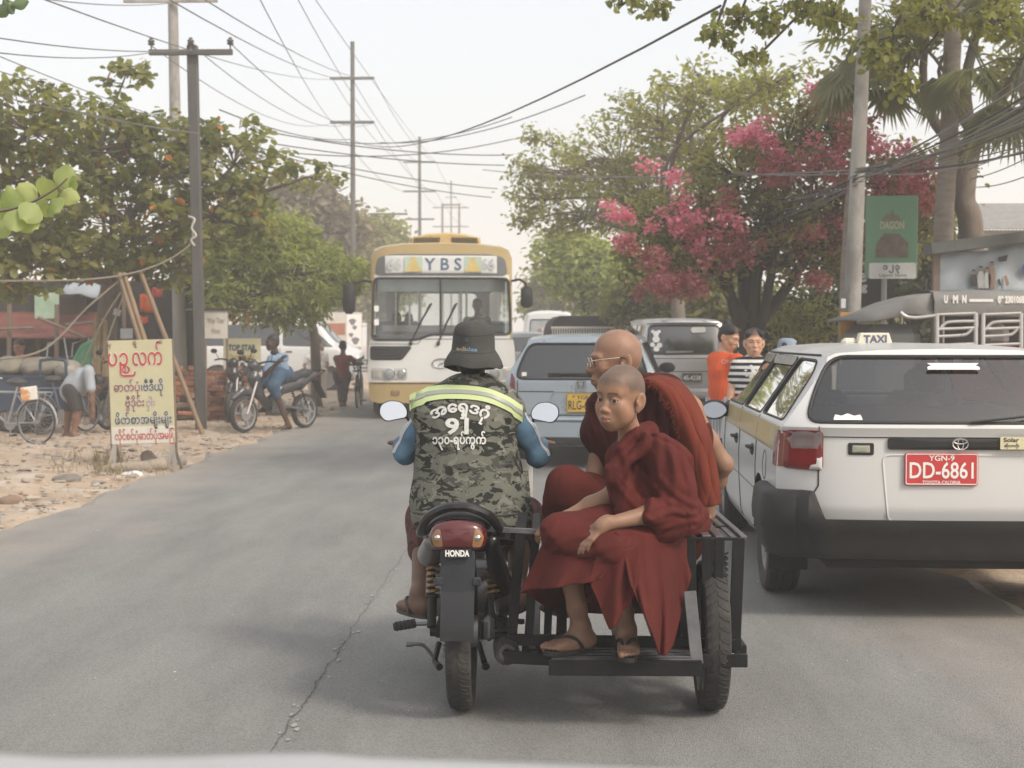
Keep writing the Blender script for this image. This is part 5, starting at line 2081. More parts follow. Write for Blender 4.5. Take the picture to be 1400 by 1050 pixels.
def head_prims(S,C,f,up=(0,0,1),k=1.0,age=0,neck_to=None,ears=True,detail=True,child=False):
 ch=1.0 if child else 0.0
 L_,F_,U_=axes(f,up)
 C=Vector(C)
 Rm=Matrix((L_,F_,U_)).transposed()
 def p(u,v,w_):
  return C+(L_*u+F_*v+U_*w_)*k
 def e(c,r,kk=.012,sub=False,R=None):
  S.ell(p(*c),[q*k for q in r],Rm if R is None else Rm@R,kk*k,sub)
 def c(a,b,ra,rb=None,kk=.012,sub=False):
  S.cap(p(*a),p(*b),ra*k,(ra if rb is None else rb)*k,kk*k,sub)
 e((0,-.012,.040),(.072,.090,.078),.02)
 e((0,-.030,.010),(.066,.070,.070),.02)
 e((0,.022,-.030),(.058,.066,.078),.03)
 c((0,.030,-.080+.004*ch),(0,.057-.004*ch,-.108+.009*ch),.032-.004*ch,.0165-.001*ch,.03)
 for s_ in (-1,1):
  c((s_*(.046-.005*ch),.0,-.056),(s_*(.020-.004*ch),.046,-.098+.006*ch),.018,.015,.03)
  e((s_*.037,.058-.001*ch,-.026-.006*ch),(.022+.003*ch,.020+.001*ch,.022+.005*ch),.02)
  c((s_*.012,.083-.007*ch,.019),(s_*.042,.068-.004*ch,.017),.010-.003*ch,.008,.018)
 if child:
  for s_ in (-1,1):
   e((s_*.036,.036,-.058),(.024,.028,.032),.03)
  e((0,.052,.045),(.052,.034,.040),.03)
 if detail:
  c((0,.081-.003*ch,.008),(0,.096-.003*ch,-.030-.008*ch),.0072,.0100-.0005*ch,.012)
  e((0,.0975-.003*ch,-.034-.007*ch),(.0115,.0115-.001*ch,.0095),.008)
  for s_ in (-1,1):
   e((s_*(.0125+.0015*ch),.088-.002*ch,-.037-.007*ch),(.0080,.0105,.0072),.006)
   e((s_*(.006+.001*ch),.094-.001*ch,-.0425-.007*ch),(.0032,.0045,.0028),.003,True)
   e((s_*.031,.0865,-.004),(.018,.011,.010),.012,True)
   e((s_*.031,.0715,-.006),(.0145,.0145,.0145),.006)
   e((s_*.031,.086,-.0065),(.0138+.0008*ch,.016,(.0050 if child else .0046) if not age else .0034),.003,True)
  e((0,.068,-.072),(.030,.024,.026),.02)
  c((-.015,.0855,-.0685),(0,.0925,-.0660),.0050,.0066,.005)
  c((.015,.0855,-.0685),(0,.0925,-.0660),.0050,.0066,.005)
  c((-.012,.0860,-.0800),(.012,.0860,-.0800),.0066+.0010*ch,None,.006)
  c((0,.0890,-.0800),(0,.0890,-.0800),.0074+.0014*ch,None,.006)
  c((-.019,.0875,-.0735),(.019,.0875,-.0735),.0017,None,.003,True)
  if age:
   c((0,.082,.004),(0,.103,-.032),.0075,.0115,.012)
   for s_ in (-1,1):
    c((s_*.020,.090,-.038),(s_*.031,.074,-.070),.0016,.0012,.005,True)
    e((s_*.056,.040,-.062),(.010,.014,.020),.02,True)
    c((s_*.020,.084,-.022),(s_*.044,.068,-.020),.0014,.0010,.004,True)
 if ears:
  for s_ in (-1,1):
   R=Matrix.Rotation(s_*.45,3,'Z')@Matrix.Rotation(.15,3,'X')
   ev=-.016-.012*age
   e((s_*.080,ev,-.010),(.0075,.020+.002*age,.033+.003*age),.005,False,R)
   e((s_*.087,ev+.005,-.006),(.006,.010,.019),.004,True,R)
   e((s_*.074,ev+.008,-.040),(.006,.010,.012),.006,False,R)
   e((s_*.078,ev+.018,-.014),(.004,.005,.008),.004,False,R)
 n=Vector(neck_to) if neck_to is not None else p(0,-.035,-.19)
 S.cap(p(0,-.022,-.055),n,(.046-.008*ch)*k,(.050-.006*ch)*k,.03)
 return p,Rm
def head_colour(C,f,up,k,base,hair,line=.045,brow=(.03,.022,.018),lip=(.25,.10,.085),bald=False,patch=0):
 L_,F_,U_=(np.array(a) for a in axes(f,up))
 C=np.array(C)
 base,hair,brow,lip=(np.array(q) for q in (base,hair,brow,lip))
 def fn(P):
  q=(P-C)/k
  u,v,w_=q@L_,q@F_,q@U_
  col=np.tile(base,(len(P),1))
  col*=(1+.10*wig(P,60,2.0))[:,None]
  def mix(c_,m):
   m=np.clip(m,0,1)[:,None]
   col[:]=col*(1-m)+c_*m
  hd=(w_>-.14)
  mix(base*np.array((1.06,.90,.84)),hd*.22*np.exp(-((np.abs(u)-.036)**2+(w_+.032)**2)/.0004)*(v>.04))
  mix(base*.80,hd*.30*np.exp(-((np.abs(u)-.031)**2/.00035+(w_+.004)**2/.00010))*(v>.05))
  hl=line+.012*np.cos(np.clip(u/.06,-1.5,1.5))-.01
  vq=np.clip((v-.0)/.045,0,1)
  edge=lerp(-.060,hl,vq*vq*(3-2*vq))+.004*wig(P,160,3.0)
  m=np.clip((w_-edge)/.022+.5,0,1)*hd*(np.abs(u)<.0745)*np.where(v>-.022,np.clip((w_-.012)/.025,0,1),1)
  if bald:
   m=m*.30
  mix(hair,m*.82*(1+.10*wig(P,300,1.0)))
  bw=np.exp(-((w_-.0170-.0035*np.sin((np.abs(u)-.012)/.034*3))/.0032)**2)*(np.abs(u)>.011)*(np.abs(u)<.046)*(v>.045)
  mix(brow,bw*(.85 if not bald else .25))
  lp=np.exp(-((w_+.0735)/.0105)**4-(u/.0180)**4)*(v>.076)
  mix(lip,lp*.75)
  mix(lip*.30,np.exp(-((w_+.0737)/.0018)**2-(u/.019)**4)*(v>.074)*.8)
  mix(base*.40,np.exp(-((w_+.0415)/.003)**2-((np.abs(u)-.006)/.003)**2)*(v>.08)*.8)
  mix(brow*.7,np.exp(-((w_+.0012+((np.abs(u)-.031)/.03)**2*.012)/.0017)**2)*(np.abs(np.abs(u)-.031)<.0155)*(v>.06)*.9)
  return col
 return fn
EYEW=mat('eye white',(.55,.50,.45),rough=.25,var=.03)
IRIS=mat('dark iris',(.012,.008,.006),rough=.08,var=0,coat=.6)
def eyes(p,k,body,look,name='eye'):
 look=Vector(look).normalized()
 for s_ in (-1,1):
  c=p(s_*.031,.0715,-.006)
  eo=MB().ell(c,.0128*k,None,16,10).build(name,EYEW,body,smooth=180)
  R=frame_of(look)
  q=MB()
  r=.0128*k
  vs=[]
  for a in (.0,.3,.62):
   for i in range(12):
    t=2*PI*i/12
    vs.append(c+R@V(math.sin(a)*math.cos(t),math.sin(a)*math.sin(t),math.cos(a))*(r+.0004))
  q.add(vs,[(j*12+i,j*12+(i+1)%12,(j+1)*12+(i+1)%12,(j+1)*12+i) for j in range(2) for i in range(12)]+[tuple(range(12))])
  q.build('iris',IRIS,eo,smooth=180)
def hand_prims(S,W,D,N,thumb,L=.165,curl=(.35,.4,.45,.5),spread=.10,thumb_in=.5):
 D,N=Vector(D).normalized(),Vector(N)
 N=(N-D*N.dot(D)).normalized()
 X=N.cross(D)*thumb
 W=Vector(W)
 offs=(.155,.05,-.055,-.15)
 lens=(.40,.445,.41,.32)
 S.cap(W-D*.02,W+D*.10*L,.026*L/.165,.028*L/.165,.02)
 tips=[]
 for i in range(4):
  kn=W+D*(.52-.03*abs(i-1))*L+X*offs[i]*L
  S.cap(W+D*.08*L+X*offs[i]*.6*L,kn,.062*L,.055*L,.010)
  d=(D+X*offs[i]*spread*3).normalized()
  n_=N
  q,r=kn,.052*L*(1 if i<3 else .88)
  ax=d.cross(n_).normalized()
  for j,fr in enumerate((.48,.30,.22)):
   R=Matrix.Rotation(-curl[i]*(1.0,1.15,.7)[j],3,ax)
   d=R@d
   q2=q+d*lens[i]*fr*L
   S.cap(q,q2,r,r*.93,.004)
   q,r=q2,r*.93
  tips.append((q,d,n_))
 t0=W+D*.12*L+X*.12*L
 t1=t0+(D*.55+X*.75-N*.25*thumb_in).normalized()*.25*L
 t2=t1+(D*.9+X*.30-N*.35*thumb_in).normalized()*.20*L
 t3=t2+(D*1.0+X*.05-N*.35*thumb_in).normalized()*.16*L
 S.cap(t0,t1,.085*L,.068*L,.012)
 S.cap(t1,t2,.062*L,.056*L,.006)
 S.cap(t2,t3,.056*L,.046*L,.004)
 return tips
def foot_prims(S,A,D,side,L=.22,k=1.0):
 D=Vector(D)
 D.z=0
 D.normalize()
 X=D.cross(V(0,0,1))*side
 A=Vector(A)
 g=A.z-.075*k
 def p(d,x,z):
  return V(A.x+D.x*d*L+X.x*x*L,A.y+D.y*d*L+X.y*x*L,g+z*L)
 S.cap(p(-.17,0,.13),p(-.15,0,.12),.13*L,.125*L,.02)
 S.cap(A,p(-.02,0,.20),.145*L,.14*L,.03)
 S.cap(p(0,.0,.22),p(.38,.06,.10),.135*L,.085*L,.03)
 S.cap(p(-.1,-.04,.09),p(.36,-.11,.07),.10*L,.07*L,.03)
 for x in (-.14,-.06,.03,.11):
  S.cap(p(.2,x*.6,.09),p(.47,x,.07),.08*L,.062*L,.02)
 for x,l_,r in ((.125,.70,.060),(.045,.69,.042),(-.025,.66,.040),(-.09,.62,.038),(-.15,.57,.036)):
  S.cap(p(.46,x,.07),p(l_-.10,x,.062),r*L,r*L,.006)
  S.cap(p(l_-.10,x,.062),p(l_-.04,x,.045),r*L,r*.95*L,.004)
 return p,X,g
def sandal(p,g,body,L,m,name='sandal'):
 ol=[]
 for t in np.linspace(0,2*PI,30)[:-1]:
  d=.24+.48*math.cos(t)
  wd=(.165+.035*math.cos(t-.5))*(1 if abs(math.cos(t))<.95 else .9)
  ol.append((d,wd*math.sin(t)*1.1))
 mb=MB()
 top=[p(d,x,-.005) for d,x in ol]
 bot=[q-V(0,0,.016) for q in top]
 n=len(top)
 mb.add(top+bot,[tuple(range(n)),tuple(range(2*n-1,n-1,-1))]+[(i,n+i,n+(i+1)%n,(i+1)%n) for i in range(n)])
 o=mb.build(name,m,body,smooth=40)
 st=MB()
 post=p(.50,.075,.10)
 for x in (.19,-.19):
  pts=spline([p(.50,.078,.02),post,p(.36,x*.35+.04,.205),p(.22,x*.75,.20),p(.08,x*.95,.06),p(.06,x*.95,-.02)],4)
  st.tube(pts,[.007]*len(pts),6)
 st.build('strap',m,o,smooth=60)
 return o
def folds(P,src,n,amp,seed=0.0,axis=None,warp=1.2,lean=(0,0,-1)):
 q=P-_n(src)
 x=q[:,0]*.75+q[:,1]*.65
 a=np.arctan2(x,-q[:,2]+.02)
 r=np.linalg.norm(q,axis=1)
 ph=a*n+warp*wig(P,9,seed)+seed
 s_=np.sin(ph)
 ridge=1-2*np.abs(np.sin(ph*.5))**.8
 return amp*(.55*s_+.45*ridge)*np.clip(r/.12,0,1)
def creases(P,axis,fl,fc,amp,seed=0.0):
 F_=np.array(frame_of(axis))
 q=(P+.012*np.stack([wig(P,14,seed),wig(P,14,seed+3),wig(P,14,seed+6)],1))@F_
 q=np.stack([q[:,0]*fc,q[:,1]*fc,q[:,2]*fl],1)
 n1=wig(q,1.0,seed+1)
 n2=wig(q,1.9,seed+4)
 return amp*((1-2.2*np.abs(n1)**.8)*.65+.35*(1-2.2*np.abs(n2)**.8))
def crease_lines(P,lines,width,depth):
 out=np.zeros(len(P))
 for i,ln in enumerate(lines):
  q=np.array([(v.x,v.z) for v in spline(ln[0],2)])
  best=np.full(len(P),9.0)
  tt=np.zeros(len(P))
  X=P[:,[0,2]]
  n=len(q)-1
  for j in range(n):
   a,b=q[j],q[j+1]
   e=b-a
   t=np.clip(((X-a)@e)/max(1e-9,e@e),0,1)
   d=nrm(X-a-t[:,None]*e)
   m=d<best
   best=np.where(m,d,best)
   tt=np.where(m,(j+t)/n,tt)
  w_=width*ln[1]
  fade=np.sin(PI*np.clip(.12+.80*tt,0,1))**.6
  out+=depth*ln[2]*fade*(np.exp(-(best/w_)**2)-.55*np.exp(-((best-1.7*w_)/(.8*w_))**2))
 return out
def cloth_mat(name,col,col2=None,rough=.85,wv=900,var=.14):
 m=mat(name,col,rough=rough,var=var,scale=7,bump=.12,bscale=420,spec=.15,col2=col2,thr=.45,soft=.35)
 b=m.node_tree.nodes['Principled BSDF']
 n,l=m.node_tree.nodes,m.node_tree.links
 t=n.new('ShaderNodeTexNoise')
 t.inputs['Scale'].default_value,t.inputs['Detail'].default_value,t.inputs['Distortion'].default_value=11,1.5,1.2
 mp=n.new('ShaderNodeMapping')
 mp.inputs['Scale'].default_value=(1.5,1.2,.7)
 mp.inputs['Rotation'].default_value=(.3,.5,0)
 tc=n.new('ShaderNodeTexCoord')
 l.new(tc.outputs['Object'],mp.inputs[0])
 l.new(mp.outputs[0],t.inputs['Vector'])
 b2=n.new('ShaderNodeBump')
 b2.inputs['Strength'].default_value=.30
 b2.inputs['Distance'].default_value=.012
 l.new(t.outputs[0],b2.inputs['Height'])
 l.new(b.inputs['Normal'].links[0].from_socket,b2.inputs['Normal'])
 l.new(b2.outputs[0],b.inputs['Normal'])
 b.inputs['Sheen Weight'].default_value=.0
 b.inputs['Sheen Roughness'].default_value=.5
 return m
def sheet(top,bot,nu,nv,name,m,parent,fold=None,sag=None,thick=.004):
 T_,B_=spline(top,1),spline(bot,1)
 def samp(C_,u):
  q=u*(len(C_)-1)
  i=min(len(C_)-2,int(q))
  t=q-i
  p0,p1,p2,p3=C_[max(i-1,0)],C_[i],C_[i+1],C_[min(i+2,len(C_)-1)]
  return 0.5*((2*p1)+(p2-p0)*t+(2*p0-5*p1+4*p2-p3)*t*t+(3*p1-p0-3*p2+p3)*t**3)
 def lin(C_,u):
  q=u*(len(C_)-1)
  i=min(len(C_)-2,int(q))
  return C_[i].lerp(C_[i+1],q-i)
 mb=MB()
 def fn(u,v):
  a,b=samp(T_,u),lerp(lin(B_,u),samp(B_,u),.35)
  p=a.lerp(b,v)
  if sag:
   p+=sag(u,v)
  if fold:
   p+=fold(u,v)
  return p
 mb.grid(fn,nu,nv)
 o=mb.build(name,m,parent,smooth=180)
 md=o.modifiers.new('thickness','SOLIDIFY')
 md.thickness=thick
 md.offset=0
 return o
SKIN=vcolmat('skin',rough=.46,sss=.10,bump=.30,bscale=420,spec=.35,nvar=.07,nscale=25)
ROBE=cloth_mat('maroon robe',(.080,.0150,.0130),(.104,.0195,.0155))
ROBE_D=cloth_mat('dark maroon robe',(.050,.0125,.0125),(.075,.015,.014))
SHAWL=cloth_mat('orange red shawl',(.125,.027,.017),(.16,.034,.020))
SANDAL=mat('black rubber sandal',(.02,.02,.021),rough=.7,var=.2)
def make_boy():
 A=at
 C=A(848,543,5.11)
 f=Vector((-.64,-.77,-.03))
 up=Vector((.05,-.03,1))
 k=.97
 S=SDF()
 nb=A(866,606,5.20)
 p,Rm=head_prims(S,C,f,up,k,neck_to=nb,child=True)
 skin=np.array((.285,.160,.102))
 shL,shR=A(912,630,5.12),A(846,632,5.24)
 hip=A(893,728,5.42)
 elR,wrR=A(842,674,5.18),A(766,712,5.17)
 elL,wrL=A(928,694,5.08),A(824,718,4.94)
 S.chain([nb,lerp(nb,hip,.4),hip],[.045,.070,.08],.04)
 S.cap(shL+V(-.02,.04,-.02),shR+V(.01,.03,-.02),.036,.036,.03)
 S.chain([shR,elR,lerp(elR,wrR,.45),wrR],[.036,.033,.031,.022],.02)
 S.chain([shL,elL,lerp(elL,wrL,.4),wrL],[.038,.034,.032,.022],.02)
 hand_prims(S,wrR,A(738,722,5.17)-wrR,V(-.1,-.35,1),1,.138,(.55,.6,.65,.7),.05)
 hand_prims(S,wrL,A(792,748,4.92)-wrL,V(-.35,-.55,.8),-1,.132,(.22,.24,.26,.30),-.10,.9)
 knR,knL=A(768,724,5.03),A(838,748,4.98)
 anR,anL=A(794,872,5.13),A(856,874,5.10)
 anR.z=anL.z=.255+.016+.072
 for kn,an in ((knR,anR),(knL,anL)):
  S.chain([hip+V(0,-.02,-.03),kn+V(0,.03,-.02),lerp(kn,an,.32)+V(.0,.02,0),lerp(kn,an,.8),an],[.065,.042,.044,.033,.031],.02)
 pR,xR,gR=foot_prims(S,anR,V(-.80,-.42,0),1,.205,.96)
 pL,xL,gL=foot_prims(S,anL,V(.02,-1,0),1,.205,.96)
 hc=head_colour(C,f,up,k,skin,(.105,.078,.062),line=.052)
 nails= None
 def colour(P):
  c=hc(P)
  far=P[:,2]<1.0
  c[far]=np.array((.25,.142,.092))*(1+.12*wig(P[far],40,3))[:,None]
  ft=P[:,2]<.42
  c[ft]=np.array((.235,.135,.093))*(1+.15*wig(P[ft],60,3))[:,None]
  sole=P[:,2]<gL+.012
  c[sole]*=1.2
  return c
 Cn=np.array(C)
 boxes=[(Cn-(.13,.14,.145),Cn+(.13,.14,.125),.0021)]
 for w_,h_ in ((wrR,A(738,722,5.17)),(wrL,A(792,748,4.92))):
  lo,hi=np.minimum(w_,h_)-.055,np.maximum(w_,h_)+.05
  boxes.append((lo,hi,.0028))
 for an,d in ((anR,V(-.8,-.42,0)),(anL,V(0,-1,0))):
  a,b=np.array(an)-.09,np.array(an)+.06
  e_=np.array(an+d.normalized()*.16)
  lo,hi=np.minimum(a,e_-.06),np.maximum(b,e_+.06)
  lo[2],hi[2]=an.z-.085,an.z+.04
  boxes.append((lo,hi,.003))
 body=sdf_obj(S,S.lo-.03,S.hi+.03,.007,'person',SKIN,None,colour,boxes)
 tag(body,'shaven-headed boy in a maroon robe sitting on the back of the sidecar, looking round','person')
 eyes(p,k,body,Vector((-.35,-1,-.02)))
 sandal(pR,gR,body,.205,SANDAL)
 sandal(pL,gL,body,.205,SANDAL)
 R_=SDF()
 back=A(905,660,5.38)
 R_.chain([A(872,622,5.21),A(884,655,5.27),A(893,720,5.38)],[.078,.112,.125],.05)
 R_.chain([A(856,645,5.17),A(866,675,5.17),A(878,712,5.16)],[.050,.070,.080],.04)
 R_.chain([A(846,626,5.22),A(848,655,5.19)],[.046,.048],.04)
 R_.chain([A(900,612,5.16),A(914,632,5.12),A(924,672,5.09),A(928,700,5.08)],[.060,.068,.068,.062],.05)
 R_.chain([A(925,700,5.08),A(893,704,5.01)],[.062,.050],.04)
 R_.chain([back,A(935,715,5.36)],[.10,.09],.06)
 R_.chain([A(838,640,5.11),A(850,616,5.11),A(868,592,5.15),A(888,588,5.21)],[.030,.026,.026,.034],.02)
 R_.chain([A(842,654,5.10),A(860,628,5.09),A(885,604,5.12)],[.028,.022,.024],.012)
 R_.chain([A(885,590,5.22),A(866,600,5.30),A(848,616,5.28)],[.032,.036,.034],.03)
 R_.chain([A(846,640,5.15),A(858,690,5.12),A(905,720,5.07)],[.032,.042,.046],.04)
 R_.chain([A(900,724,5.05),A(938,712,5.10),A(958,702,5.16)],[.045,.042,.03],.04)
 src=np.array(A(872,588,5.16))
 src2=np.array(A(925,716,5.06))
 LN=[([A(x,y,5.1) for x,y in pts],w_,dp) for pts,w_,dp in (([(816,646),(838,618),(866,596),(896,590)],1.0,1.0),([(884,592),(874,636),(852,690),(842,715)],1.1,1.2),([(900,598),(898,640),(884,690),(872,715)],1.0,1.0),([(914,606),(922,650),(912,696)],1.1,1.2),([(930,622),(943,660),(940,705)],1.0,1.0),([(828,640),(836,676),(832,705)],.8,.8),([(852,622),(858,655),(846,700)],.8,.9),([(900,650),(925,676),(955,690)],.8,.8),([(886,704),(915,694),(950,702)],.8,1.1),([(892,722),(925,712),(957,708)],.8,1.0),([(868,640),(900,672),(930,690)],.7,.6),([(842,660),(866,690),(890,706)],.7,.7))]
 def post(P,d):
  d=d-crease_lines(P,LN,.0125,.0052)
  return d-folds(P,src,10,.0045,.6)-folds(P,src2,9,.0045,2.1)-creases(P,(.40,.1,-1),4.5,21,.0060,1.0)-creases(P,(-.8,0,-.5),6,30,.0030,5.0)
 R_.post=post
 up_=sdf_obj(R_,R_.lo-.04,R_.hi+.04,.0045,'robe',ROBE,body,margin=.02)
 K_=SDF()
 K_.chain([A(905,728,5.42),A(830,722,5.20),A(768,730,5.03)],[.115,.088,.066],.05)
 K_.chain([A(905,738,5.36),A(880,738,5.12),A(838,752,4.97)],[.115,.095,.066],.05)
 K_.chain([A(838,752,4.97),A(800,742,5.0),A(768,732,5.03)],[.058,.055,.060],.06)
 K_.chain([A(905,745,5.30),A(930,745,5.34)],[.10,.08],.05)
 src3=np.array(A(905,722,5.05))
 LK=[([A(x,y,5.0) for x,y in pts],w_,dp) for pts,w_,dp in (([(842,738),(806,752),(762,778)],1.0,1.0),([(806,724),(770,738),(742,770)],1.0,.9),([(868,728),(846,750),(826,790)],1.0,1.0),([(890,730),(872,760),(862,800)],1.0,1.0),([(908,736),(900,770)],1.0,.9),([(830,722),(795,732),(770,752)],.8,.7),([(760,715),(748,735),(742,755)],.9,.8))]
 K_.post= lambda P,d:d-crease_lines(P,LK,.012,.0050)-folds(P,src3,9,.0030,1.3)-creases(P,(-1,-.6,-.15),4.5,24,.0065,4.0)
 sdf_obj(K_,K_.lo-.03,K_.hi+.03,.0052,'robe_lap',ROBE,body,margin=.02)
 def fold1(u,v):
  a=.014*v**1.2
  return V(a*.5*math.sin(u*23+1),-a*(math.sin(u*31)+.6*math.sin(u*17+2)+.3*math.sin(u*61+v*3)),0)
 sheet([A(885,740,5.42),A(800,735,5.26),A(752,730,5.07),A(752,738,5.01),A(790,748,4.965),A(822,752,4.94),A(842,758,4.925)],[A(880,838,5.46),A(765,838,5.34),A(718,812,5.12),A(714,809,5.02),A(760,803,4.93),A(800,797,4.90),A(822,793,4.89)],90,26,'robe_skirt',ROBE,body,fold1)
 sheet([A(818,742,4.93),A(838,748,4.905),A(858,750,4.905),A(875,744,4.93)],[A(806,800,4.91),A(831,860,4.90),A(852,838,4.90),A(872,812,4.93)],44,30,'robe_fold',ROBE,body,lambda u,v:V(.006*math.sin(v*7+u*4)*v,-(.010*math.sin(u*14+v*2)+.010*(1-abs(2*u-1)))*(.3+v),0))
 sheet([A(840,728,4.93),A(866,726,4.95),A(892,730,5.0),A(915,736,5.08),A(938,736,5.2)],[A(866,800,4.885),A(882,850,4.89),A(902,898,4.94),A(922,884,5.02),A(941,785,5.20)],70,40,'robe_fold',ROBE,body,lambda u,v:V(.008*math.sin(v*5+u*9)*v,-.016*(math.sin(u*19+v*1.5)+.5*math.sin(u*33))*(.25+v*.9),0))
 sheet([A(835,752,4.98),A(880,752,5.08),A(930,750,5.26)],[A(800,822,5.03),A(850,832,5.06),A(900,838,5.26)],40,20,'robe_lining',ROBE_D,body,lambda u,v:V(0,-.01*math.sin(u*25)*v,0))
 return body
def make_old_monk():
 A=at
 C=A(841,493,5.74)
 f=Vector((-.985,-.13,-.05))
 up=Vector((-.04,0,1))
 k=1.03
 S=SDF()
 nb=A(862,556,5.80)
 p,Rm=head_prims(S,C,f,up,k,age=1,neck_to=nb)
 shL,shR=A(940,560,5.68),A(828,572,5.86)
 hip=A(885,705,5.92)
 elL,wrL=A(988,634,5.72),A(968,694,5.86)
 elR,wrR=A(815,645,5.84),A(800,690,5.74)
 S.chain([nb,lerp(nb,hip,.35),hip],[.07,.12,.13],.05)
 S.cap(shL,shR,.06,.055,.05)
 S.chain([shL,lerp(shL,elL,.6),elL,lerp(elL,wrL,.35),wrL],[.05,.040,.037,.036,.025],.02)
 S.ell(elL+V(.008,-.004,-.006),.030,None,.02)
 S.chain([shR,elR,wrR],[.048,.038,.026],.02)
 hand_prims(S,wrL,A(964,716,5.80)-wrL,V(.5,-.6,.5),1,.165,(.7,.8,.8,.8),.06)
 hand_prims(S,wrR,A(782,700,5.68)-wrR,V(-.2,-.3,1),1,.165,(.4,.45,.5,.5),.06)
 knL,knR=A(776,672,5.70),A(800,690,6.0)
 for kn in (knL,knR):
  S.chain([hip,kn,V(kn.x-.02,kn.y+.1,.31)],[.09,.065,.04],.03)
  foot_prims(S,V(kn.x-.02,kn.y+.1,.33),V(-.5,1,0),1,.23)
 skin=np.array((.275,.150,.098))
 hc=head_colour(C,f,up,k,skin,(.25,.17,.135),line=.05,bald=True)
 def colour(P):
  c=hc(P)
  low=P[:,2]<1.05
  c[low]=np.array((.25,.14,.092))*(1+.14*wig(P[low],40,3))[:,None]
  return c*(1+.06*wig(P,90,5.0))[:,None]
 Cn=np.array(C)
 body=sdf_obj(S,S.lo-.03,S.hi+.03,.008,'person',SKIN,None,colour,[(Cn-(.14,.13,.145),Cn+(.13,.13,.125),.0024),(np.minimum(elL,wrL)-.07,np.maximum(elL,wrL)+np.array((.06,.06,.05)),.005)])
 tag(body,'bald old man with glasses, dark maroon robe and orange shawl, sitting behind the boy','person')
 eyes(p,k,body,f)
 g=MB()
 for s_ in (-1,1):
  g.tube([p(s_*.033+.022*math.cos(a),.098-.06*(.022*math.cos(a))**2*10,-.002+.017*math.sin(a)) for a in np.linspace(0,2*PI,20)[:-1]],.0017,6,closed=True)
  g.tube([p(s_*.055,.096,.004),p(s_*.074,.085,.006),p(s_*.080,.02,.010),p(s_*.080,-.008,.012)],.0022,6)
 g.tube([p(-.011,.098,.0),p(0,.102,.004),p(.011,.098,0)],.0016,6)
 go=g.build('glasses',mat('pale gold frame',(.62,.54,.42),rough=.25,metal=.7),body,smooth=60)
 e2=MB()
 e2.tube([p(.080,-.004,.012),p(.081,-.02,.010),p(.078,-.034,-.004)],.003,6)
 e2.build('earpiece',BLACKPL,go)
 for s_ in (-1,1):
  MB().add([p(s_*.033+.021*math.cos(a),.098,-.002+.016*math.sin(a)) for a in np.linspace(0,2*PI,16)[:-1]],[tuple(range(15))]).build('lens',glass('spectacle lens',(.9,.92,.92)),go,smooth=0)
 R_=SDF()
 R_.chain([A(868,552,5.80),A(880,600,5.82),A(890,700,5.90)],[.10,.155,.165],.06)
 R_.chain([A(822,555,5.86),A(822,590,5.84),A(836,618,5.84)],[.060,.075,.06],.05)
 R_.chain([A(905,548,5.74),A(935,600,5.72),A(945,672,5.76)],[.095,.105,.085],.06)
 R_.chain([A(842,548,5.74),A(872,535,5.72),A(905,540,5.72)],[.045,.055,.075],.05)
 src=np.array(A(885,520,5.62))
 LM=[([A(x,y,5.65) for x,y in pts],w_,dp) for pts,w_,dp in (([(880,532),(876,580),(862,640)],1,1),([(892,524),(894,580),(884,650)],1,1),([(868,540),(856,575),(846,610)],1,.9),([(904,530),(914,590),(910,660)],1,1),([(806,552),(812,585),(828,615)],1,1),([(820,545),(832,580),(838,612)],.9,.9),([(925,560),(930,620),(926,680)],1,.8))]
 R_.post= lambda P,d:d-crease_lines(P,LM,.012,.0075)-folds(P,src,13,.004,.3,warp=.7)-creases(P,(.5,0,-1),4.5,24,.007,2.0)
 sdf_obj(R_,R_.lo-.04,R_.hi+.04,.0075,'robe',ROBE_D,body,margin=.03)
 L_=SDF()
 L_.chain([hip,A(800,684,5.78),A(776,670,5.70)],[.15,.10,.085],.05)
 L_.chain([A(776,668,5.70),A(764,700,5.76)],[.084,.07],.05)
 L_.chain([hip,knR],[.14,.09],.05)
 L_.post= lambda P,d:d-folds(P,np.array(A(850,690,5.7)),9,.005,1.3)-.004*wig(P,20,5)
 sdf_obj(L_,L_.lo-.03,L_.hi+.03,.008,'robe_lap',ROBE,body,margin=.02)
 def sh(u,v):
  lpts=[A(862,532,5.66),A(884,522,5.60),A(906,540,5.58),A(928,590,5.56),A(940,640,5.58),A(946,690,5.62)]
  rpts=[A(895,512,5.76),A(925,522,5.72),A(950,552,5.64),A(968,600,5.60),A(978,650,5.62),A(982,688,5.66)]
  def s2(C_,t):
   q=t*(len(C_)-1)
   i=min(len(C_)-2,int(q))
   t=q-i
   p0,p1,p2,p3=C_[max(i-1,0)],C_[i],C_[i+1],C_[min(i+2,len(C_)-1)]
   return 0.5*((2*p1)+(p2-p0)*t+(2*p0-5*p1+4*p2-p3)*t*t+(3*p1-p0-3*p2+p3)*t**3)
  a,b=s2(lpts,v),s2(rpts,v)
  q=a.lerp(b,u)
  w1=math.sin(v*5.3+1.0)*.16+.07*math.sin(v*11+2)
  q.y-=.045*math.sin(PI*u)+.013*abs(math.sin((u+w1)*5.2+.6))**.75+.005*abs(math.sin((u-.8*w1)*9.5+v*1.5))+.003*math.sin(v*11+u*6+math.sin(u*5))
  return q
 so=MB().grid(sh,30,50).build('shawl',SHAWL,body,smooth=180)
 md=so.modifiers.new('thickness','SOLIDIFY')
 md.thickness=.012
 rr=random.Random(4)
 fr=MB()
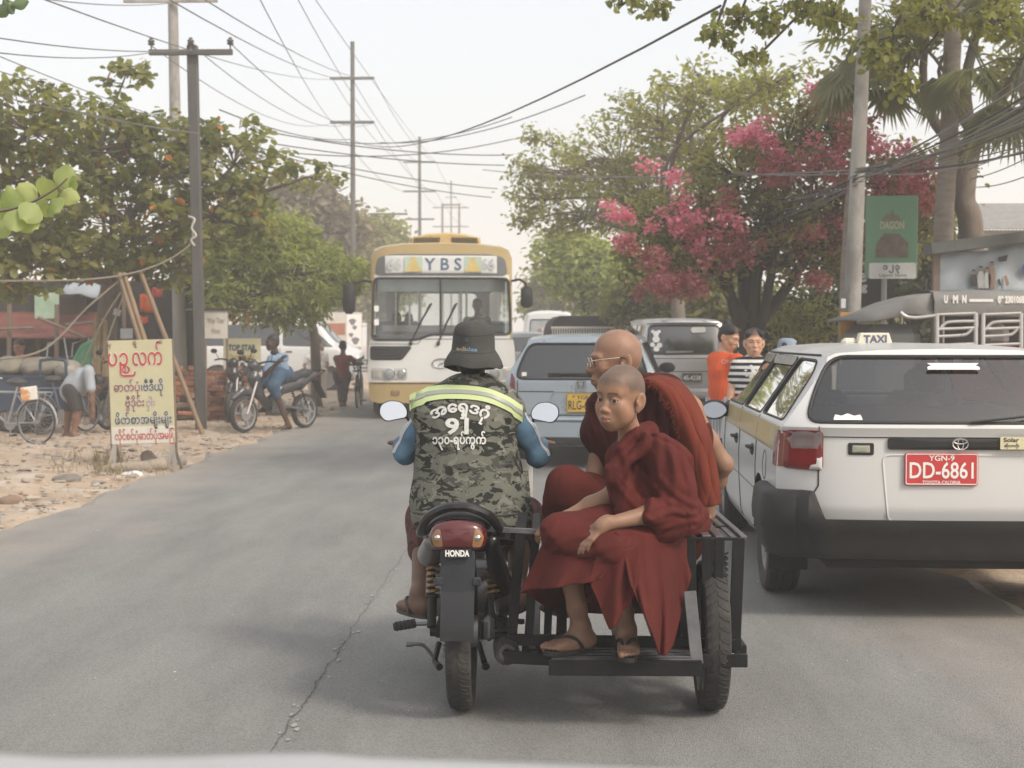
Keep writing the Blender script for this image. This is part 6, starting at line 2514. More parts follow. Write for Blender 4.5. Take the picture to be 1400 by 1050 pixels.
 for i in range(230):
  v=rr.random()
  b=sh(0.0+.12*rr.random(),v)+V(0,-.006,0)
  d=V(rr.uniform(-.026,.012),rr.uniform(-.014,.0),rr.uniform(-.022,.006))
  fr.tube([b,b+d*.6+V(0,-.004,0),b+d+V(rr.uniform(-.006,.006),0,-.008)],[.0016,.0013,.0008],4)
 fo=fr.build('fringe',SHAWL,so,smooth=60)
 fo['kind']='stuff'
 return body
make_boy()
make_old_monk()
def camo_mat():
 m=bpy.data.materials.new('camouflage cloth')
 m.use_nodes= True
 n,l=m.node_tree.nodes,m.node_tree.links
 b=n['Principled BSDF']
 b.inputs['Roughness'].default_value=.85
 b.inputs['Specular IOR Level'].default_value=.15
 tc=n.new('ShaderNodeTexCoord')
 src= None
 for i,(sc_,st,th,col) in enumerate(((0,0,0,(.140,.143,.118)),(8.5,(1,1,1.8),.53,(.068,.071,.060)),(12.5,(1.0,1,2.1),.545,(.026,.028,.026)),(15,(1.2,1,1.9),.585,(.195,.195,.165)),(26,(1,1,1.3),.625,(.022,.023,.021)))):
  if i==0:
   c=n.new('ShaderNodeRGB')
   c.outputs[0].default_value=(*col,1)
   src=c.outputs[0]
   continue
  mp=n.new('ShaderNodeMapping')
  mp.inputs['Scale'].default_value=st
  mp.inputs['Location'].default_value=(i*3.1,i*1.7,i*2.3)
  l.new(tc.outputs['Object'],mp.inputs[0])
  t=n.new('ShaderNodeTexNoise')
  t.inputs['Scale'].default_value=sc_
  t.inputs['Detail'].default_value=3.5
  t.inputs['Roughness'].default_value=.55
  t.inputs['Distortion'].default_value=.9
  l.new(mp.outputs[0],t.inputs['Vector'])
  r=n.new('ShaderNodeMapRange')
  r.inputs['From Min'].default_value,r.inputs['From Max'].default_value=th,th+.012
  l.new(t.outputs[0],r.inputs[0])
  x=n.new('ShaderNodeMix')
  x.data_type='RGBA'
  l.new(r.outputs[0],x.inputs[0])
  l.new(src,x.inputs[6])
  x.inputs[7].default_value=(*col,1)
  src=x.outputs[2]
 l.new(src,b.inputs['Base Color'])
 tb=n.new('ShaderNodeTexNoise')
 tb.inputs['Scale'].default_value=420
 l.new(tc.outputs['Object'],tb.inputs['Vector'])
 bp=n.new('ShaderNodeBump')
 bp.inputs['Strength'].default_value=.2
 bp.inputs['Distance'].default_value=.003
 l.new(tb.outputs[0],bp.inputs['Height'])
 l.new(bp.outputs[0],b.inputs['Normal'])
 return m
def make_rider():
 A=at
 SK=np.array((.14,.078,.052))
 S=SDF()
 C=A(646,482,5.915)
 p,Rm=head_prims(S,C,V(.10,1,-.12),(0,0,1),.86,neck_to=A(648,540,5.93))
 shL,shR=A(582,566,5.90),A(701,562,5.90)
 elL,elR=A(554,620,5.93),A(735,624,5.93)
 haL,haR=V(-.605,6.12,.895),V(-.03,6.12,.895)
 hip=A(645,690,5.85)
 S.chain([A(648,548,5.93),hip],[.06,.12],.05)
 S.cap(shL,shR,.042,.042,.05)
 for sh,el,ha,tsd in ((shL,elL,haL,1),(shR,elR,haR,-1)):
  S.chain([sh,el,ha+V(0,-.02,.02)],[.038,.026,.022],.015)
  hand_prims(S,ha+V(0,-.03,.025),V(0,1,.1),V(0,0,1),tsd,.16,(1.3,1.35,1.4,1.4),.02)
 knL,anL=V(-.50,6.15,.60),A(574,812,5.80)
 knR,anR=V(-.10,6.15,.60),V(-.12,5.80,.36)
 S.chain([hip+V(-.08,0,-.02),knL,lerp(knL,anL,.35)+V(0,-.03,0),anL],[.09,.065,.052,.034],.03)
 S.chain([hip+V(.08,0,-.02),knR,lerp(knR,anR,.35)+V(0,-.03,0),anR],[.09,.065,.052,.034],.03)
 pL,xL,gL=foot_prims(S,anL,V(-.55,.85,0),1,.24)
 pR,xR,gR=foot_prims(S,anR,V(.1,1,0),-1,.24)
 body=sdf_obj(S,S.lo-.03,S.hi+.03,.009,'person',SKIN,None,lambda P:SK*(1+.1*wig(P,40,1))[:,None],[(np.array(anL)-(.08,.12,.10),np.array(anL)+(.09,.26,.06),.004)])
 tag(body,'motorcycle rider seen from behind in a camouflage vest, blue sleeves and dark bucket hat','person')
 sandal(pL,gL,body,.24,mat('brown sandal',(.06,.048,.04),rough=.7))
 sandal(pR,gR,body,.24,MATS['brown sandal'])
 vs=SDF()
 z= lambda y,d=5.86:A(640,y,d).z
 X= lambda x,d=5.86:A(x,600,d).x
 rings=[(z(716),X(646),5.86,.252,.19),(z(690),X(643),5.87,.242,.18),(z(650),X(640),5.89,.222,.165),(z(610),X(638),5.90,.212,.155),(z(575),X(638),5.91,.212,.148),(z(548),X(638),5.91,.214,.128),(z(532),X(640),5.91,.180,.105),(z(521),X(644),5.90,.115,.085),(z(511),X(645),5.90,.072,.07)]
 vs.stack(rings,top=.02)
 vs.cap(shL+V(.01,0,-.005),shR+V(-.01,0,-.005),.062,.062,.05)
 vs.post= lambda P,d:d-creases(P,(.15,0,1),7,26,.007,2.0)*np.clip((1.22-P[:,2])/.25,.25,1)-.004*wig(P,16,5.0)
 vo=sdf_obj(vs,vs.lo-.04,vs.hi+.04,.0065,'vest',camo_mat(),body,margin=.02)
 bvh=BVHTree.FromObject(vo,bpy.context.evaluated_depsgraph_get())
 cam_o=Vector((0,0,H0))
 def on(px,py,off=.004):
  d=(A(px,py,5.0)-cam_o).normalized()
  h=bvh.ray_cast(cam_o,d)
  if h[0] is None:
   return A(px,py,5.86)
  return h[0]+h[1]*off
 def strip(y0,y1,name,m,par,off):
  top=[(560,540),(575,533),(600,528),(622,527),(645,528),(668,532),(690,541),(704,549),(713,555)]
  cs=spline([V(x,y,0) for x,y in top],5)
  mb=MB()
  rows=[]
  for k in range(4):
   t=lerp(y0,y1,k/3)
   rows.append([on(q.x+(2 if q.x<600 else 0)*0,q.y+t*(19+(3 if q.x<580 or q.x>700 else 0)),off) for q in cs])
  n=len(cs)
  mb.add([q for r_ in rows for q in r_],[(k*n+i,(k+1)*n+i,(k+1)*n+i+1,k*n+i+1) for k in range(3) for i in range(n-1)])
  return mb.build(name,m,par,smooth=180)
 bo=strip(0,1,'reflective_band',mat('lime reflective',(.50,.60,.29),rough=.6,var=.05),body,.006)
 strip(.34,.62,'grey_strip',mat('grey reflective',(.30,.32,.29),rough=.4,var=.08),bo,.009)
 ink=mat('vest print',(.62,.62,.60),rough=.7,var=.12,scale=90)
 def word(body_,fn,size,bold,name):
  v,f=text_mesh(body_,size,bold)
  bm=bmesh.new()
  bv=[bm.verts.new(q) for q in v]
  for t in f:
   try:
    bm.faces.new([bv[i] for i in t])
   except ValueError:
    pass
  bmesh.ops.triangulate(bm,faces=bm.faces[:])
  bmesh.ops.subdivide_edges(bm,edges=[e for e in bm.edges if e.calc_length()>7],cuts=2)
  bmesh.ops.triangulate(bm,faces=bm.faces[:])
  bm.verts.index_update()
  mb=MB()
  x0,x1=min(q.co.x for q in bm.verts),max(q.co.x for q in bm.verts)
  mb.add([on(*fn((q.co.x-(x0+x1)/2),q.co.y,x1-x0),.0045) for q in bm.verts],[tuple(q.index for q in t.verts) for t in bm.faces])
  bm.free()
  return mb.build(name,ink,vo,smooth=180)
 def arc(x,y,wd):
  a=x/wd*1.16
  r=66+y*.86
  return (629+r*math.sin(a),629-r*math.cos(a))
 word('အေရှ့ဒဂုံ',arc,24,.75,'lettering')
 word('91',lambda x,y,wd:(625+x*32/wd,593-y*.92),32,1.0,'number')
 word('၁၃၀-ရပ်ကွက်',lambda x,y,wd:(628+x*72/wd,607-y),17,.5,'lettering')
 hm=MB()
 hm.tube([on(x,700+6*math.sin((x-560)/55),.003) for x in range(566,724,6)],.004,5)
 hm.build('hem',MATS.get('camo hem') or mat('camo hem',(.07,.07,.058),rough=.9),vo)
 fp=MB()
 c=A(716,664,5.84)
 fp.grid(lambda u,v:c+V(.03*u-.012+.012*v,-.02+.05*u,.06-.12*v-.02*u*v),5,6)
 fp.build('pocket_flap',vo.data.materials[0],vo)
 BL=cloth_mat('blue sleeve',(.085,.155,.225),(.115,.19,.27))
 for sd,sh,el,ha in ((-1,shL,elL,haL),(1,shR,elR,haR)):
  s_=SDF()
  s_.chain([sh+V(-sd*.015,0,.0),lerp(sh,el,.5),el,lerp(el,ha,.5),ha+V(0,-.025,.02)],[.052,.044,.039,.036,.037],.03)
  s_.post= lambda P,d:d-creases(P,(.8,.2,.5),8,44,.0055,3.0)
  so=sdf_obj(s_,s_.lo-.03,s_.hi+.03,.0065,'sleeve',BL,body,margin=.015)
  bv2=BVHTree.FromObject(so,bpy.context.evaluated_depsgraph_get())
  base=spline([sh,lerp(sh,el,.5),el],9)
  for k in (-1,0,1):
   pts=[]
   for q in base:
    dr=(V(sd,-.30+k*.26,.10)).normalized()
    h=bv2.ray_cast(q+dr*.3,-dr)
    if h[0] is not None:
     pts.append(h[0]+dr*.002)
   if len(pts)>3:
    MB().tube(pts,.0026,5).build('white_stripe',mat('white stripe',(.62,.64,.65),rough=.8),so,smooth=60)
 sh_=SDF()
 for kn,sx in ((knL,-.08),(knR,.08)):
  sh_.chain([hip+V(sx,.05,-.05),kn,lerp(kn,(anL if sx<0 else anR),.42)],[.13,.088,.075],.04)
 sh_.cap(hip+V(-.08,0,-.03),hip+V(.08,0,-.03),.13,.13,.04)
 sh_.post= lambda P,d:d-creases(P,(0,.3,1),7,34,.006,1.0)
 sdf_obj(sh_,sh_.lo-.03,sh_.hi+.03,.010,'shorts',mat('patterned maroon',(.10,.030,.026),rough=.9,var=.5,scale=60,col2=(.035,.016,.016),thr=.5,soft=.05),body,margin=.015)
 H=MB()
 HM=mat('charcoal cotton',(.046,.047,.044),rough=.92,var=.15,scale=30,bump=.3,bscale=500)
 hc=A(647,470,5.90)
 s3=2000/5.9
 prof=[(.0,31.5),(9,31),(16,29.8),(22,27),(26,22),(28.3,14),(29.2,2),(29.8,-8),(31.5,-12),(35.5,-18),(39.5,-26),(41,-33),(40.2,-33.8),(34,-22),(28.5,-12)]
 nn=56
 vs_,fs_=[],[]
 for r,zz in prof:
  for k in range(nn):
   a=2*PI*k/nn
   fold=1+.018*math.sin(a*3+zz*.1)+.012*math.sin(a*7+1)
   flare=(0 if zz>-12 else 1)
   dz=flare*(-3.0*math.sin(a)+2.2*math.sin(2*a+.6)+1.2*math.sin(5*a))/s3
   vs_.append(hc+V(r*fold*math.cos(a)/s3,r*1.22*fold*math.sin(a)/s3,zz/s3+dz))
 m=len(prof)
 for i in range(m-1):
  for k in range(nn):
   k2=(k+1)%nn
   fs_.append((i*nn+k,(i+1)*nn+k,(i+1)*nn+k2,i*nn+k2))
 H.add(vs_,fs_)
 ho=H.build('bucket_hat',HM,body,smooth=60)
 hb=BVHTree.FromPolygons([Vector(q) for q in vs_],fs_)
 def onh(px,py,off=.002):
  d=(A(px,py,5.0)-cam_o).normalized()
  h=hb.ray_cast(cam_o,d)
  return (h[0]-d*off) if h[0] else A(px,py,5.8)
 t=MB()
 for ring in ((457,0),(481,1)):
  t.tube([onh(x,ring[0]+2.5*(1-((x-647)/30)**2),.0005) for x in range(620,675,3)],.0012,4)
 t.build('seam',mat('hat seam',(.02,.02,.02),rough=.9),ho)
 v,f=text_mesh('adidas',10,.25)
 x0,x1=min(q.x for q in v),max(q.x for q in v)
 cut=[]
 for nm,lo,hi,col in (('lettering',0,.5,(.30,.25,.14)),('lettering',.5,1.01,(.12,.22,.33))):
  mb=MB()
  idx=[t_ for t_ in f if lo<=(sum(v[i].x for i in t_)/len(t_)-x0)/(x1-x0)<hi]
  used=sorted({i for t_ in idx for i in t_})
  re={a:b for b,a in enumerate(used)}
  mb.add([onh(638+((v[i].x-x0)/(x1-x0)-.5)*29,479.5-v[i].y*.75+2*((v[i].x-x0)/(x1-x0)-.5)) for i in used],[tuple(re[i] for i in t_) for t_ in idx])
  mb.build(nm,mat('hat print %d'%int(lo*2),col,rough=.7),ho,smooth=0)
 tr=MB()
 for a in (-.6,0,.6):
  c=(638+5.2*math.sin(a),470-5.2*math.cos(a))
  tr.add([onh(c[0]+2.0*math.cos(q)*math.cos(a)-3.6*math.sin(q)*math.sin(-a),c[1]+3.6*math.sin(q)*math.cos(a)+2.0*math.cos(q)*math.sin(a)) for q in np.linspace(0,2*PI,11)[:-1]],[tuple(range(10))])
 tr.build('emblem',mat('faint emblem',(.055,.065,.075),rough=.7),ho,smooth=0)
 hr=SDF()
 hr.ell(p(0,-.018,.0),(.078,.090,.085),Rm)
 hr.cap(p(0,-.045,-.03),p(0,-.055,-.062),.055,.045,.03)
 sdf_obj(hr,hr.lo-.02,hr.hi+.02,.006,'hair',mat('black hair',(.012,.011,.011),rough=.6,var=.2),body)
 return body
make_rider()
BARK=mat('grey bark',(.13,.105,.085),rough=.95,var=.3,scale=4,bump=1.0,bscale=22,col2=(.20,.175,.145),thr=.5,soft=.2,stretch=(1,1,.35))
BARK_D=mat('dark bark',(.045,.037,.031),rough=.95,var=.3,scale=5,bump=1.0,bscale=24,stretch=(1,1,.35))
LEAF_ALMOND=leafmat('almond leaves',[(0.106,0.123,0.043),(0.177,0.190,0.062),(0.264,0.269,0.094),(0.370,0.356,0.139)],.58)
LEAF_ORANGE=leafmat('orange leaves',[(.42,.16,.025),(.50,.22,.04)],.35)
LEAF_LIGHT=leafmat('light green leaves',[(0.183,0.219,0.072),(0.268,0.297,0.102),(0.352,0.382,0.145),(0.420,0.420,0.206)],.58)
LEAF_MID=leafmat('mid green leaves',[(0.150,0.155,0.066),(0.238,0.241,0.098),(0.326,0.319,0.136),(0.420,0.408,0.187)],.58)
LEAF_DARK=leafmat('dark leaves',[(0.033,0.046,0.021),(0.053,0.068,0.032),(0.083,0.098,0.046)],.3)
LEAF_BOUG=leafmat('bougainvillea leaves',[(0.120,0.125,0.051),(0.186,0.183,0.072),(0.256,0.241,0.103),(0.334,0.306,0.139)],.58)
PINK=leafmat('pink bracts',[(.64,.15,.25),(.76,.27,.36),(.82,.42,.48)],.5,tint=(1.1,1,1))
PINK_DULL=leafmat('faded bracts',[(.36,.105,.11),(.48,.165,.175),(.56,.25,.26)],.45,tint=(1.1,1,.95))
BROWN_LF=leafmat('dry leaves',[(.17,.135,.09),(.23,.19,.12)],.3)
def leaf_mesh(pts,size,rng,shape='leaf',droop=.25,size_var=.35):
 n=len(pts)
 a=rng.uniform(0,2*PI,n)
 el=rng.normal(-droop,.45,n)
 d=np.stack([np.cos(a)*np.cos(el),np.sin(a)*np.cos(el),np.sin(el)],1)
 r=rng.normal(0,1,(n,3))*.55+np.array((0,0,1.0))
 s=np.cross(d,r)
 s/=np.maximum(np.linalg.norm(s,axis=1),1e-6)[:,None]
 u=np.cross(s,d)
 L_=size*(1+size_var*rng.uniform(-1,1,n))[:,None]
 w_,b_={'leaf':(.24,.07),'round':(.31,.07),'long':(.12,.03)}[shape]
 prof=((0,0,0),(.32,w_*.9,b_),(.72,w_,b_*.6),(1.0,0,-.10),(.72,-w_,b_*.6),(.32,-w_*.9,b_))
 P=np.stack([pts+L_*(d*x+s*y+u*z) for x,y,z in prof],1)
 i=6*np.arange(n)[:,None]
 return P.reshape(-1,3),np.concatenate([i+np.array((0,1,2,3)),i+np.array((0,3,4,5))],1).reshape(-1,4)
def leaves_obj(pts,size,m,name,parent,seed,shape='leaf',droop=.25,stuff=True,shade=None):
 rng=np.random.default_rng(seed)
 v,f=leaf_mesh(np.asarray(pts),size,rng,shape,droop)
 me=mesh_np(v,f)
 k=len(f)//2
 r=np.repeat(rng.beta(2.2,2.2,k) if shade is None else np.clip(shade+rng.normal(0,.16,k),0,1),2)
 at_=me.attributes.new('rnd','FLOAT','FACE')
 at_.data.foreach_set('value',r.astype(np.float32))
 me.name=name
 o=link(me,name,m,parent,smooth=0)
 if stuff:
  o['kind']='stuff'
 return o
def crown_points(lobes,n_cl,per,spread,rng,shell=.55):
 vol=np.array([l[1][0]*l[1][1]+l[1][0]*l[1][2]+l[1][1]*l[1][2] for l in lobes])
 cnt=np.maximum(3,(vol/vol.sum()*n_cl)).astype(int)
 C_,own=[],[]
 for i,((c,r),k) in enumerate(zip(lobes,cnt)):
  d=rng.normal(0,1,(k,3))
  d/=np.linalg.norm(d,axis=1)[:,None]
  q=(shell+(1.05-shell)*rng.random(k)**.8)[:,None]
  C_.append(np.array(c)+d*q*np.array(r))
  own+=[i]*k
 C_=np.concatenate(C_)
 k=rng.poisson(per,len(C_)).clip(2)
 idx=np.repeat(np.arange(len(C_)),k)
 P=C_[idx]+rng.normal(0,1,(len(idx),3))*spread*np.array((1,1,.62))
 return C_,np.array(own),P,rng.random(len(C_))[idx]
def limbs(trunk_top,lobes,C_,own,rng,parent,m,r0,twig_r=.012,twigs=1.0):
 tips=[]
 for c,r in lobes:
  a,b=Vector(trunk_top),Vector(c)-Vector((0,0,r[2]*.2))
  mid=lerp(a,b,.5)+Vector((rng.normal(0,.12),rng.normal(0,.12),rng.normal(.08,.1)))*(b-a).length
  pts=spline([a,mid,b],6)
  MB().tube(pts,[r0*max(.2,min(1,r[0]/1.2)),max(.012,r0*.3*min(1,r[0]))],7).build('limb',m,parent,smooth=60)
  tips.append(pts)
 tw=MB()
 for q,o in zip(C_,own):
  if rng.random()>twigs:
   continue
  pts=tips[o]
  q=Vector(q)
  j=min(range(4,len(pts)),key=lambda i:(pts[i]-q).length)
  s_=pts[j]
  mid=lerp(s_,q,.5)+Vector(rng.normal(0,.08,3))*(q-s_).length
  tw.tube([s_,mid,q],[twig_r,twig_r*.8,twig_r*.4],4,cap=False)
 o=tw.build('twigs',m,parent,smooth=60)
 o['kind']='stuff'
def L(px,py,d,rx,rz,ry=None):
 s=d/2000
 return (tuple(at(px,py,d)),(rx*s,ry if ry else (rx+rz)/2*s,rz*s))
def tree(name,label,cat,base,trunk,lobes,m,seed,n_cl,per,size,spread,r0,bark=BARK,shape='leaf',droop=.25,shell=.5,twigs=1.0,group=None,orange=0,twig_r=.012,trunk_r=None):
 rng=np.random.default_rng(seed)
 T=thing(name,label,cat,base,group=group,world=True)
 pts=spline([Vector(base)]+[Vector(q) for q in trunk],6)
 tr=trunk_r or r0*1.6
 mb=MB().tube(pts,[tr*(1.25 if i==0 else 1)*(1-.35*i/len(pts)) for i in range(len(pts))],12)
 mb.build('trunk',bark,T,smooth=60)
 C_,own,P,sh=crown_points(lobes,n_cl,per,spread,rng,shell)
 limbs(pts[-1],lobes,C_,own,rng,T,bark,r0,twig_r,twigs)
 hz_=P[:,2]
 leaves_obj(P,size,m,'crown',T,seed+1,shape,droop,shade=.15+.6*sh)
 if orange:
  k=rng.choice(len(P),orange,replace=False)
  v,f=leaf_mesh(P[k]+rng.normal(0,.05,(orange,3)),size*1.05,rng,'round',.7)
  for i in range(orange):
   mb=MB().add(v[6*i:6*i+6],[(0,1,2,3),(0,3,4,5)])
   mb.build('leaf',LEAF_ORANGE,T,smooth=0)
 return T,P
def g0(p):
 return (p.x,p.y,0.0)
def make_trees():
 lobes=[L(40,165,20,85,70,0.87),L(125,195,21,90,65,0.87),L(172,98,22,34,22,0.31),L(215,220,22,90,65,0.93),L(320,215,23,70,50,0.74),L(50,290,20,90,70,0.93),L(180,305,21.5,100,60,0.99),L(300,290,23,80,55,0.87),L(420,238,24,55,18,0.31),L(20,375,20,55,35,0.62),L(95,345,21,80,32,0.74),L(235,360,22,60,35,0.62),L(-60,230,20,80,110,1.12)]
 b=gnd(140,575)
 b=Vector((at(142,500,23).x,23,0))
 tree('almond_tree','broad almond tree on the left verge, olive leaves with orange ones among them','tree',b,[at(146,440,23),at(150,385,22.8)],lobes,LEAF_ALMOND,21,860,11,.145,.075,.11,bark=BARK,shape='round',shell=.62,orange=170,trunk_r=.19,twigs=.8)
 lobes=[L(330,350,26,75,50,1.3),L(405,370,26,80,52,1.3),L(455,378,27,42,36,.9),L(345,405,25.5,75,36,1.1),L(400,415,26,55,30,.9),L(300,330,26,50,45,1.0),L(370,320,26,60,40,1.0),L(300,400,25.5,30,30,.7)]
 b=Vector((at(432,500,29).x,29,0))
 tree('green_tree','low pale green tree with sunlit sprays over the white van','tree',b,[at(428,450,28.7),at(400,410,28)],lobes,LEAF_LIGHT,31,800,16,.16,.10,.07,shape='long',droop=.35,shell=.5,twigs=.5)
 far=[('dull hazy tree over the far left roofs',[L(470,330,58,55,42),L(430,350,58,40,35),L(515,335,60,34,40),L(540,360,62,30,40)],LEAF_MID,41),('brownish hazy tree behind the pale green tree',[L(415,290,52,60,36),L(455,315,52,40,30),L(370,300,52,50,40)],BROWN_LF,43),('thin grey-green tree beyond the bus on the left',[L(505,390,75,40,45),L(470,400,75,34,34),L(550,380,80,24,40)],LEAF_MID,45)]
 for lab,lb,m,sd in far:
  c=Vector(lb[0][0])
  b=Vector((c.x,c.y,0))
  tree('roadside_tree',lab,'tree',b,[(c.x,c.y,c.z*.5),(c.x,c.y,c.z-.5)],lb,m,sd,420,16,.34,.40,.10,shell=.4,twigs=.3,group='hazy trees along the far road',twig_r=.02)
 lobes=[L(770,235,31,75,42,1.3),L(735,265,31,52,36,1.1),L(845,215,29,85,55,1.5),L(905,160,27,80,48,1.4),L(960,120,25,70,40,1.2),L(800,290,30,75,40,1.3),L(880,270,28,80,60,1.4),L(735,185,31,36,18,.6),L(950,205,26,85,60,1.4),L(1010,130,24,60,40,1.0),L(715,300,31,26,16,.6),L(1050,110,22,60,40,1.0)]
 b=Vector((at(935,480,27).x,27,0))
 tree('rain_tree','tall spreading tree on the right with loose grey-green foliage reaching over the road','tree',b,[at(925,400,27),at(905,330,27.5)],lobes,LEAF_MID,51,700,13,.115,.11,.09,shell=.35,twigs=1.0,droop=.3)
 for lab,lb,m,sd in (('bright green rounded tree over the hooded truck',[L(800,370,38,55,42),L(840,390,38,60,42),L(775,350,39,40,34),L(880,385,36,50,45)],LEAF_LIGHT,55),('grey-green hazy tree right of the bus mirror',[L(765,395,60,34,40),L(748,415,62,24,26),L(790,410,60,30,30)],LEAF_MID,57),('dark green bush behind the silver people carrier',[L(900,415,30,60,34),L(960,405,29,60,40),L(1010,430,28,40,30)],LEAF_BOUG,59)):
  c=Vector(lb[0][0])
  tree('roadside_tree',lab,'tree',Vector((c.x,c.y,0)),[(c.x,c.y,c.z*.5),(c.x,c.y,c.z-.3)],lb,m,sd,420,20,.19 if sd!=57 else .3,.24 if sd!=57 else .36,.09,shell=.35,twigs=.4,group='green trees on the right verge')
 D=19.6
 lobes=[L(905,300,D,60,50,.9),L(960,300,D-.3,70,60,1.0),L(1010,230,D,75,65,1.1),L(1075,190,D,75,60,1.1),L(1130,165,D-.4,60,60,1.0),L(1040,300,D-.6,80,60,1.1),L(1110,270,D-.6,85,70,1.2),L(1200,250,D-.5,80,65,1.1),L(1265,255,D-.3,55,60,.9),L(890,350,D-.2,55,45,.8),L(950,370,D-.5,60,40,.9),L(1180,320,D,85,60,1.0),L(1250,310,D,60,50,.9),L(1120,350,D,80,50,1.0)]
 b=Vector((at(1030,490,D).x,D,0))
 T,P=tree('bougainvillea_tree','large bougainvillea climbing over a dark trunk, full of pink bracts','tree',b,[at(1024,440,D),at(1020,370,D)],lobes,LEAF_BOUG,61,950,15,.095,.11,.085,bark=BARK_D,shell=.40,twigs=.7,droop=.4,trunk_r=.17)
 for p in ([(1035,470),(1046,420),(1062,340),(1085,270)],[(1015,460),(998,400),(985,330),(975,270)],[(1030,450),(1035,380),(1050,300),(1040,220)],[(1020,440),(985,385),(945,330)],[(1040,440),(1085,380),(1130,300),(1175,230)]):
  MB().tube(spline([at(x,y,D-.2-.2*i) for i,(x,y) in enumerate(p)],5),[.085,.03],8).build('limb',BARK_D,T,smooth=60)
 rng=np.random.default_rng(66)
 cl=[(1118,118,18,12),(1150,140,14,14),(1165,225,16,10),(1215,215,16,12),(1240,260,16,12),(1295,250,12,12),(1085,225,14,10),(965,285,12,12),(940,320,16,14),(905,300,10,12),(1045,200,16,10),(846,300,14,20),(850,325,10,14),(886,232,8,12),(922,246,8,16),(930,285,16,12),(948,305,20,18),(952,330,14,16),(975,300,10,16),(1128,125,20,14),(1140,150,12,10),(1110,132,16,10),(1022,190,24,12),(1012,185,14,8),(1070,215,14,9),(1125,215,18,14),(1145,222,16,12),(1105,205,12,8),(1190,205,18,10),(1210,240,18,12),(1225,245,14,10),(1188,195,12,16),(1280,235,12,10),(1308,228,12,14),(1262,255,14,10),(1160,245,14,10),(995,310,12,18)]
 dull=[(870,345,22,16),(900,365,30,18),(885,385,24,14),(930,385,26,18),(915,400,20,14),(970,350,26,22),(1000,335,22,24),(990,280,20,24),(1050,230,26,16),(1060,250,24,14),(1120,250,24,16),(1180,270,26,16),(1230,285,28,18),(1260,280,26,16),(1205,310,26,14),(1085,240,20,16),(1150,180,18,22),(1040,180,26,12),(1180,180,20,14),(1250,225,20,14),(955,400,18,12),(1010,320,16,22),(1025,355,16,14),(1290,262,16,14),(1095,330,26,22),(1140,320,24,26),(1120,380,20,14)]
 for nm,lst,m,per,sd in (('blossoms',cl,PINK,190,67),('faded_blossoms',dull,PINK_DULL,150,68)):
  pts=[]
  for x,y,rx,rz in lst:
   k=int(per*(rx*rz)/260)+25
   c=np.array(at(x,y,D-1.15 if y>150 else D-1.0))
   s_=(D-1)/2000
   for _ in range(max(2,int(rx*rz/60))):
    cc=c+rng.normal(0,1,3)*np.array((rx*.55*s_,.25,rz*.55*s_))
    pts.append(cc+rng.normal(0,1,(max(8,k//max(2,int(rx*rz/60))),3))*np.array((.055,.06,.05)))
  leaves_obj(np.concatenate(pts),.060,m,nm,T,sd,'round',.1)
 D2=21.5
 lb=[L(1090,440,D2,60,50,.8),L(1150,440,D2-.5,70,50,.8),L(1220,440,D2,70,55,.8),L(1290,440,D2,70,60,.8),L(1060,470,D2,50,40,.7),L(1360,450,D2,70,60,.8),L(1200,370,D2+1,90,60,.8),L(1290,370,D2+1,60,60,.7)]
 rng=np.random.default_rng(71)
 H_=thing('hedge','dark overgrown hedge behind the taxi and the two women','hedge',(lb[1][0][0],D2,0),world=True)
 C_,own,P,sh=crown_points(lb,700,18,.15,rng,.3)
 leaves_obj(P,.13,LEAF_DARK,'foliage',H_,72,'leaf',.3)
 C_,own,P,sh=crown_points([L(1110,430,D2-1.2,40,34,.4),L(1180,445,D2-1.4,40,26,.4),L(1075,450,D2-1.2,30,26,.4)],70,16,.14,rng,.3)
 leaves_obj(P,.14,LEAF_MID,'foliage',H_,73,'long',.4)
 st=MB()
 for x in range(1050,1400,18):
  a=at(x+rng.normal(0,5),500,D2)
  st.tube([(a.x,D2,0),(a.x+rng.normal(0,.1),D2+rng.normal(0,.1),1.2),(a.x+rng.normal(0,.25),D2,2.2)],[.03,.012],5)
 so=st.build('stems',BARK_D,H_,smooth=60)
 so['kind']='stuff'
 palm('fan_palm','slim fan palm with pale ringed trunk behind the green hanging sign',at(1288,480,16.5),[(1290,330),(1298,180),(1304,0),(1308,-140)],16.5,.10,[(1300,60,60,60,200),(1310,70,44,70,330),(1290,60,60,50,170),(1340,50,60,60,20)],81,crown_at=(1306,30))
 palm('fan_palm','fan palm with drooping dark fronds just left of the concrete pole',at(1150,480,17.2),[(1160,330),(1172,200),(1180,60)],17.2,.07,[(1175,20,60,60,200)],82,crown_at=(1180,40))
 palm('fan_palm','leaning fan palm at the right edge with fronds hanging into the frame',at(1430,480,15.5),[(1420,330),(1410,200),(1402,90)],15.5,.09,[],83,crown_at=(1400,80))
 D3=17.5
 b=Vector((at(1325,480,D3).x,D3,0))
 rng=np.random.default_rng(91)
 lb=[L(1240,40,D3,70,40,.9),L(1330,20,D3,80,40,.9),L(1390,90,D3,40,60,.7),L(1190,90,D3,40,40,.7),L(1350,-40,D3,120,50,1.2)]
 T2,P=tree('forked_tree','bare-legged forked tree behind the shop awning at the right edge','tree',b,[at(1328,330,D3),at(1318,270,D3),at(1330,190,D3)],lb,LEAF_MID,92,300,12,.11,.16,.06,shell=.3,twigs=1,trunk_r=.17)
 for p in ([(1322,210),(1350,165),(1380,120),(1410,70)],[(1330,200),(1320,120),(1335,40),(1340,-40)],[(1326,215),(1280,170),(1262,110),(1270,20)]):
  MB().tube(spline([at(x,y,D3) for x,y in p],5),[.085,.035],8).build('limb',BARK,T2,smooth=60)
 D4=12.5
 b=Vector((4.9,D4+.5,0))
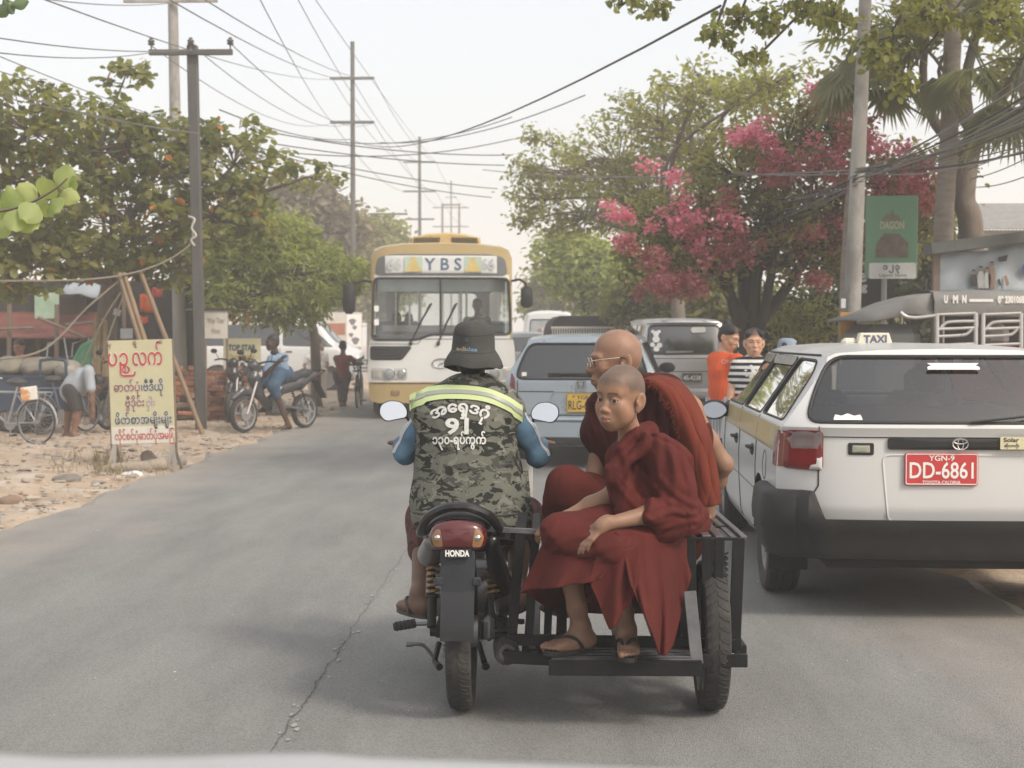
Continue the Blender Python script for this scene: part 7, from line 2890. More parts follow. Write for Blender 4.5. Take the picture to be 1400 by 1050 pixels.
 rng=np.random.default_rng(95)
 lb=[L(850,5,D4,22,10,.2),L(905,5,D4,28,12,.25),L(975,45,D4,26,16,.3),L(1010,20,D4,30,22,.3),L(1060,30,D4,34,20,.3),L(1090,5,D4,36,16,.3),L(1035,75,D4,22,14,.25),L(1140,20,D4,34,26,.35),L(1200,70,D4,30,40,.35),L(1260,20,D4,44,26,.4),L(1360,20,D4,44,30,.4),L(1230,110,D4,24,24,.3)]
 T3=thing('overhanging_tree','dark tree outside the picture whose twigs hang in at the upper right','tree',b,world=True)
 top=Vector((4.9,D4+.5,6.5))
 MB().tube(spline([Vector(b),(4.95,D4+.45,3),top],5),[.20,.13],10).build('trunk',BARK,T3,smooth=60)
 C_,own,P,sh=crown_points(lb,150,11,.05,rng,.2)
 limbs(top,lb,C_,own,rng,T3,BARK_D,.05,.007,1.0)
 leaves_obj(P,.068,LEAF_ALMOND,'crown',T3,96,'round',.7)
 C_,own,P,sh=crown_points([((6.0,D4+1,7.3),(1.6,1.2,.9)),((4.2,D4-.6,6.9),(1.7,1.2,.9)),((2.4,D4-.2,6.0),(1.0,.9,.5)),((3.2,D4+.6,5.9),(1.2,1.0,.5))],330,14,.2,rng,.3)
 leaves_obj(P,.15,LEAF_ALMOND,'crown',T3,97,'round',.4)
 D5=7.2
 T4=thing('leafy_branch','near branch with large pale green leaves at the left edge','branch',at(-60,290,D5),world=True)
 MB().tube(spline([at(-80,300,D5),at(-20,292,D5),at(30,282,D5),at(70,262,D5),at(92,244,D5)],5),[.010,.004],6).build('stem',BARK,T4,smooth=60)
 lm=leafmat('big pale leaf',[(.33,.39,.16),(.40,.44,.20),(.28,.35,.13)],.45)
 rr=random.Random(5)
 for x,y,a,s_ in ((88,242,70,24),(38,264,150,25),(62,258,60,26),(74,282,-60,25),(58,284,20,22),(42,290,240,26),(95,268,-30,20),(18,275,120,26),(5,290,160,26),(22,300,260,26),(40,306,-50,22),(2,310,210,26),(12,268,90,20),(100,250,10,15)):
  sc_=s_*1.25*D5/2000
  o=at(x,y,D5+rr.uniform(-.1,.1))
  ca,sa=math.cos(math.radians(a)),math.sin(math.radians(a))
  ux=V(ca,rr.uniform(-.5,.5),sa).normalized()
  uy=ux.cross(V(rr.uniform(-.4,.4),-1,rr.uniform(-.2,.5))).normalized()
  un=ux.cross(uy)
  mb=MB()
  mb.grid(lambda u,v:o+ux*sc_*(u-.45)+uy*sc_*(v-.5)*1.1*math.sin(PI*min(.96,max(.04,u**.8)))**.55+un*sc_*(.18*(2*v-1)**2-.25*u*u),7,5)
  lo=mb.build('leaf',lm,T4,smooth=180)
  a_=lo.data.attributes.new('rnd','FLOAT','FACE')
  a_.data.foreach_set('value',np.full(len(lo.data.polygons),rr.random(),dtype=np.float32))
 T5=thing('leafy_branch','small blue-green leaf tip in the top left corner','branch',at(-10,-20,6.5),world=True)
 MB().tube(spline([at(-30,-30,6.5),at(0,-10,6.5),at(12,2,6.5)],4),[.006,.003],5).build('stem',BARK,T5,smooth=60)
 lm2=leafmat('blue green leaf',[(.16,.22,.13),(.19,.25,.15)],.4)
 for x,y,a in ((10,8,-60),(26,4,20),(2,14,220)):
  sc_=24*6.5/2000
  o=at(x,y,6.5)
  ca,sa=math.cos(math.radians(a)),math.sin(math.radians(a))
  ux,uy=V(ca,.2,sa),V(-sa,.1,ca)
  lo=MB().grid(lambda u,v:o+ux*sc_*(u-.5)+uy*sc_*.8*(v-.5)*math.sin(PI*min(.97,max(.03,u)))+V(0,.2*sc_*(2*v-1)**2,0),6,5).build('leaf',lm2,T5,smooth=180)
 lb=[((3.2,-3.4,6.3),(1.9,1.6,.9)),((1.0,-4.2,6.9),(1.6,1.4,.8)),((4.6,-2.2,5.6),(1.5,1.4,.9)),((2.4,-6.2,7.2),(1.8,1.5,.9))]
 tree('street_tree','loose-crowned street tree just behind the camera on the right','tree',Vector((5.7,-3,0)),[(5.6,-3,2.5),(5.0,-3.2,4.4)],lb,LEAF_ALMOND,119,190,12,.15,.16,.10,shell=.3,twigs=1.0,group='street trees behind the camera')
 for i,(x,y,h_) in enumerate(((7.5,-16,5.5),(-6.0,-6,6.5),(7.0,-27,6.0),(-7.0,-18,7.0))):
  lb=[((x-.3*(1 if x>0 else -1),y,h_),(2.3,2.6,1.5)),((x*.72,y+1.5,h_-.6),(1.6,1.8,1.1)),((x*1.15,y-1.2,h_-.8),(1.8,1.8,1.2))]
  tree('street_tree','street tree behind the camera, %s'%('first on the right','first on the left','second on the right','second on the left')[i],'tree',Vector((x,y,0)),[(x,y,h_*.35),(x,y,h_-1.6)],lb,LEAF_ALMOND,120+i,200,14,.26,.28,.09,shell=.4,twigs=.3,group='street trees behind the camera')
def palm(name,label,base,trunk,d,r,fr,seed,crown_at):
 rr=random.Random(seed)
 b=Vector((base.x,d,0))
 T=thing(name,label,'palm tree',b,group='fan palms at the right',world=True)
 pts=spline([b]+[at(x,y,d) for x,y in trunk],8)
 rs=[r*(1.15-.3*i/len(pts))*(1+.05*(i%2)) for i in range(len(pts))]
 MB().tube(pts,rs,12).build('trunk',mat('palm trunk',(.22,.19,.16),rough=.95,var=.25,scale=5,bump=.8,bscale=30,stretch=(1,1,4)),T,smooth=60)
 c=at(crown_at[0],crown_at[1],d)
 fm=leafmat('palm frond',[(.15,.16,.095),(.20,.21,.125),(.25,.255,.16)],.5)
 n=11
 for k in range(n):
  az=2*PI*k/n+rr.uniform(-.2,.2)
  el=rr.choice((.6,.1,-.4,-.9,-.9,-1.1))+rr.uniform(-.15,.15)
  pl=rr.uniform(.40,.75)
  d0=V(math.cos(az)*math.cos(el),math.sin(az)*math.cos(el),math.sin(el))
  e=c+d0*pl+V(0,0,-.12)
  fo=MB().tube([c,lerp(c,e,.5)+V(0,0,.06),e],[.018,.010],5).build('frond',fm,T,smooth=60)
  side=d0.cross(V(0,0,1)).normalized()
  upn=side.cross(d0)
  fl=MB()
  R_=rr.uniform(.40,.56)
  nb=26
  for j in range(nb):
   a=lerp(-2.0,2.0,j/(nb-1))
   dj=d0*math.cos(a)+side*math.sin(a)
   ln=R_*(.72+.28*math.cos(a*.6))*rr.uniform(.9,1.05)
   w_=side*math.cos(a)-d0*math.sin(a)
   tip=e+dj*ln+V(0,0,-.34*ln*(.5+rr.random()))
   mid=e+dj*ln*.55+V(0,0,-.04)
   ww=.030
   fl.add([e+w_*.006,e-w_*.006,mid-w_*ww+upn*.012,mid+upn*-.012,mid+w_*ww+upn*.012,tip],[(0,1,2,3),(0,3,4),(3,2,5),(4,3,5)])
  bl=fl.build('blade',fm,fo,smooth=0)
  a_=bl.data.attributes.new('rnd','FLOAT','FACE')
  a_.data.foreach_set('value',np.full(len(bl.data.polygons),rr.random(),dtype=np.float32))
make_trees()
CONC=mat('concrete',(.34,.325,.30),rough=.9,var=.22,scale=3,bump=.4,bscale=40,col2=(.20,.19,.175),thr=.5,soft=.15,stretch=(1,1,.4))
DARKPOLE=mat('dark weathered pole',(.085,.082,.078),rough=.85,var=.25,scale=3,bump=.4,bscale=40,stretch=(1,1,.3))
WIRE=mat('cable',(.035,.034,.034),rough=.7,var=.1)
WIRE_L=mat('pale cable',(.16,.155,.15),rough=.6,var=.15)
PORC=mat('porcelain',(.10,.095,.09),rough=.3)
BAMBOO=mat('bamboo',(.21,.145,.09),rough=.7,var=.25,scale=5,stretch=(1,1,.2))
TIMBER=mat('old timber',(.20,.15,.115),rough=.9,var=.3,scale=6,stretch=(1,1,.2),bump=.4)
BRICK=mat('brick',(.30,.13,.075),rough=.9,var=.25,scale=14,rnd=.3,bump=.4,bscale=80)
RUST=mat('rust red sheet',(.15,.045,.032),rough=.8,var=.3,scale=3)
TARP=mat('grey blue tarpaulin',(.30,.33,.36),rough=.7,var=.15)
SHADE=mat('dark timber wall',(.035,.032,.030),rough=.95,var=.35,scale=3)
def pole(name,label,base,top,r0,r1,arms,m,cat='utility pole',group='utility poles along the road',square=False,insul=()):
 base,top=Vector(base),Vector(top)
 T=thing(name,label,cat,base,group=group,world=True)
 mb=MB()
 if square:
  mb.bar(base,top,r0*2,r0*1.5,(0,1,0),.012)
 else:
  mb.tube([lerp(base,top,t) for t in np.linspace(0,1,8)],[r0,r1],14)
 mb.build('pole',m,T,smooth=40)
 for z,h,t_ in arms:
  t=(z-base.z)/(top.z-base.z)
  c=lerp(base,top,t)
  mb=MB().bar(c+V(-h,-r0-.03,0),c+V(h,-r0-.03,0),t_,t_,(0,0,1))
  a=mb.build('crossarm',m,T)
  for x in insul:
   MB().lathe([(.012,0),(.012,.06),(.045,.07),(.052,.09),(.03,.10),(.05,.115),(.048,.135),(.025,.15),(.03,.165),(.001,.18)],12,c+V(x*h,-r0-.03,t_/2),(0,0,1)).build('insulator',PORC,a,smooth=60)
 return T
def sagging(a,b,sag,n=18):
 a,b=Vector(a),Vector(b)
 return [lerp(a,b,t)-V(0,0,4*sag*t*(1-t)) for t in np.linspace(0,1,n)]
NW=[0]
ORD=('first','second','third','fourth','fifth','sixth','seventh','eighth','ninth','tenth','eleventh','twelfth','thirteenth','fourteenth','fifteenth')
def wire(pa,pb,sag,r=.009,label=None,m=None,group='overhead wires',name='overhead_wire',parent=None):
 o=MB().tube(sagging(pa,pb,sag),r,5,cap=False).build(name,m or WIRE,parent,smooth=60)
 if parent is None:
  tag(o,label,'wire',group)
 return o
def make_poles():
 b=gnd(275,590)
 s=2000/b.y
 top=at(263,62,b.y)
 pole('utility_pole','dark square pole on the left verge with a three-insulator crossarm',b,top,.075,.06,[(top.z-.12,.60,.075)],DARKPOLE,square=True,insul=(-.95,0,.95),group=None)
 d=26.5
 x=at(247,480,d).x
 t_=at(235,-60,d)
 c=at(237,4,d).z
 pole('utility_pole','tall grey concrete pole just behind the dark square one',(x,d,0),t_,.135,.085,[(c,.85,.06)],CONC,group=None)
 d=15.6
 x=at(1157,480,d).x
 pole('utility_pole','leaning pale concrete pole in front of the bougainvillea',(x,d,0),at(1186,-70,d),.105,.062,[],CONC,group=None)
 T=[o for o in bpy.data.objects if o.name.startswith('utility_pole')][-1]
 for y0,y1,col in ((427,462,(.55,.27,.05)),(470,500,(.60,.60,.60))):
  a,b_=at(1158.5,y0,d-.11),at(1157.5,y1,d-.11)
  MB().bar(a,b_,.145,.012,(0,1,0)).build('paper_bill',mat('paper %.2f'%col[0],col,rough=.8,var=.2,scale=12),T)
 MB().box(at(1153,415,d-.11),(.05,.01,.10)).build('paper_bill',mat('paper 0.60',(.6,.6,.6)),T)
 for lab,px,ptop,pb,d,r,arms in (('slim grey pole with two crossarms beyond the left trees',483,57,300,50,.10,((108,30),(168,30))),('thin pole with three short crossarms left of the bus roof',574,187,330,80,.11,((222,22),(262,22),(300,20))),('far short pole with two insulators beside the bus roof',532,292,330,70,.13,((293,26),)),('left leg pole of the far transformer frame over the bus',605,278,325,120,.12,((284,13),(310,13))),('right leg pole of the far transformer frame over the bus',628,278,325,121,.12,((284,13),(310,13))),('farthest thin pole above the bus roof',617,247,325,150,.12,((270,8),))):
  x=at(px,400,d).x
  z=at(px,ptop,d).z
  pole('utility_pole',lab,(x,d,0),(x,d,z),r,r*.7,[(at(px,y,d).z,h*d/2000,.09) for y,h in arms],DARKPOLE,insul=(-.6,.9) if px==532 else ())
 fr=MB().bar(at(604,280,120),at(629,280,120),.14,.14).build('transformer_beam',DARKPOLE)
 tag(fr,'beam across the two legs of the far transformer frame','beam')
 for k,(x0,y0,d0,x1,y1,d1,sg) in enumerate(((160,-8,16,455,108,50,.4),(290,-8,17,482,108,50,.4),(330,-8,18,511,108,50,.4),(365,-8,20,455,168,50,.3),(415,-8,24,511,168,50,.3),(440,-8,26,596,222,80,.3),(85,-8,18,235,4,26,.1),(455,108,50,553,222,80,.5),(482,108,50,574,222,80,.5),(511,108,50,596,222,80,.5),(455,168,50,554,262,80,.5),(511,168,50,596,262,80,.5),(553,222,80,603,284,120,.5),(596,222,80,640,284,120,.5),(596,262,80,640,310,120,.5))):
  q0,q1=at(x0,y0,d0),at(x1,y1,d1)
  if y0<0:
   q0=q0+(q0-q1)*.45
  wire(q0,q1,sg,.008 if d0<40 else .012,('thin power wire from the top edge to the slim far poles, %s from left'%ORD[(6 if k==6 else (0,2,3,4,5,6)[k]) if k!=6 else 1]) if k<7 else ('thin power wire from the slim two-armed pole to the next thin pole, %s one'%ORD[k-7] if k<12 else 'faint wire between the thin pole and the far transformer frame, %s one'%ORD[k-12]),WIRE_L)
 for k,(x0,y0,d0,x1,y1,d1,sg) in enumerate(((0,72,17,206,156,26,.05),(0,92,16,262,172,21,.05),(0,112,15,262,182,21,.1),(-10,52,14,206,72,21,.15),(-10,30,13,262,68,21,.15),(60,140,17,270,182,21,.05))):
  q0,q1=at(x0,y0,d0),at(x1,y1,d1)
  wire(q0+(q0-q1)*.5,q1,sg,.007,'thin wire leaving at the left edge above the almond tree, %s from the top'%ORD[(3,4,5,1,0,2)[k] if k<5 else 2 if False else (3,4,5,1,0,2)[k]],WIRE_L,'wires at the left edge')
 for k,(x0,y0,d0,x1,y1,d1,sg) in enumerate(((206,62,21,455,168,50,.5),(263,62,21,482,168,50,.5),(318,62,21,511,168,50,.5))):
  wire(at(x0,y0,d0),at(x1,y1,d1),sg,.008,'wire to the slim far pole from the %s insulator of the dark square pole'%('left','middle','right')[k],WIRE_L,'wires from the square pole')
 for k,(x0,y0,d0,x1,y1,d1,sg) in enumerate(((366,180,32,700,212,36,.15),(372,196,32,690,226,36,.1),(380,207,33,702,190,38,.25),(395,212,33,680,258,42,.1),(420,223,34,672,270,44,.1),(300,150,26,483,190,48,.2),(270,160,22,483,225,48,.3),(430,190,40,700,160,38,.35),(520,195,44,800,130,30,.3))):
  wire(at(x0,y0,d0),at(x1,y1,d1),sg,.013,'dark service cable sagging across the road over the bus, %s one counted downwards'%ORD[(1,3,4,6,8,2,5,0,7)[k]],WIRE,'service cables over the bus')
 wire(at(483,192,48),at(985,8,11),.55,.011,'thick black cable rising from the far left pole to the top right',WIRE,None)
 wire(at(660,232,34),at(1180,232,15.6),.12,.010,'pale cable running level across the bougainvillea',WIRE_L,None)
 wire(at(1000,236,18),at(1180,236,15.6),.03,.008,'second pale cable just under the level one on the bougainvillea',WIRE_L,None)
 B=thing('cable_bundle','fan of slack telephone cables strung on the leaning concrete pole','cables',at(1170,240,15.4),world=True)
 rr=random.Random(8)
 for k in range(16):
  a=at(1171+rr.uniform(-3,3),238+rr.uniform(-8,14),15.45)
  e=at(1415,95+k*7.5+rr.uniform(-6,6),9.0+rr.uniform(-.5,1.5))
  wire(a,e,.03+.07*rr.random(),rr.choice((.004,.005,.006,.008)),m=rr.choice((WIRE,WIRE_L,WIRE_L)),name='cable',parent=B).location=-B.location
 for k in range(12):
  a=at(1171+rr.uniform(-3,3),240+rr.uniform(-4,14),15.45)
  e=at(1030+rr.uniform(-30,20),262+k*4+rr.uniform(-5,5),19.5+rr.uniform(-.5,1))
  wire(a,e,.06+.10*rr.random(),rr.choice((.005,.006)),m=WIRE_L if k%3 else WIRE,name='cable',parent=B).location=-B.location
 for k in range(4):
  wire(at(1400,170+k*24,14),at(1290+k*8,230+k*8,19),.05,.006,'thin far wire against the pale sky at the right edge, %s from the top'%ORD[k],WIRE_L,'far wires at the right edge')
def board(T,M_,w_,h,m,name='panel',t=.02):
 return MB().prism(rrect(-w_/2,-h/2,w_/2,h/2,.008),-t,0,M_,bev=.003).build(name,m,T)
def make_signs():
 d=15.3
 p=[at(x,y,d) for x,y in ((147,466),(234,463),(240,606),(152,608))]
 c=sum(p,Vector())/4
 ux=((p[1]+p[2])-(p[0]+p[3])).normalized()
 uy=((p[0]+p[1])-(p[2]+p[3])).normalized()
 uz=ux.cross(uy)
 uy=uz.cross(ux)
 M_=Matrix((ux,uy,uz)).transposed().to_4x4()
 M_.translation=c
 W_,H_=(p[1]-p[0]).length,(p[0]-p[3]).length
 T=thing('signboard','yellow hand-lettered board with red and navy script, standing on trestle legs','sign',(c.x,d,0),world=True)
 pn=board(T,M_,W_,H_,mat('sign cream',(.49,.465,.30),rough=.6,var=.06,scale=3))
 k=H_/143
 wb=MB().prism(rrect(-W_/2+.005,-H_/2+.005,W_/2-.005,-H_/2+24*k,.004),0,.003,M_)
 wb.build('white_band',mat('sign white',(.60,.58,.52),rough=.6,var=.08),pn)
 RED=mat('sign red',(.42,.035,.03),rough=.6)
 NAVY=mat('sign navy',(.035,.05,.10),rough=.6)
 MAR=mat('sign maroon',(.20,.05,.06),rough=.6)
 WH=mat('sign outline',(.66,.65,.60),rough=.6)
 X= lambda px:(px-193.5)*k
 Y= lambda py:(536.5-py)*k
 rows=[('ပဉ',149,187,500,26,RED),('လက်',183,224,500,26,RED),('စ',168,179,510,14,RED),('ဓာတ်ပုံ',156,192,535,13,MAR),('၊ဗီဒီယို',194,224,535,13,NAVY),('ဗွီဒိုင်း',171,197,556,12,MAR),('ငှါး',200,212,556,11,mat('sign mauve',(.36,.28,.28),rough=.6)),('ဖိတ်စာအမျိုးမျိုး',156,234,580,13,NAVY),('လိုင်စင်ပုံဓာတ်ပုံအမြန်',155,237,602,12,RED),('မှ',150,154,473,6,MAR),('ရုံ',184,190,472,6,MAR),('ဝယ်',217,225,471,6,MAR)]
 for txt,x0,x1,yb,hh,m in rows:
  for pass_,mm,bold,z in ((0,WH,.055,.004),(1,m,.018,.006)):
   if pass_==0 and (yb>590 or yb<480):
    continue
   t=MB()
   text_on(t,txt,hh*k*1.25,M_@Matrix.Translation((X((x0+x1)/2),Y(yb),z)),bold=bold*hh*k,width=(x1-x0)*k)
   t.build('lettering',mm,pn,smooth=0)
 fr=MB()
 for sx in (-1,1):
  fr.bar(M_@V(sx*W_/2,H_/2,-.03),M_@V(sx*W_/2,-H_/2-.1,-.03),.03,.03,(0,1,0))
 fr.build('frame',TIMBER,T)
 for x,y0,f in ((157,606,((148,640),(156,642),(166,632))),(236,604,((229,640),(240,640),(250,634)))):
  for j,(fx,fy) in enumerate(f):
   a=at(x,y0,d+.01)
   e=at(fx,fy,d+(.25 if j==2 else -.05))
   e.z=gz(e.x,e.y)-.01
   MB().bar(a,e,.035,.022,(0,1,0)).build('leg',mat('grey timber',(.30,.27,.235),rough=.9,var=.2),T)
 d=25.0
 c=at(331,484,d)
 T=thing('signboard','small yellow board lettered TOP STAR behind the black motorcycle','sign',(c.x,d,0),world=True)
 M_=face_cam(c,(.05,-1,0))
 k=d/2000
 pn=board(T,M_,51*k,43*k,mat('sign cream',(.55,.51,.30)))
 MB().prism(rrect(-24*k,-20.5*k,24*k,-8*k,.01),0,.003,M_).build('white_band',mat('sign white',(.60,.58,.52)),pn)
 t=MB()
 text_on(t,'TOP STAR',.14,M_@Matrix.Translation((0,5*k,.005)),bold=.006,width=38*k)
 t.build('lettering',NAVY,pn,smooth=0)
 t=MB()
 text_on(t,'Photo Studio',.10,M_@Matrix.Translation((0,-5.5*k,.005)),bold=.002,width=34*k)
 t.build('lettering',mat('sign ochre',(.38,.26,.07),rough=.6),pn,smooth=0)
 MB().prism([(-.05,-.22),(.06,-.22),(.03,-.14),(-.02,-.14)],.004,.006,M_).build('print',NAVY,pn)
 for sx in (-1,1):
  a=M_@V(sx*22*k,-20*k,-.02)
  MB().bar(a,(a.x,a.y+.02,0),.035,.03).build('leg',TIMBER,T)
 d=23.6
 c=at(295,444,d)
 T=thing('signboard','weathered white board with faded brown lettering on the pole side of the van','sign',(c.x,d,0),world=True)
 M_=face_cam(c,(0,-1,0))
 k=d/2000
 pn=board(T,M_,32*k,38*k,mat('sign white',(.60,.58,.52)))
 t=MB()
 for txt,y in (('Way Thar',2),('Htoo',-12)):
  text_on(t,txt,.13,M_@Matrix.Translation((0,y*k,.004)),bold=.002,width=24*k if y>0 else 12*k)
 t.build('lettering',mat('faded brown',(.33,.26,.21),rough=.7),pn,smooth=0)
 MB().prism(rrect(-20*k,19.5*k,19*k,22.5*k,.005),-.05,.03,M_).build('cap_rail',SHADE,T)
 for sx in (-1,1):
  a=M_@V(sx*15*k,-19*k,-.02)
  MB().bar(M_@V(sx*15*k,19*k,-.025),(a.x,a.y,0),.04,.03).build('leg',TIMBER,T)
 d=46
 c=at(466,452,d)
 k=d/2000
 T=thing('hoarding','cream and brick-red hoarding far behind the person pushing a bicycle','hoarding',(c.x,d,0),world=True)
 M_=face_cam(c,(.05,-1,0))
 pn=board(T,M_,58*k,50*k,mat('hoarding cream',(.55,.52,.46),rough=.7,var=.1))
 MB().prism(rrect(-27*k,-6*k,6*k,10*k,.01),0,.01,M_).build('red_panel',mat('brick print',(.34,.13,.07),rough=.7),pn)
 MB().prism(rrect(8*k,-22*k,28*k,22*k,.01),0,.01,M_).build('white_panel',INK_W,pn)
 for x,y,r in ((16,12,4.5),(19,4,3),(20,-14,5),(14,-6,3)):
  MB().prism([(x*k+r*k*math.cos(a)*(1+.3*math.sin(3*a)),y*k+r*k*math.sin(a)) for a in np.linspace(0,6.28,14)[:-1]],.01,.014,M_).build('print',mat('grey print',(.16,.16,.18),rough=.7),pn)
 for sx in (-1,1):
  MB().bar(M_@V(sx*26*k,0,-.05),((M_@V(sx*26*k,0,0)).x,d+.05,0),.08,.08).build('post',TIMBER,T)
 d=17.0
 c=at(1219,324,d)
 k=d/2000
 T=thing('shop_sign','tall green shop sign with a white foot panel on a thin post','sign',(c.x,d,0),world=True)
 M_=face_cam(c,(-.10,-1,0))
 GR=mat('sign green',(.11,.24,.145),rough=.45,var=.10,scale=2.5,col2=(.22,.21,.13),thr=.52,soft=.25)
 pn=MB().prism(rrect(-34.5*k,-56*k,34.5*k,56*k,.01),-.07,0,M_,bev=.008).build('panel',GR,T)
 MB().prism(rrect(-29.5*k,-56.5*k,32.5*k,-35*k,.02),0,.006,M_).build('foot_panel',mat('sign pale',(.58,.58,.55),rough=.5),pn)
 t=MB()
 text_on(t,'DAGON',.12,M_@Matrix.Translation((.5*k,11*k,.004)),bold=.004,width=32*k)
 t.build('lettering',mat('pale gold',(.42,.38,.26),rough=.5),pn,smooth=0)
 MB().prism([(-14*k,22*k),(13*k,22*k),(8*k,30*k),(4*k,29*k),(1*k,38*k),(-2*k,30*k),(-8*k,31*k)],.001,.004,M_).build('emblem',mat('dark gold',(.14,.13,.075),rough=.5),pn,smooth=0)
 MB().prism([(-22*k,-28*k),(22*k,-28*k),(22*k,-8*k),(10*k,4*k),(-10*k,5*k),(-20*k,-8*k)],.001,.003,M_).build('picture',mat('brown picture',(.12,.095,.07),rough=.5,var=.4,scale=9),pn,smooth=0)
 for i,ch in enumerate('၁၂၃'):
  t=MB()
  text_on(t,ch,.085,M_@Matrix.Translation(((i-1)*8*k,-44*k,.0075)),bold=.006)
  t.build('lettering',mat('grey print',(.16,.16,.18)),pn,smooth=0)
 t=MB()
 text_on(t,'Liquor Store',.05,M_@Matrix.Translation((2*k,-53.5*k,.0075)),bold=.001,width=36*k)
 t.build('lettering',mat('grey print',(.16,.16,.18)),pn,smooth=0)
 a=M_@V(-9*k,-56*k,-.035)
 MB().tube([a+V(0,0,.9),(a.x,a.y,0)],.032,10).build('post',mat('galvanised',(.30,.30,.29),rough=.5,metal=.4),T)
 c=at(1197,405,18.2)
 T=thing('shop_sign','dim black board with white letters behind the concrete pole','sign',(c.x,18.2,0),world=True)
 M_=face_cam(c)
 k=18.2/2000
 pn=board(T,M_,52*k,70*k,mat('sign black',(.014,.016,.018),rough=.35))
 t=MB()
 for txt,sz,x,y in (('e',.22,-18,20),('ng',.14,-19,8)):
  t=MB()
  text_on(t,txt,sz,M_@Matrix.Translation((x*k,y*k,.004)),bold=.006)
  t.build('lettering',mat('dim white',(.36,.37,.38),rough=.6),pn,smooth=0)
 for sx in (-1,1):
  MB().bar(M_@V(sx*22*k,0,-.03),((M_@V(sx*22*k,0,0)).x,18.25,0),.05,.05).build('post',SHADE,T)
def make_right_side():
 d=14.3
 k=d/2000
 P= lambda x,y,dd=d:at(x,y,dd)
 xr=P(1300,450).x
 T=thing('passenger_truck','passenger truck with a grey canvas roof, chrome side rails and red body behind the taxi','truck',(xr,d,0),world=True)
 GREYC=mat('grey canvas roof',(.20,.20,.195),rough=.8,var=.15,scale=4,bump=.3,bscale=20)
 RAIL=mat('bright rail',(.56,.56,.55),rough=.3,metal=.6,var=.05)
 zt,zb_=P(1290,397).z,P(1290,431).z
 x0,x1=P(1277,400).x,P(1470,400).x
 pr=[(0,zb_),(-.03,lerp(zb_,zt,.5)),(.04,zt-.02),(.22,zt),(.75,zt+.02),(1.28,zt),(1.46,zt-.02),(1.53,lerp(zb_,zt,.5)),(1.5,zb_)]
 mb=MB()
 xs=np.linspace(x0,x1,12)
 n=len(pr)
 mb.add([(x,d+y,z+.008*math.sin(x*9)) for x in xs for y,z in pr],[(i*n+j,(i+1)*n+j,(i+1)*n+j+1,i*n+j+1) for i in range(11) for j in range(n-1)])
 ro=mb.build('roof',GREYC,T,smooth=60)
 vz=MB()
 a=[P(1277,400),P(1243,409),P(1207,423),P(1172,435)]
 b=[P(1277,431),P(1240,429),P(1205,436),P(1173,440)]
 rows=[[V(q.x,d+yy,lerp(q.z,r_.z,0 if yy>.05 else 1)+(.012 if .3<yy<1.2 else 0)) for q,r_ in zip(a,b)] for yy in (0,.06,.75,1.44,1.5)]
 vz.add([q for r_ in rows for q in r_],[(i*4+j,(i+1)*4+j,(i+1)*4+j+1,i*4+j+1) for i in range(4) for j in range(3)])
 vo=vz.build('peak',GREYC,T,smooth=60)
 md=vo.modifiers.new('thickness','SOLIDIFY')
 md.thickness=.03
 t=MB()
 for txt,px,wd,sz in (('U',1292,5,.10),('M',1305,7,.10),('N',1317,6,.10),('09 2301068',1381,36,.09)):
  text_on(t,txt,sz,face_cam((P(px,412).x,d-.035,P(px,414).z)),bold=.006,width=wd*k)
 t.build('lettering',INK_W,ro,smooth=0)
 MB().box((P(1340,411).x,d-.033,P(1340,411).z),(32*k,.006,4*k)).build('stripe',INK_W,ro)
 for x in (1281,1334,1344,1396,1406):
  MB().tube([P(x,428),P(x,500)],.022,8).build('post',RAIL,T)
  q=P(x,428)
  MB().tube([(q.x,d+1.45,q.z),(q.x,d+1.45,1.0)],.022,8).build('post',RAIL,T)
 for x0_,x1_ in ((1281,1334),(1344,1396)):
  for y,kind in ((430,0),(441,1),(450,0),(460,2),(472,0)):
   if kind==0:
    pts=[P(x0_,y),P(x1_,y-2)]
   elif kind==1:
    pts=spline([P(x0_+5,450),P(x0_+9,444),P(x0_+18,y-1),P(x1_,y-2)],5)
   else:
    pts=spline([P(x0_,y),P(x1_-18,y-2),P(x1_-9,y-6),P(x1_-5,449)],5)
   MB().tube(pts,.016,8).build('rail',RAIL,T,smooth=60)
 MB().tube(spline([P(1231,427),P(1240,433),P(1256,434),P(1281,431)],5),.018,8).build('rail',RAIL,T,smooth=60)
 RED=mat('truck red',(.22,.035,.028),rough=.5,var=.2,scale=3)
 MB().box((P(1370,500).x,d+.72,.90),(190*k,1.40,.78),None,.03).build('body',RED,T)
 MB().box((P(1375,462).x,d+.45,1.38),(20*k*2,.35,.26),None,.08).build('cargo_sack',mat('grey sack',(.40,.40,.41),rough=.9),T)
 MB().box((P(1225,470).x,d+.75,1.02),(78*k,1.35,.95),None,.10).build('cab',mat('truck cab',(.10,.105,.11),rough=.4),T)
 for x in (1240,1390):
  wheel(T,(P(x,500).x,d+.2,.34),.34,.2,-1)
  T.children[-1].rotation_euler=(0,0,0)
 d=15.95
 k=d/2000
 P= lambda x,y,dd=d:at(x,y,dd)
 T=thing('shopfront','open shopfront with a pale blue picture banner under a dark ledge at the right edge','shop',(P(1340,400).x,d,0),world=True)
 bl=MB()
 a,b,c,e=P(1276,350),P(1440,330),P(1440,404),P(1277,404)
 def bp(u,v):
  q=lerp(lerp(a,b,u),lerp(e,c,u),v)
  return q+V(0,-.02*math.sin(u*15)*math.sin(PI*v)-.012*math.sin(u*31+v*6),.012*math.sin(u*12))
 bl.grid(bp,30,8)
 bo=bl.build('banner',mat('banner blue',(.42,.47,.51),rough=.6,var=.10,scale=1.2,col2=(.56,.58,.58),thr=.48,soft=.2),T,smooth=180)
 md=bo.modifiers.new('thickness','SOLIDIFY')
 md.thickness=.006
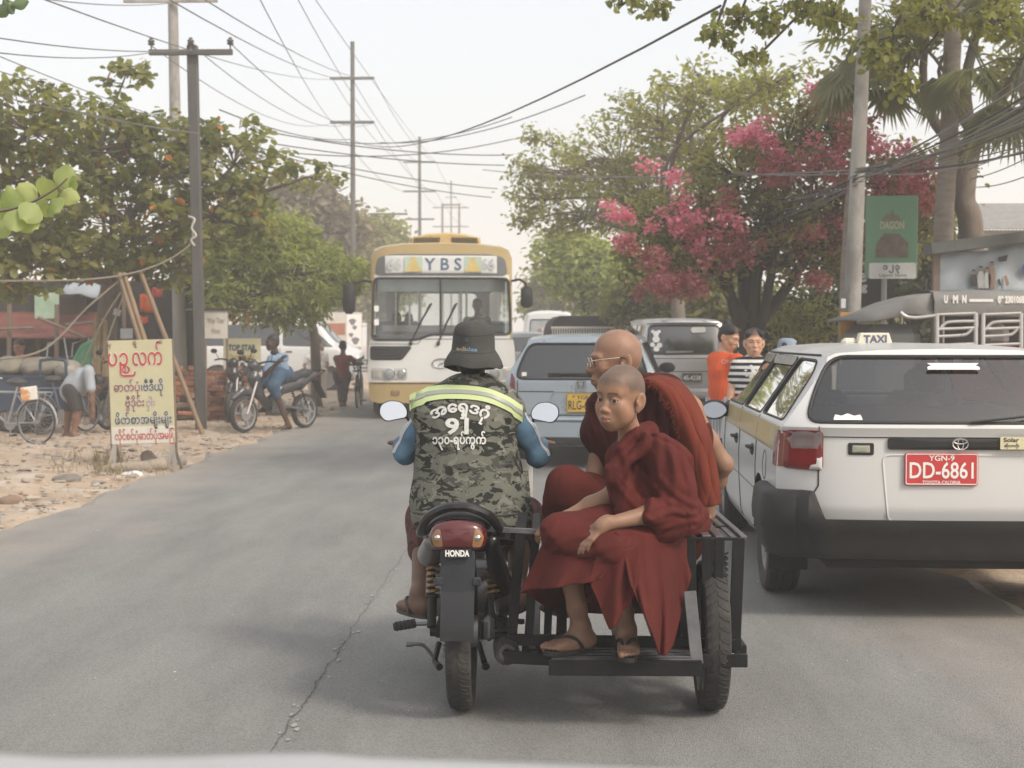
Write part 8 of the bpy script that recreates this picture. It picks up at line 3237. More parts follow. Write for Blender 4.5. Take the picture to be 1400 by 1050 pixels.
 fig=MB()
 SK_,DK=mat('print skin',(.34,.22,.16),rough=.6),mat('print dark',(.06,.06,.07),rough=.6)
 PW=mat('print white',(.62,.62,.60),rough=.6)
 def blob(pts,m,nm,z=.012):
  mb=MB()
  q=[P(x,y,d-.03-z) for x,y in pts]
  mb.add(q,[tuple(range(len(q)))])
  mb.build(nm,m,bo,smooth=0)
 for x,y,h_,col in ((1331,392,24,DK),(1341,394,32,PW),(1356,396,42,SK_),(1350,394,30,PW)):
  blob([(x-4,y),(x-5,y-h_*.5),(x-2.5,y-h_*.72),(x+2.5,y-h_*.72),(x+5,y-h_*.5),(x+4,y)],col,'print')
  blob([(x+2.8*math.cos(q),y-h_*.84+3.4*math.sin(q)) for q in np.linspace(0,6.28,10)[:-1]],SK_,'print',.014)
  blob([(x+3.0*math.cos(q),y-h_*.84-1.2+2.6*math.sin(q)) for q in np.linspace(PI,2*PI,8)],DK,'print',.016)
 blob([(1364,352),(1378,348),(1376,357),(1366,358)],DK,'print')
 blob([(1405+8*math.cos(q),368+9*math.sin(q)) for q in np.linspace(0,6.28,16)[:-1]],mat('print navy',(.05,.09,.20),rough=.6),'print')
 blob([(1372,378),(1376,376),(1380,388),(1376,392)],SK_,'print')
 blob([(1364,382),(1367,381),(1369,390),(1366,391)],DK,'print')
 le=MB().bar(P(1268,341,d-.05),P(1450,318,d-.05),.35,.12)
 le.build('ledge',mat('dark ledge',(.12,.125,.12),rough=.8),T)
 MB().box((P(1390,470).x,d+.25,1.0),(1.7,.1,2.0)).build('back_wall',SHADE,T)
 for x in (1280,1425):
  MB().bar(P(x,345,d),(P(x,345).x,d,0),.07,.07).build('post',TIMBER,T)
 d=25.0
 P= lambda x,y,dd=d:at(x,y,dd)
 T=thing('house','white-walled house under a pale corrugated roof at the right edge','house',(P(1400,330).x,d,0),world=True)
 x0,x1=P(1325,320).x,P(1500,320).x
 z0,z1=P(1400,314).z,P(1400,288).z
 MB().box(((x0+x1)/2+.1,d+1.6,z0/2),(x1-x0,3.0,z0),None,.01).build('wall',mat('white wash',(.56,.56,.53),rough=.9,var=.12),T)
 rf=MB()
 nx=70
 rf.add([(lerp(x0-.1,x1,i/nx),d+(-.2 if j==0 else 2.6),(z0+.0 if j==0 else z1+.35)+.02*(i%2)) for i in range(nx+1) for j in (0,1)],[(2*i,2*i+2,2*i+3,2*i+1) for i in range(nx)])
 ro=rf.build('roof',mat('tin roof',(.36,.34,.31),rough=.6,var=.2),T,smooth=0)
 md=ro.modifiers.new('thickness','SOLIDIFY')
 md.thickness=.02
 MB().box((P(1380,322).x,d+.08,P(1380,330).z-.3),(.6,.04,.7)).build('window',SHADE,T)
def make_left_side():
 d=25.0
 P= lambda x,y,dd=d:at(x,y,dd)
 T=thing('market_stall','dark roadside stall with a rust-red awning under the almond tree','stall',(P(60,480).x,d,0),world=True)
 MB().box((P(30,460).x,d+1.6,1.2),(5.2,.08,2.4)).build('back_wall',SHADE,T)
 for x in (-80,10,75,135):
  q=P(x,440)
  MB().tube([(q.x,d,0),(q.x+.04,d,q.z+.3)],.04,7).build('post',TIMBER,T)
  MB().tube([(q.x,d+1.5,0),(q.x,d+1.5,q.z+.6)],.04,7).build('post',TIMBER,T)
 aw=MB()
 a,b,c,e=P(-90,462),P(128,462),P(140,425,d+1.6),P(-90,425,d+1.6)
 aw.grid(lambda u,v:lerp(lerp(a,b,u),lerp(e,c,u),v)+V(0,0,-.06*math.sin(PI*v)-.03*math.sin(u*25)*math.sin(PI*v)),26,8)
 ao=aw.build('awning',RUST,T,smooth=60)
 md=ao.modifiers.new('thickness','SOLIDIFY')
 md.thickness=.015
 tp=MB()
 a,b=P(84,399,d+.6),P(132,406,d+.6)
 tp.grid(lambda u,v:lerp(a,b,u)+V(0,v*.9,.10*math.sin(PI*v)-.02*math.sin(u*9)+v*.2),10,5)
 to=tp.build('tarpaulin',TARP,T,smooth=60)
 md=to.modifiers.new('thickness','SOLIDIFY')
 md.thickness=.02
 MB().box(P(64,418,d+.3),(34*d/2000,.03,36*d/2000),None,.004).build('banner',mat('pale green banner',(.36,.50,.36),rough=.7,var=.15,scale=5,col2=(.56,.60,.56),thr=.5),T)
 MB().box(P(99,418,d+.9),(40*d/2000,.05,26*d/2000)).build('shutter',mat('brown shutter',(.08,.05,.04),rough=.8),T)
 for (x0,y0,x1,y1) in ((52,434,118,462),(0,450,46,448),(90,444,132,440)):
  MB().tube([P(x0,y0,d-.1),P(x1,y1,d-.1)],.03,6).build('batten',TIMBER,T)
 for i,x in enumerate((-40,8,60,100)):
  q=P(x,520)
  MB().box((q.x,d+.6,.42),(.8,.6,.84),None,.02).build('counter',mat('counter wood',(.06,.048,.04),rough=.9),T)
 rr,gl_=random.Random(21),[]
 for i in range(14):
  q=P(rr.uniform(-40,120),500,d+.5)
  col=rr.choice(((.35,.16,.05),(.30,.28,.24),(.10,.20,.13),(.40,.10,.06),(.12,.12,.14)))
  o=MB().box((q.x,d+.5+rr.uniform(-.2,.2),.84+.10),(rr.uniform(.15,.3),.2,.2),Matrix.Rotation(rr.uniform(-.4,.4),3,'Z'),.03).build('goods_box',mat('goods %.2f%.2f'%col[:2],col,rough=.8),None)
  gl_.append((o,col))
 for i,(o,col) in enumerate(sorted(gl_,key=lambda t:t[0].data.vertices[0].co.x)):
  tag(o,'%s box of goods on the dark stall counter, %s from the left'%({.35:'brown orange',.30:'greyish',.10:'green',.40:'red',.12:'black'}[col[0]],ORD[i]),'box','goods on the stall counter')
 for i,(x,y,w_,h,col,lab) in enumerate(((201,415,20,24,(.50,.09,.02),'orange-red cloth hung behind the bamboo props'),(194,437,16,10,(.46,.07,.02),'small red cloth hung under the orange one'),(215,400,14,12,(.42,.06,.04),'red bag hung beside the orange cloth'),(330,410,22,10,(.52,.25,.03),'yellow cloth strip over the white van'),(318,432,10,16,(.50,.14,.13),'pink cloth hanging over the white van, left one'),(338,432,9,18,(.50,.16,.15),'pink cloth hanging over the white van, right one'))):
  dd=30 if x>300 else 25.5
  c=P(x,y,dd)
  k=dd/2000
  o=MB().grid(lambda u,v:c+V((u-.5)*w_*k,.03*math.sin(u*9),(.5-v)*h*k+.02*math.sin(u*7)),8,5).build('hanging_cloth',mat('cloth %d'%i,col,rough=.85),None,smooth=180)
  md=o.modifiers.new('thickness','SOLIDIFY')
  md.thickness=.01
  tag(o,lab,'cloth')
 for lab,x,y,s_ in (('white paper tag on the dark trunk',160,427,10),('pale printed card behind the yellow board',173,456,18)):
  o=MB().box(P(x,y,22.6 if x<165 else 24),(s_*.0115,.01,s_*.0115*(.9 if s_<12 else .8)),Matrix.Rotation(.3 if s_<12 else 0,3,'Y'),.002).build('paper_card',mat('card',(.52,.54,.56),rough=.7),None)
  tag(o,lab,'card')
 for lab,(x0,y0,d0),(x1,y1,d1),r in (('thick bundled bamboo prop leaning behind the yellow board',(166,374,20.5),(212,520,20.0),.055),('thin bamboo prop leaning from the rope knot to the pole foot',(192,372,20.7),(266,565,20.6),.034)):
  a,b=at(x0,y0,d0),at(x1,y1,d1)
  a,b=a,b+(b-a)*((b.z-gz(b.x,b.y))/max(.01,a.z-b.z))
  o=MB()
  for j in range(3 if r>.05 else 1):
   off=V(.035*(j-1),.03*(j%2),0) if r>.05 else V(0,0,0)
   pts=[lerp(a,b,t)+off for t in np.linspace(0,1,16)]
   o.tube(pts,[(r*.6 if r>.05 else r)*(1.12 if i%3==0 else 1) for i in range(16)],8)
  ob=o.build('bamboo_prop',BAMBOO,None,smooth=60)
  tag(ob,lab,'bamboo pole')
 o=MB().tube(spline([at(264,318,21.0),at(258,336,20.9),at(225,358,20.8),at(178,374,20.5),at(120,382,20),at(40,384,19.5),at(-20,384,19)],6),.014,7).build('rope',mat('hemp rope',(.22,.195,.155),rough=.9,bump=.5,bscale=200),None,smooth=60)
 tag(o,'pale rope tied round the square pole and the bamboo props','rope')
 kn=MB().tube(spline([at(258,296,20.95),at(266,300,20.9),at(262,312,20.9),at(268,322,20.9),at(261,328,20.9),at(266,336,20.92)],5),.017,7).build('rope_knot',mat('pale rope',(.46,.44,.40),rough=.9),None,smooth=60)
 tag(kn,'white rope lashing wound on the square pole','rope')
 for k,pts in enumerate((((170,378,20.5),(120,420,20.3),(60,478,20.0),(-10,492,19.5)),((165,400,21),(140,440,21),(112,500,21)),((172,395,21),(152,450,21),(135,500,21)))):
  o=MB().tube(spline([at(*q) for q in pts],6),.012 if k else .016,6).build('rope',MATS['hemp rope'],None,smooth=60)
  tag(o,('slack rope from the bamboo props to the left edge','taut cord down to the green sheet, left one','taut cord beside the green sheet, right one')[k],'rope')
 gs=MB()
 a,b,c,e=at(112,470,21.2),at(85,515,21.0),at(120,512,21.4),at(128,462,21.6)
 gs.grid(lambda u,v:lerp(lerp(a,e,u),lerp(b,c,u),v)+V(0,.04*math.sin(u*8),.02*math.sin(v*7)),8,8)
 o=gs.build('green_sheet',mat('green sheet',(.06,.19,.11),rough=.6,var=.2),None,smooth=180)
 md=o.modifiers.new('thickness','SOLIDIFY')
 md.thickness=.01
 tag(o,'sloping green plastic sheet behind the bending man','sheet')
 o=MB()
 for j in range(26):
  x=128+rr.uniform(0,18)
  a=at(x,440+rr.uniform(-6,6),22+rr.uniform(-.1,.1))
  o.tube([a,at(x+rr.uniform(-4,4),515,22)],[.02,.03],5)
 oo=o.build('straw_bundle',mat('dry straw',(.28,.205,.12),rough=.95,var=.3),None,smooth=60)
 tag(oo,'bundle of dry straw leaning by the trunk','straw')
 c=gnd(297,575)
 d=24.0
 T=thing('brick_stack','rough stack of red bricks behind the square pole','bricks',(at(300,560,d).x,d,0),world=True)
 me= None
 rr=random.Random(9)
 for lay in range(11):
  for i in range(6):
   for j in range(2):
    if lay>6 and rr.random()<(lay-6)*.18 or (i>4 and lay>8):
     continue
    x=T.location.x-.78+i*.235+rr.uniform(-.03,.03)+.5*(lay%2)*.1+lay*.012
    if me is None:
     o=MB().box((0,0,0),(.22,.11,.075),None,.006).build('brick',BRICK,T)
     me=o.data
    else:
     o=bpy.data.objects.new('brick',me)
     COL.objects.link(o)
     o.parent=T
    o.location=Vector((x,d-.1+j*.13+rr.uniform(-.05,.03),.03+lay*.083))-T.location
    o.rotation_euler=(rr.uniform(-.06,.06),rr.uniform(-.06,.06),rr.uniform(-.2,.2))
 T=thing('log_pile','pile of split logs between the bamboo prop and the square pole','logs',(at(252,560,24).x,24,0),world=True)
 for i in range(26):
  x=at(rr.uniform(222,270),560,24).x
  z=.06+.09*(i//6)+rr.uniform(-.02,.02)
  l_=rr.uniform(.35,.6)
  a=rr.uniform(-.5,.5)
  MB().tube([(x-l_/2*math.cos(a),23.6+rr.uniform(0,.6),z),(x+l_/2*math.cos(a),23.6+rr.uniform(0,.6)+l_*math.sin(a),z+rr.uniform(-.03,.08))],rr.uniform(.035,.06),7).build('log',TIMBER if i%3 else BRICK,T,smooth=40)
 o=MB().tube(spline([at(133,645,15.0),at(165,640,15.05),at(205,638,15.1),at(222,634,15.2)],4),[.05,.075],9).build('log',mat('pale log',(.30,.25,.20),rough=.95,var=.25,bump=.6),None,smooth=60)
 tag(o,'pale weathered log lying in front of the yellow board','log')
 o=MB().tube([at(200,622,15.6),at(206,634,15.5),at(214,640,15.4)],[.07,.09,.07],8).build('tree_stump',TIMBER,None,smooth=60)
 tag(o,'short dark stump under the yellow board','stump')
 for lab,x,y,s_,col in (('flat dark stone by the road edge left of the log',92,660,.13,(.17,.15,.13)),('white crumpled paper beside the pale log',180,648,.10,(.62,.61,.58)),('grey concrete lump behind the pale log',232,632,.17,(.26,.23,.20)),('brown clod near the left edge',15,684,.12,(.20,.14,.10))):
  q=gnd(x,y)
  s_f=SDF().ell((q.x,q.y,gz(q.x,q.y)+s_*.12),(s_,s_*.8,s_*.35))
  s_f.post= lambda P,dd,s_=s_:dd-.18*s_*wig(P,2.2/s_,3)
  o=sdf_obj(s_f,s_f.lo-.05,s_f.hi+.05,s_/8,'paper_scrap' if 'paper' in lab else 'stone',mat('lump %.2f'%col[0],col,rough=.95,var=.25,scale=9,bump=.6),None)
  tag(o,lab,'paper' if 'paper' in lab else 'stone')
 rng=np.random.default_rng(14)
 g=MB()
 for i in range(420):
  q=gnd(rng.uniform(128,172) if i%3 else rng.uniform(60,240),rng.uniform(626,650))
  h_=rng.uniform(.05,.17)
  a=rng.uniform(0,6.28)
  z=gz(q.x,q.y)
  g.add([(q.x,q.y,z),(q.x+.012*math.cos(a),q.y+.012*math.sin(a),z),(q.x+.06*math.cos(a+1),q.y+.06*math.sin(a+1),z+h_)],[(0,1,2)])
 o=g.build('dry_grass',mat('dry grass',(.23,.19,.11),rough=.95,var=.3),smooth=0)
 tag(o,kind='stuff')
make_poles()
make_signs()
make_right_side()
make_left_side()
HAIR=mat('black hair',(.012,.011,.011),rough=.6,var=.2)
def stripes_mat(name,a,b,n,axis=2,duty=.5):
 m=mat(name,a,rough=.85,var=.06,spec=.15)
 nt=m.node_tree
 n_,l=nt.nodes,nt.links
 bs=n_['Principled BSDF']
 src=bs.inputs['Base Color'].links[0].from_socket
 tc=n_.new('ShaderNodeTexCoord')
 sx=n_.new('ShaderNodeSeparateXYZ')
 l.new(tc.outputs['Object'],sx.inputs[0])
 mu=n_.new('ShaderNodeMath')
 mu.operation='MULTIPLY'
 mu.inputs[1].default_value=n
 l.new(sx.outputs[axis],mu.inputs[0])
 fr=n_.new('ShaderNodeMath')
 fr.operation='FRACT'
 l.new(mu.outputs[0],fr.inputs[0])
 gt=n_.new('ShaderNodeMath')
 gt.operation='GREATER_THAN'
 gt.inputs[1].default_value=duty
 l.new(fr.outputs[0],gt.inputs[0])
 mx=n_.new('ShaderNodeMix')
 mx.data_type='RGBA'
 l.new(gt.outputs[0],mx.inputs[0])
 l.new(src,mx.inputs[6])
 mx.inputs[7].default_value=(*b,1)
 l.new(mx.outputs[2],bs.inputs['Base Color'])
 return m
def figure(label,J,f,skin,shirt,lower,k=1.0,hair='short',res=.011,sleeve=.55,lower_to=1.0,hat=None,bare_feet=False,fine_head=True,chest=.13,group=None,curlh=.5):
 J={q:Vector(v) for q,v in J.items()}
 S=SDF()
 p,Rm=head_prims(S,J['head'],f,J.get('up',(0,0,1)),k,neck_to=J['neck'])
 hip=J['hip']
 side=(J['shL']-J['shR']).normalized()
 S.chain([J['neck']-V(0,0,.04),lerp(J['neck'],hip,.45),hip],[.06,.095*k,.10*k],.04)
 S.cap(J['shL'],J['shR'],.045*k,.045*k,.04)
 for s_,t_ in (('L',-1),('R',1)):
  sh,el,ha=J['sh'+s_],J['el'+s_],J['ha'+s_]
  S.chain([sh,el,lerp(el,ha,.4),ha],[.045*k,.037*k,.034*k,.024*k],.02)
  d=(ha-el).normalized()
  hand_prims(S,ha,d,J.get('pn'+s_,side*(1 if s_=='L' else -1)),t_,.165*k,(curlh,)*4,.05)
  kn,an=J['kn'+s_],J['an'+s_]
  hp=hip+side*(.085*k if s_=='L' else -.085*k)
  S.chain([hp,kn,lerp(kn,an,.3),an],[.085*k,.058*k,.052*k,.035*k],.03)
  pf,xf,gf=foot_prims(S,an,J.get('toe'+s_,f),t_,.23*k,k)
  J['pf'+s_]=(pf,gf)
 col=np.array(skin)
 hc=head_colour(J['head'],f,J.get('up',(0,0,1)),k,col,(.03,.026,.024),line=.05)
 C=np.array(J['head'])
 o=sdf_obj(S,S.lo-.03,S.hi+.03,res,'person',SKIN,None,hc,[(C-.135*k,C+.135*k,.004 if fine_head else .007)])
 tag(o,label,'person',group)
 sh_=SDF()
 sh_.chain([J['neck']-V(0,0,.05),lerp(J['neck'],hip,.35),lerp(J['neck'],hip,.75),hip-V(0,0,.02)],[.075*k,chest*k,(chest+.005)*k,(chest+.01)*k],.05)
 sh_.cap(J['shL'],J['shR'],.062*k,.062*k,.04)
 for s_ in 'LR':
  a,b=J['sh'+s_],J['el'+s_]
  if sleeve<=1:
   sh_.chain([a,lerp(a,b,sleeve)],[.066*k,.062*k],.03)
  else:
   sh_.chain([a,b,lerp(b,J['ha'+s_],sleeve-1)],[.062*k,.052*k,.042*k],.03)
 sh_.post= lambda P,d:d-creases(P,(.2,0,1),7,26,.006,k*3)
 so=sdf_obj(sh_,sh_.lo-.04,sh_.hi+.04,res,'shirt',shirt,o,margin=.02)
 lo=SDF()
 for s_ in 'LR':
  kn,an=J['kn'+s_],J['an'+s_]
  hp=hip+side*(.085*k if s_=='L' else -.085*k)
  pts,rs=[hp,kn],[.115*k,.085*k]
  if lower_to>.5:
   pts.append(lerp(kn,an,(lower_to-.5)*2))
   rs.append(.070*k)
  else:
   pts[1]=lerp(hp,kn,lower_to*2)
  lo.chain(pts,rs,.04)
 lo.cap(hip+side*.06*k,hip-side*.06*k,.125*k,.125*k,.04)
 lo.post= lambda P,d:d-creases(P,(0,.1,1),6,30,.006,k*5)
 sdf_obj(lo,lo.lo-.04,lo.hi+.04,res,'trousers',lower,o,margin=.02)
 if hair:
  h=SDF()
  q= lambda u,v,w_:p(u,v,w_)
  if hair in ('short','bun','tied'):
   h.ell(q(0,-.022,.047),[.078*k,.091*k,.076*k],Rm,.01)
   if hair!='short':
    for s_ in (-1,1):
     h.ell(q(s_*.052,.040,.072),[.030*k,.034*k,.030*k],Rm,.02)
   h.ell(q(0,-.05,.0),[.074*k,.060*k,.075*k],Rm,.02)
   h.ell(q(0,.080,-.004 if hair!='short' else .0),[.062*k,.060*k,.070*k],Rm,.014,True)
   for s_ in (-1,1) if hair=='short' else ():
    h.ell(q(s_*.085,.0,-.02),[.02*k,.03*k,.04*k],Rm,.015,True)
  if hair=='bun':
   h.ell(q(0,-.06,.12),[.036*k,.036*k,.034*k],Rm,.01)
  if hair=='tied':
   h.ell(q(0,-.10,.03),[.036*k,.032*k,.04*k],Rm,.02)
   h.chain([q(0,-.11,.02),q(.01,-.115,-.06),q(.015,-.10,-.14)],[.03*k,.028*k,.014*k],.02)
  sdf_obj(h,h.lo-.03,h.hi+.03,.006 if fine_head else .009,'hair',HAIR,o)
 if hat is not None:
  hm,nn=MB(),36
  L_,F_,U_=axes(f)
  vs=[]
  prof=[(0,.135),(.05,.132),(.082,.11),(.09,.06),(.094,.03),(.10,.022),(.145,-.012),(.142,-.016),(.098,.012)]
  for r,z in prof:
   for i in range(nn):
    a=2*PI*i/nn
    vs.append(p(r*math.cos(a),-.012+r*1.12*math.sin(a),z+(.008*math.sin(3*a) if r>.12 else 0)))
  hm.add(vs,[(i*nn+j,(i+1)*nn+j,(i+1)*nn+(j+1)%nn,i*nn+(j+1)%nn) for i in range(len(prof)-1) for j in range(nn)])
  hm.build('sun_hat',hat,o,smooth=60)
 return o,so,p
def skinc(v=1.0):
 return (.27*v,.155*v,.10*v)
def make_women():
 A=at
 d=12.9
 f=Vector((.72,-.55,-.30))
 fig,so,p=figure('girl in an orange T-shirt and checked trousers looking down beside the striped girl',dict(head=A(997,461,d),neck=A(990,482,d+.03),shL=A(1008,494,d-.12),shR=A(977,492,d+.08),elL=A(1014,522,d-.12),elR=A(981,528,d+.0),haL=A(1004,548,d-.18),haR=A(1000,546,d-.15),hip=A(992,552,d),knL=A(1000,603,d-.02),knR=A(988,603,d),anL=V(A(1002,650,d).x,d,.09),anR=V(A(988,650,d).x,d+.05,.09)),f,skinc(1.9),mat('orange cotton',(.60,.085,.018),rough=.85,var=.08),stripes_mat('checked trousers',(.42,.42,.43),(.25,.26,.28),42,0),k=.96,hair='bun',sleeve=.75,chest=.135)
 bv=BVHTree.FromObject(so,bpy.context.evaluated_depsgraph_get())
 def cast(bv,px,py):
  o=Vector((0,0,H0))
  dr=(A(px,py,5)-o).normalized()
  h=bv.ray_cast(o,dr)
  return (h[0]-dr*.006) if h[0] else A(px,py,d)
 v,fc=text_mesh('ON',10,.2)
 if v:
  MB().add([cast(bv,993+q.x*.9,497-q.y*.8) for q in v],fc).build('lettering',mat('pale orange print',(.70,.34,.22),rough=.8),so,smooth=0)
 d=12.25
 f=Vector((-.06,-1,0))
 fig,so,p=figure('girl in a black and white striped T-shirt facing the camera beside the taxi mirror',dict(head=A(1031,468,d),neck=A(1030,488,d+.02),shL=A(1052,499,d),shR=A(1010,500,d),elL=A(1066,520,d-.10),elR=A(1002,528,d),haL=A(1078,500,d-.25),haR=A(998,552,d-.05),hip=A(1030,558,d),knL=A(1038,612,d),knR=A(1024,612,d-.02),anL=V(A(1038,660,d).x,d,.09),anR=V(A(1022,660,d).x,d,.09)),f,skinc(2.0),stripes_mat('black white stripes',(.022,.022,.026),(.60,.60,.58),19.5,2,.52),mat('dark patterned trousers',(.07,.06,.055),rough=.9,var=.6,scale=30,col2=(.30,.27,.24),thr=.55),k=1.0,hair='tied',sleeve=.62,chest=.15)
 bv=BVHTree.FromObject(so,bpy.context.evaluated_depsgraph_get())
 rr=random.Random(2)
 mb=MB()
 for i in range(26):
  x,y,r=1031+rr.uniform(-12,12),506+rr.uniform(-8,10),rr.uniform(1.2,2.6)
  mb.add([cast(bv,x+r*1.3*math.cos(a),y+r*math.sin(a)) for a in np.linspace(0,6.28,7)[:-1]],[tuple(range(6))])
 q=mb.build('print',mat('cracked print',(.52,.52,.50),rough=.8),so,smooth=0)
 q['kind']='stuff'
 d=12.6
 f=Vector((.30,-1,-.05))
 figure('person in a pale blue bucket hat showing only above the taxi bonnet line',dict(head=A(1077,482,d),neck=A(1076,505,d+.04),shL=A(1096,522,d),shR=A(1056,522,d),elL=A(1102,555,d),elR=A(1050,555,d),haL=A(1096,585,d-.1),haR=A(1056,585,d-.1),hip=A(1076,585,d),knL=A(1084,630,d),knR=A(1068,630,d),anL=V(A(1084,660,d).x,d,.09),anR=V(A(1068,660,d).x,d,.09)),f,skinc(),mat('dark blouse',(.05,.05,.055),rough=.85),mat('dark skirt',(.04,.04,.045),rough=.9),k=.92,hair='tied',hat=mat('pale blue hat',(.22,.28,.36),rough=.85,var=.08),sleeve=1.2)
def bicycle(label,rear,front,r=.30,frame=None,basket=None,group=None,extra=True):
 frame=frame or BLKMETAL
 a,b=Vector(rear),Vector(front)
 T=thing('bicycle',label,'bicycle',(a.x,a.y,0),group=group,world=True)
 u=(b-a).normalized()
 n=u.cross(V(0,0,1)).normalized()
 up=V(0,0,1)
 wb=(b-a).length
 def W(c):
  rim=MB()
  rim.lathe([(r*.90,-.012),(r*.93,-.014),(r*.93,.014),(r*.90,.012)],32,c,n,closed=True)
  rim.lathe([(.001,-.04),(.022,-.04),(.022,.04),(.001,.04)],10,c,n)
  ro=rim.build('wheel',mat('bicycle rim',(.34,.34,.34),rough=.35,metal=.7),T,smooth=50)
  tt=MB().lathe([(r*.935,-.012),(r*.97,-.018),(r,-.008),(r,.008),(r*.97,.018),(r*.935,.012)],36,c,n,closed=True)
  tt.build('tyre',RUBBER,ro,smooth=60)
  sp=MB()
  R=frame_of(n)
  for k in range(24):
   t=2*PI*k/24
   sp.tube([c+R@V(.02*math.cos(t),.02*math.sin(t),.025*(-1)**k),c+R@V(r*.9*math.cos(t+.3),r*.9*math.sin(t+.3),0)],.0022,3,cap=False)
  so=sp.build('spokes',MATS['bicycle rim'],ro,smooth=0)
  so['kind']='stuff'
  MB().tube([c+R@V((r+.025)*math.cos(t),(r+.025)*math.sin(t),0) for t in np.linspace(.3,3.2,14)],.012,5).build('mudguard',frame,T,smooth=60)
 W(a)
 W(b)
 bb=a+u*wb*.42-up*.02
 seat=a+u*wb*.27+up*(r*1.55)
 hd=b-u*wb*.14+up*(r*1.35)
 hd2=b-u*wb*.12+up*(r*.95)
 fr=MB()
 for p_,q_,rd in ((bb,seat,.015),(bb,hd2,.017),(seat-up*.06,hd,.015),(a,bb,.010),(a,seat-up*.1,.009),(hd+up*.1,hd2,.018),(hd2,b,.012)):
  fr.tube([p_,q_],rd,7)
 fr.build('frame',frame,T,smooth=60)
 hb=MB().tube(spline([hd+up*.16-u*.16+n*.28,hd+up*.20+n*.14,hd+up*.20,hd+up*.20-n*.14,hd+up*.16-u*.16-n*.28],4),.011,7)
 hb.build('handlebar',mat('bicycle chrome',(.5,.5,.5),rough=.25,metal=.9),T,smooth=60)
 s_=SDF()
 s_.ell(seat+up*.07,(.12,.12,.045))
 s_.cap(seat+up*.07,seat+up*.07+u*.16,.05,.025,.04)
 sdf_obj(s_,s_.lo-.02,s_.hi+.02,.012,'saddle',mat('saddle',(.05,.05,.05),rough=.6),T)
 MB().tube([seat,seat+up*.05],.014,6).build('seat_post',MATS['bicycle chrome'],T)
 ck=MB()
 R=frame_of(n)
 ck.lathe([(.001,.035),(.09,.035),(.09,.041),(.001,.041)],18,bb,n)
 ck.tube([bb+n*.05,bb+n*.05-up*.16],.010,5)
 ck.tube([bb-n*.05,bb-n*.05+up*.16],.010,5)
 ck.build('crank',MATS['bicycle rim'],T,smooth=50)
 for sg in (-1,1):
  MB().box(bb+n*(.10*sg)-up*(.16*sg),(.10,.06,.025),frame_of(up,u)).build('pedal',RUBBER,T)
 if extra:
  ca=MB()
  c0=a+up*(r+.10)
  for s2 in (-1,1):
   ca.tube([c0-u*.18+n*.07*s2,c0+u*.22+n*.07*s2],.008,5)
   ca.tube([c0-u*.10+n*.07*s2,a+n*.05*s2],.006,5)
  for q in (-.16,-.05,.06,.17):
   ca.tube([c0+u*q-n*.07,c0+u*q+n*.07],.006,5)
  ca.build('carrier',frame,T,smooth=60)
 if basket:
  bk=MB()
  c=hd+u*.22+up*.05
  for z in (0,.08,.16,.22):
   w_=.13+z*.25
   bk.tube([c+up*(z-.1)+u*x*w_+n*y*w_ for x,y in ((-1,-1),(1,-1),(1,1),(-1,1))],.006,4,closed=True)
  for t in np.linspace(-1,1,7):
   for x,y in ((t,-1),(t,1),(-1,t),(1,t)):
    bk.tube([c+up*(-.1)+u*x*.13+n*y*.13,c+up*.12+u*x*.185+n*y*.185],.004,4)
  bo=bk.build('basket',mat('basket wire',(.035,.035,.035),rough=.6),T,smooth=50)
 return T
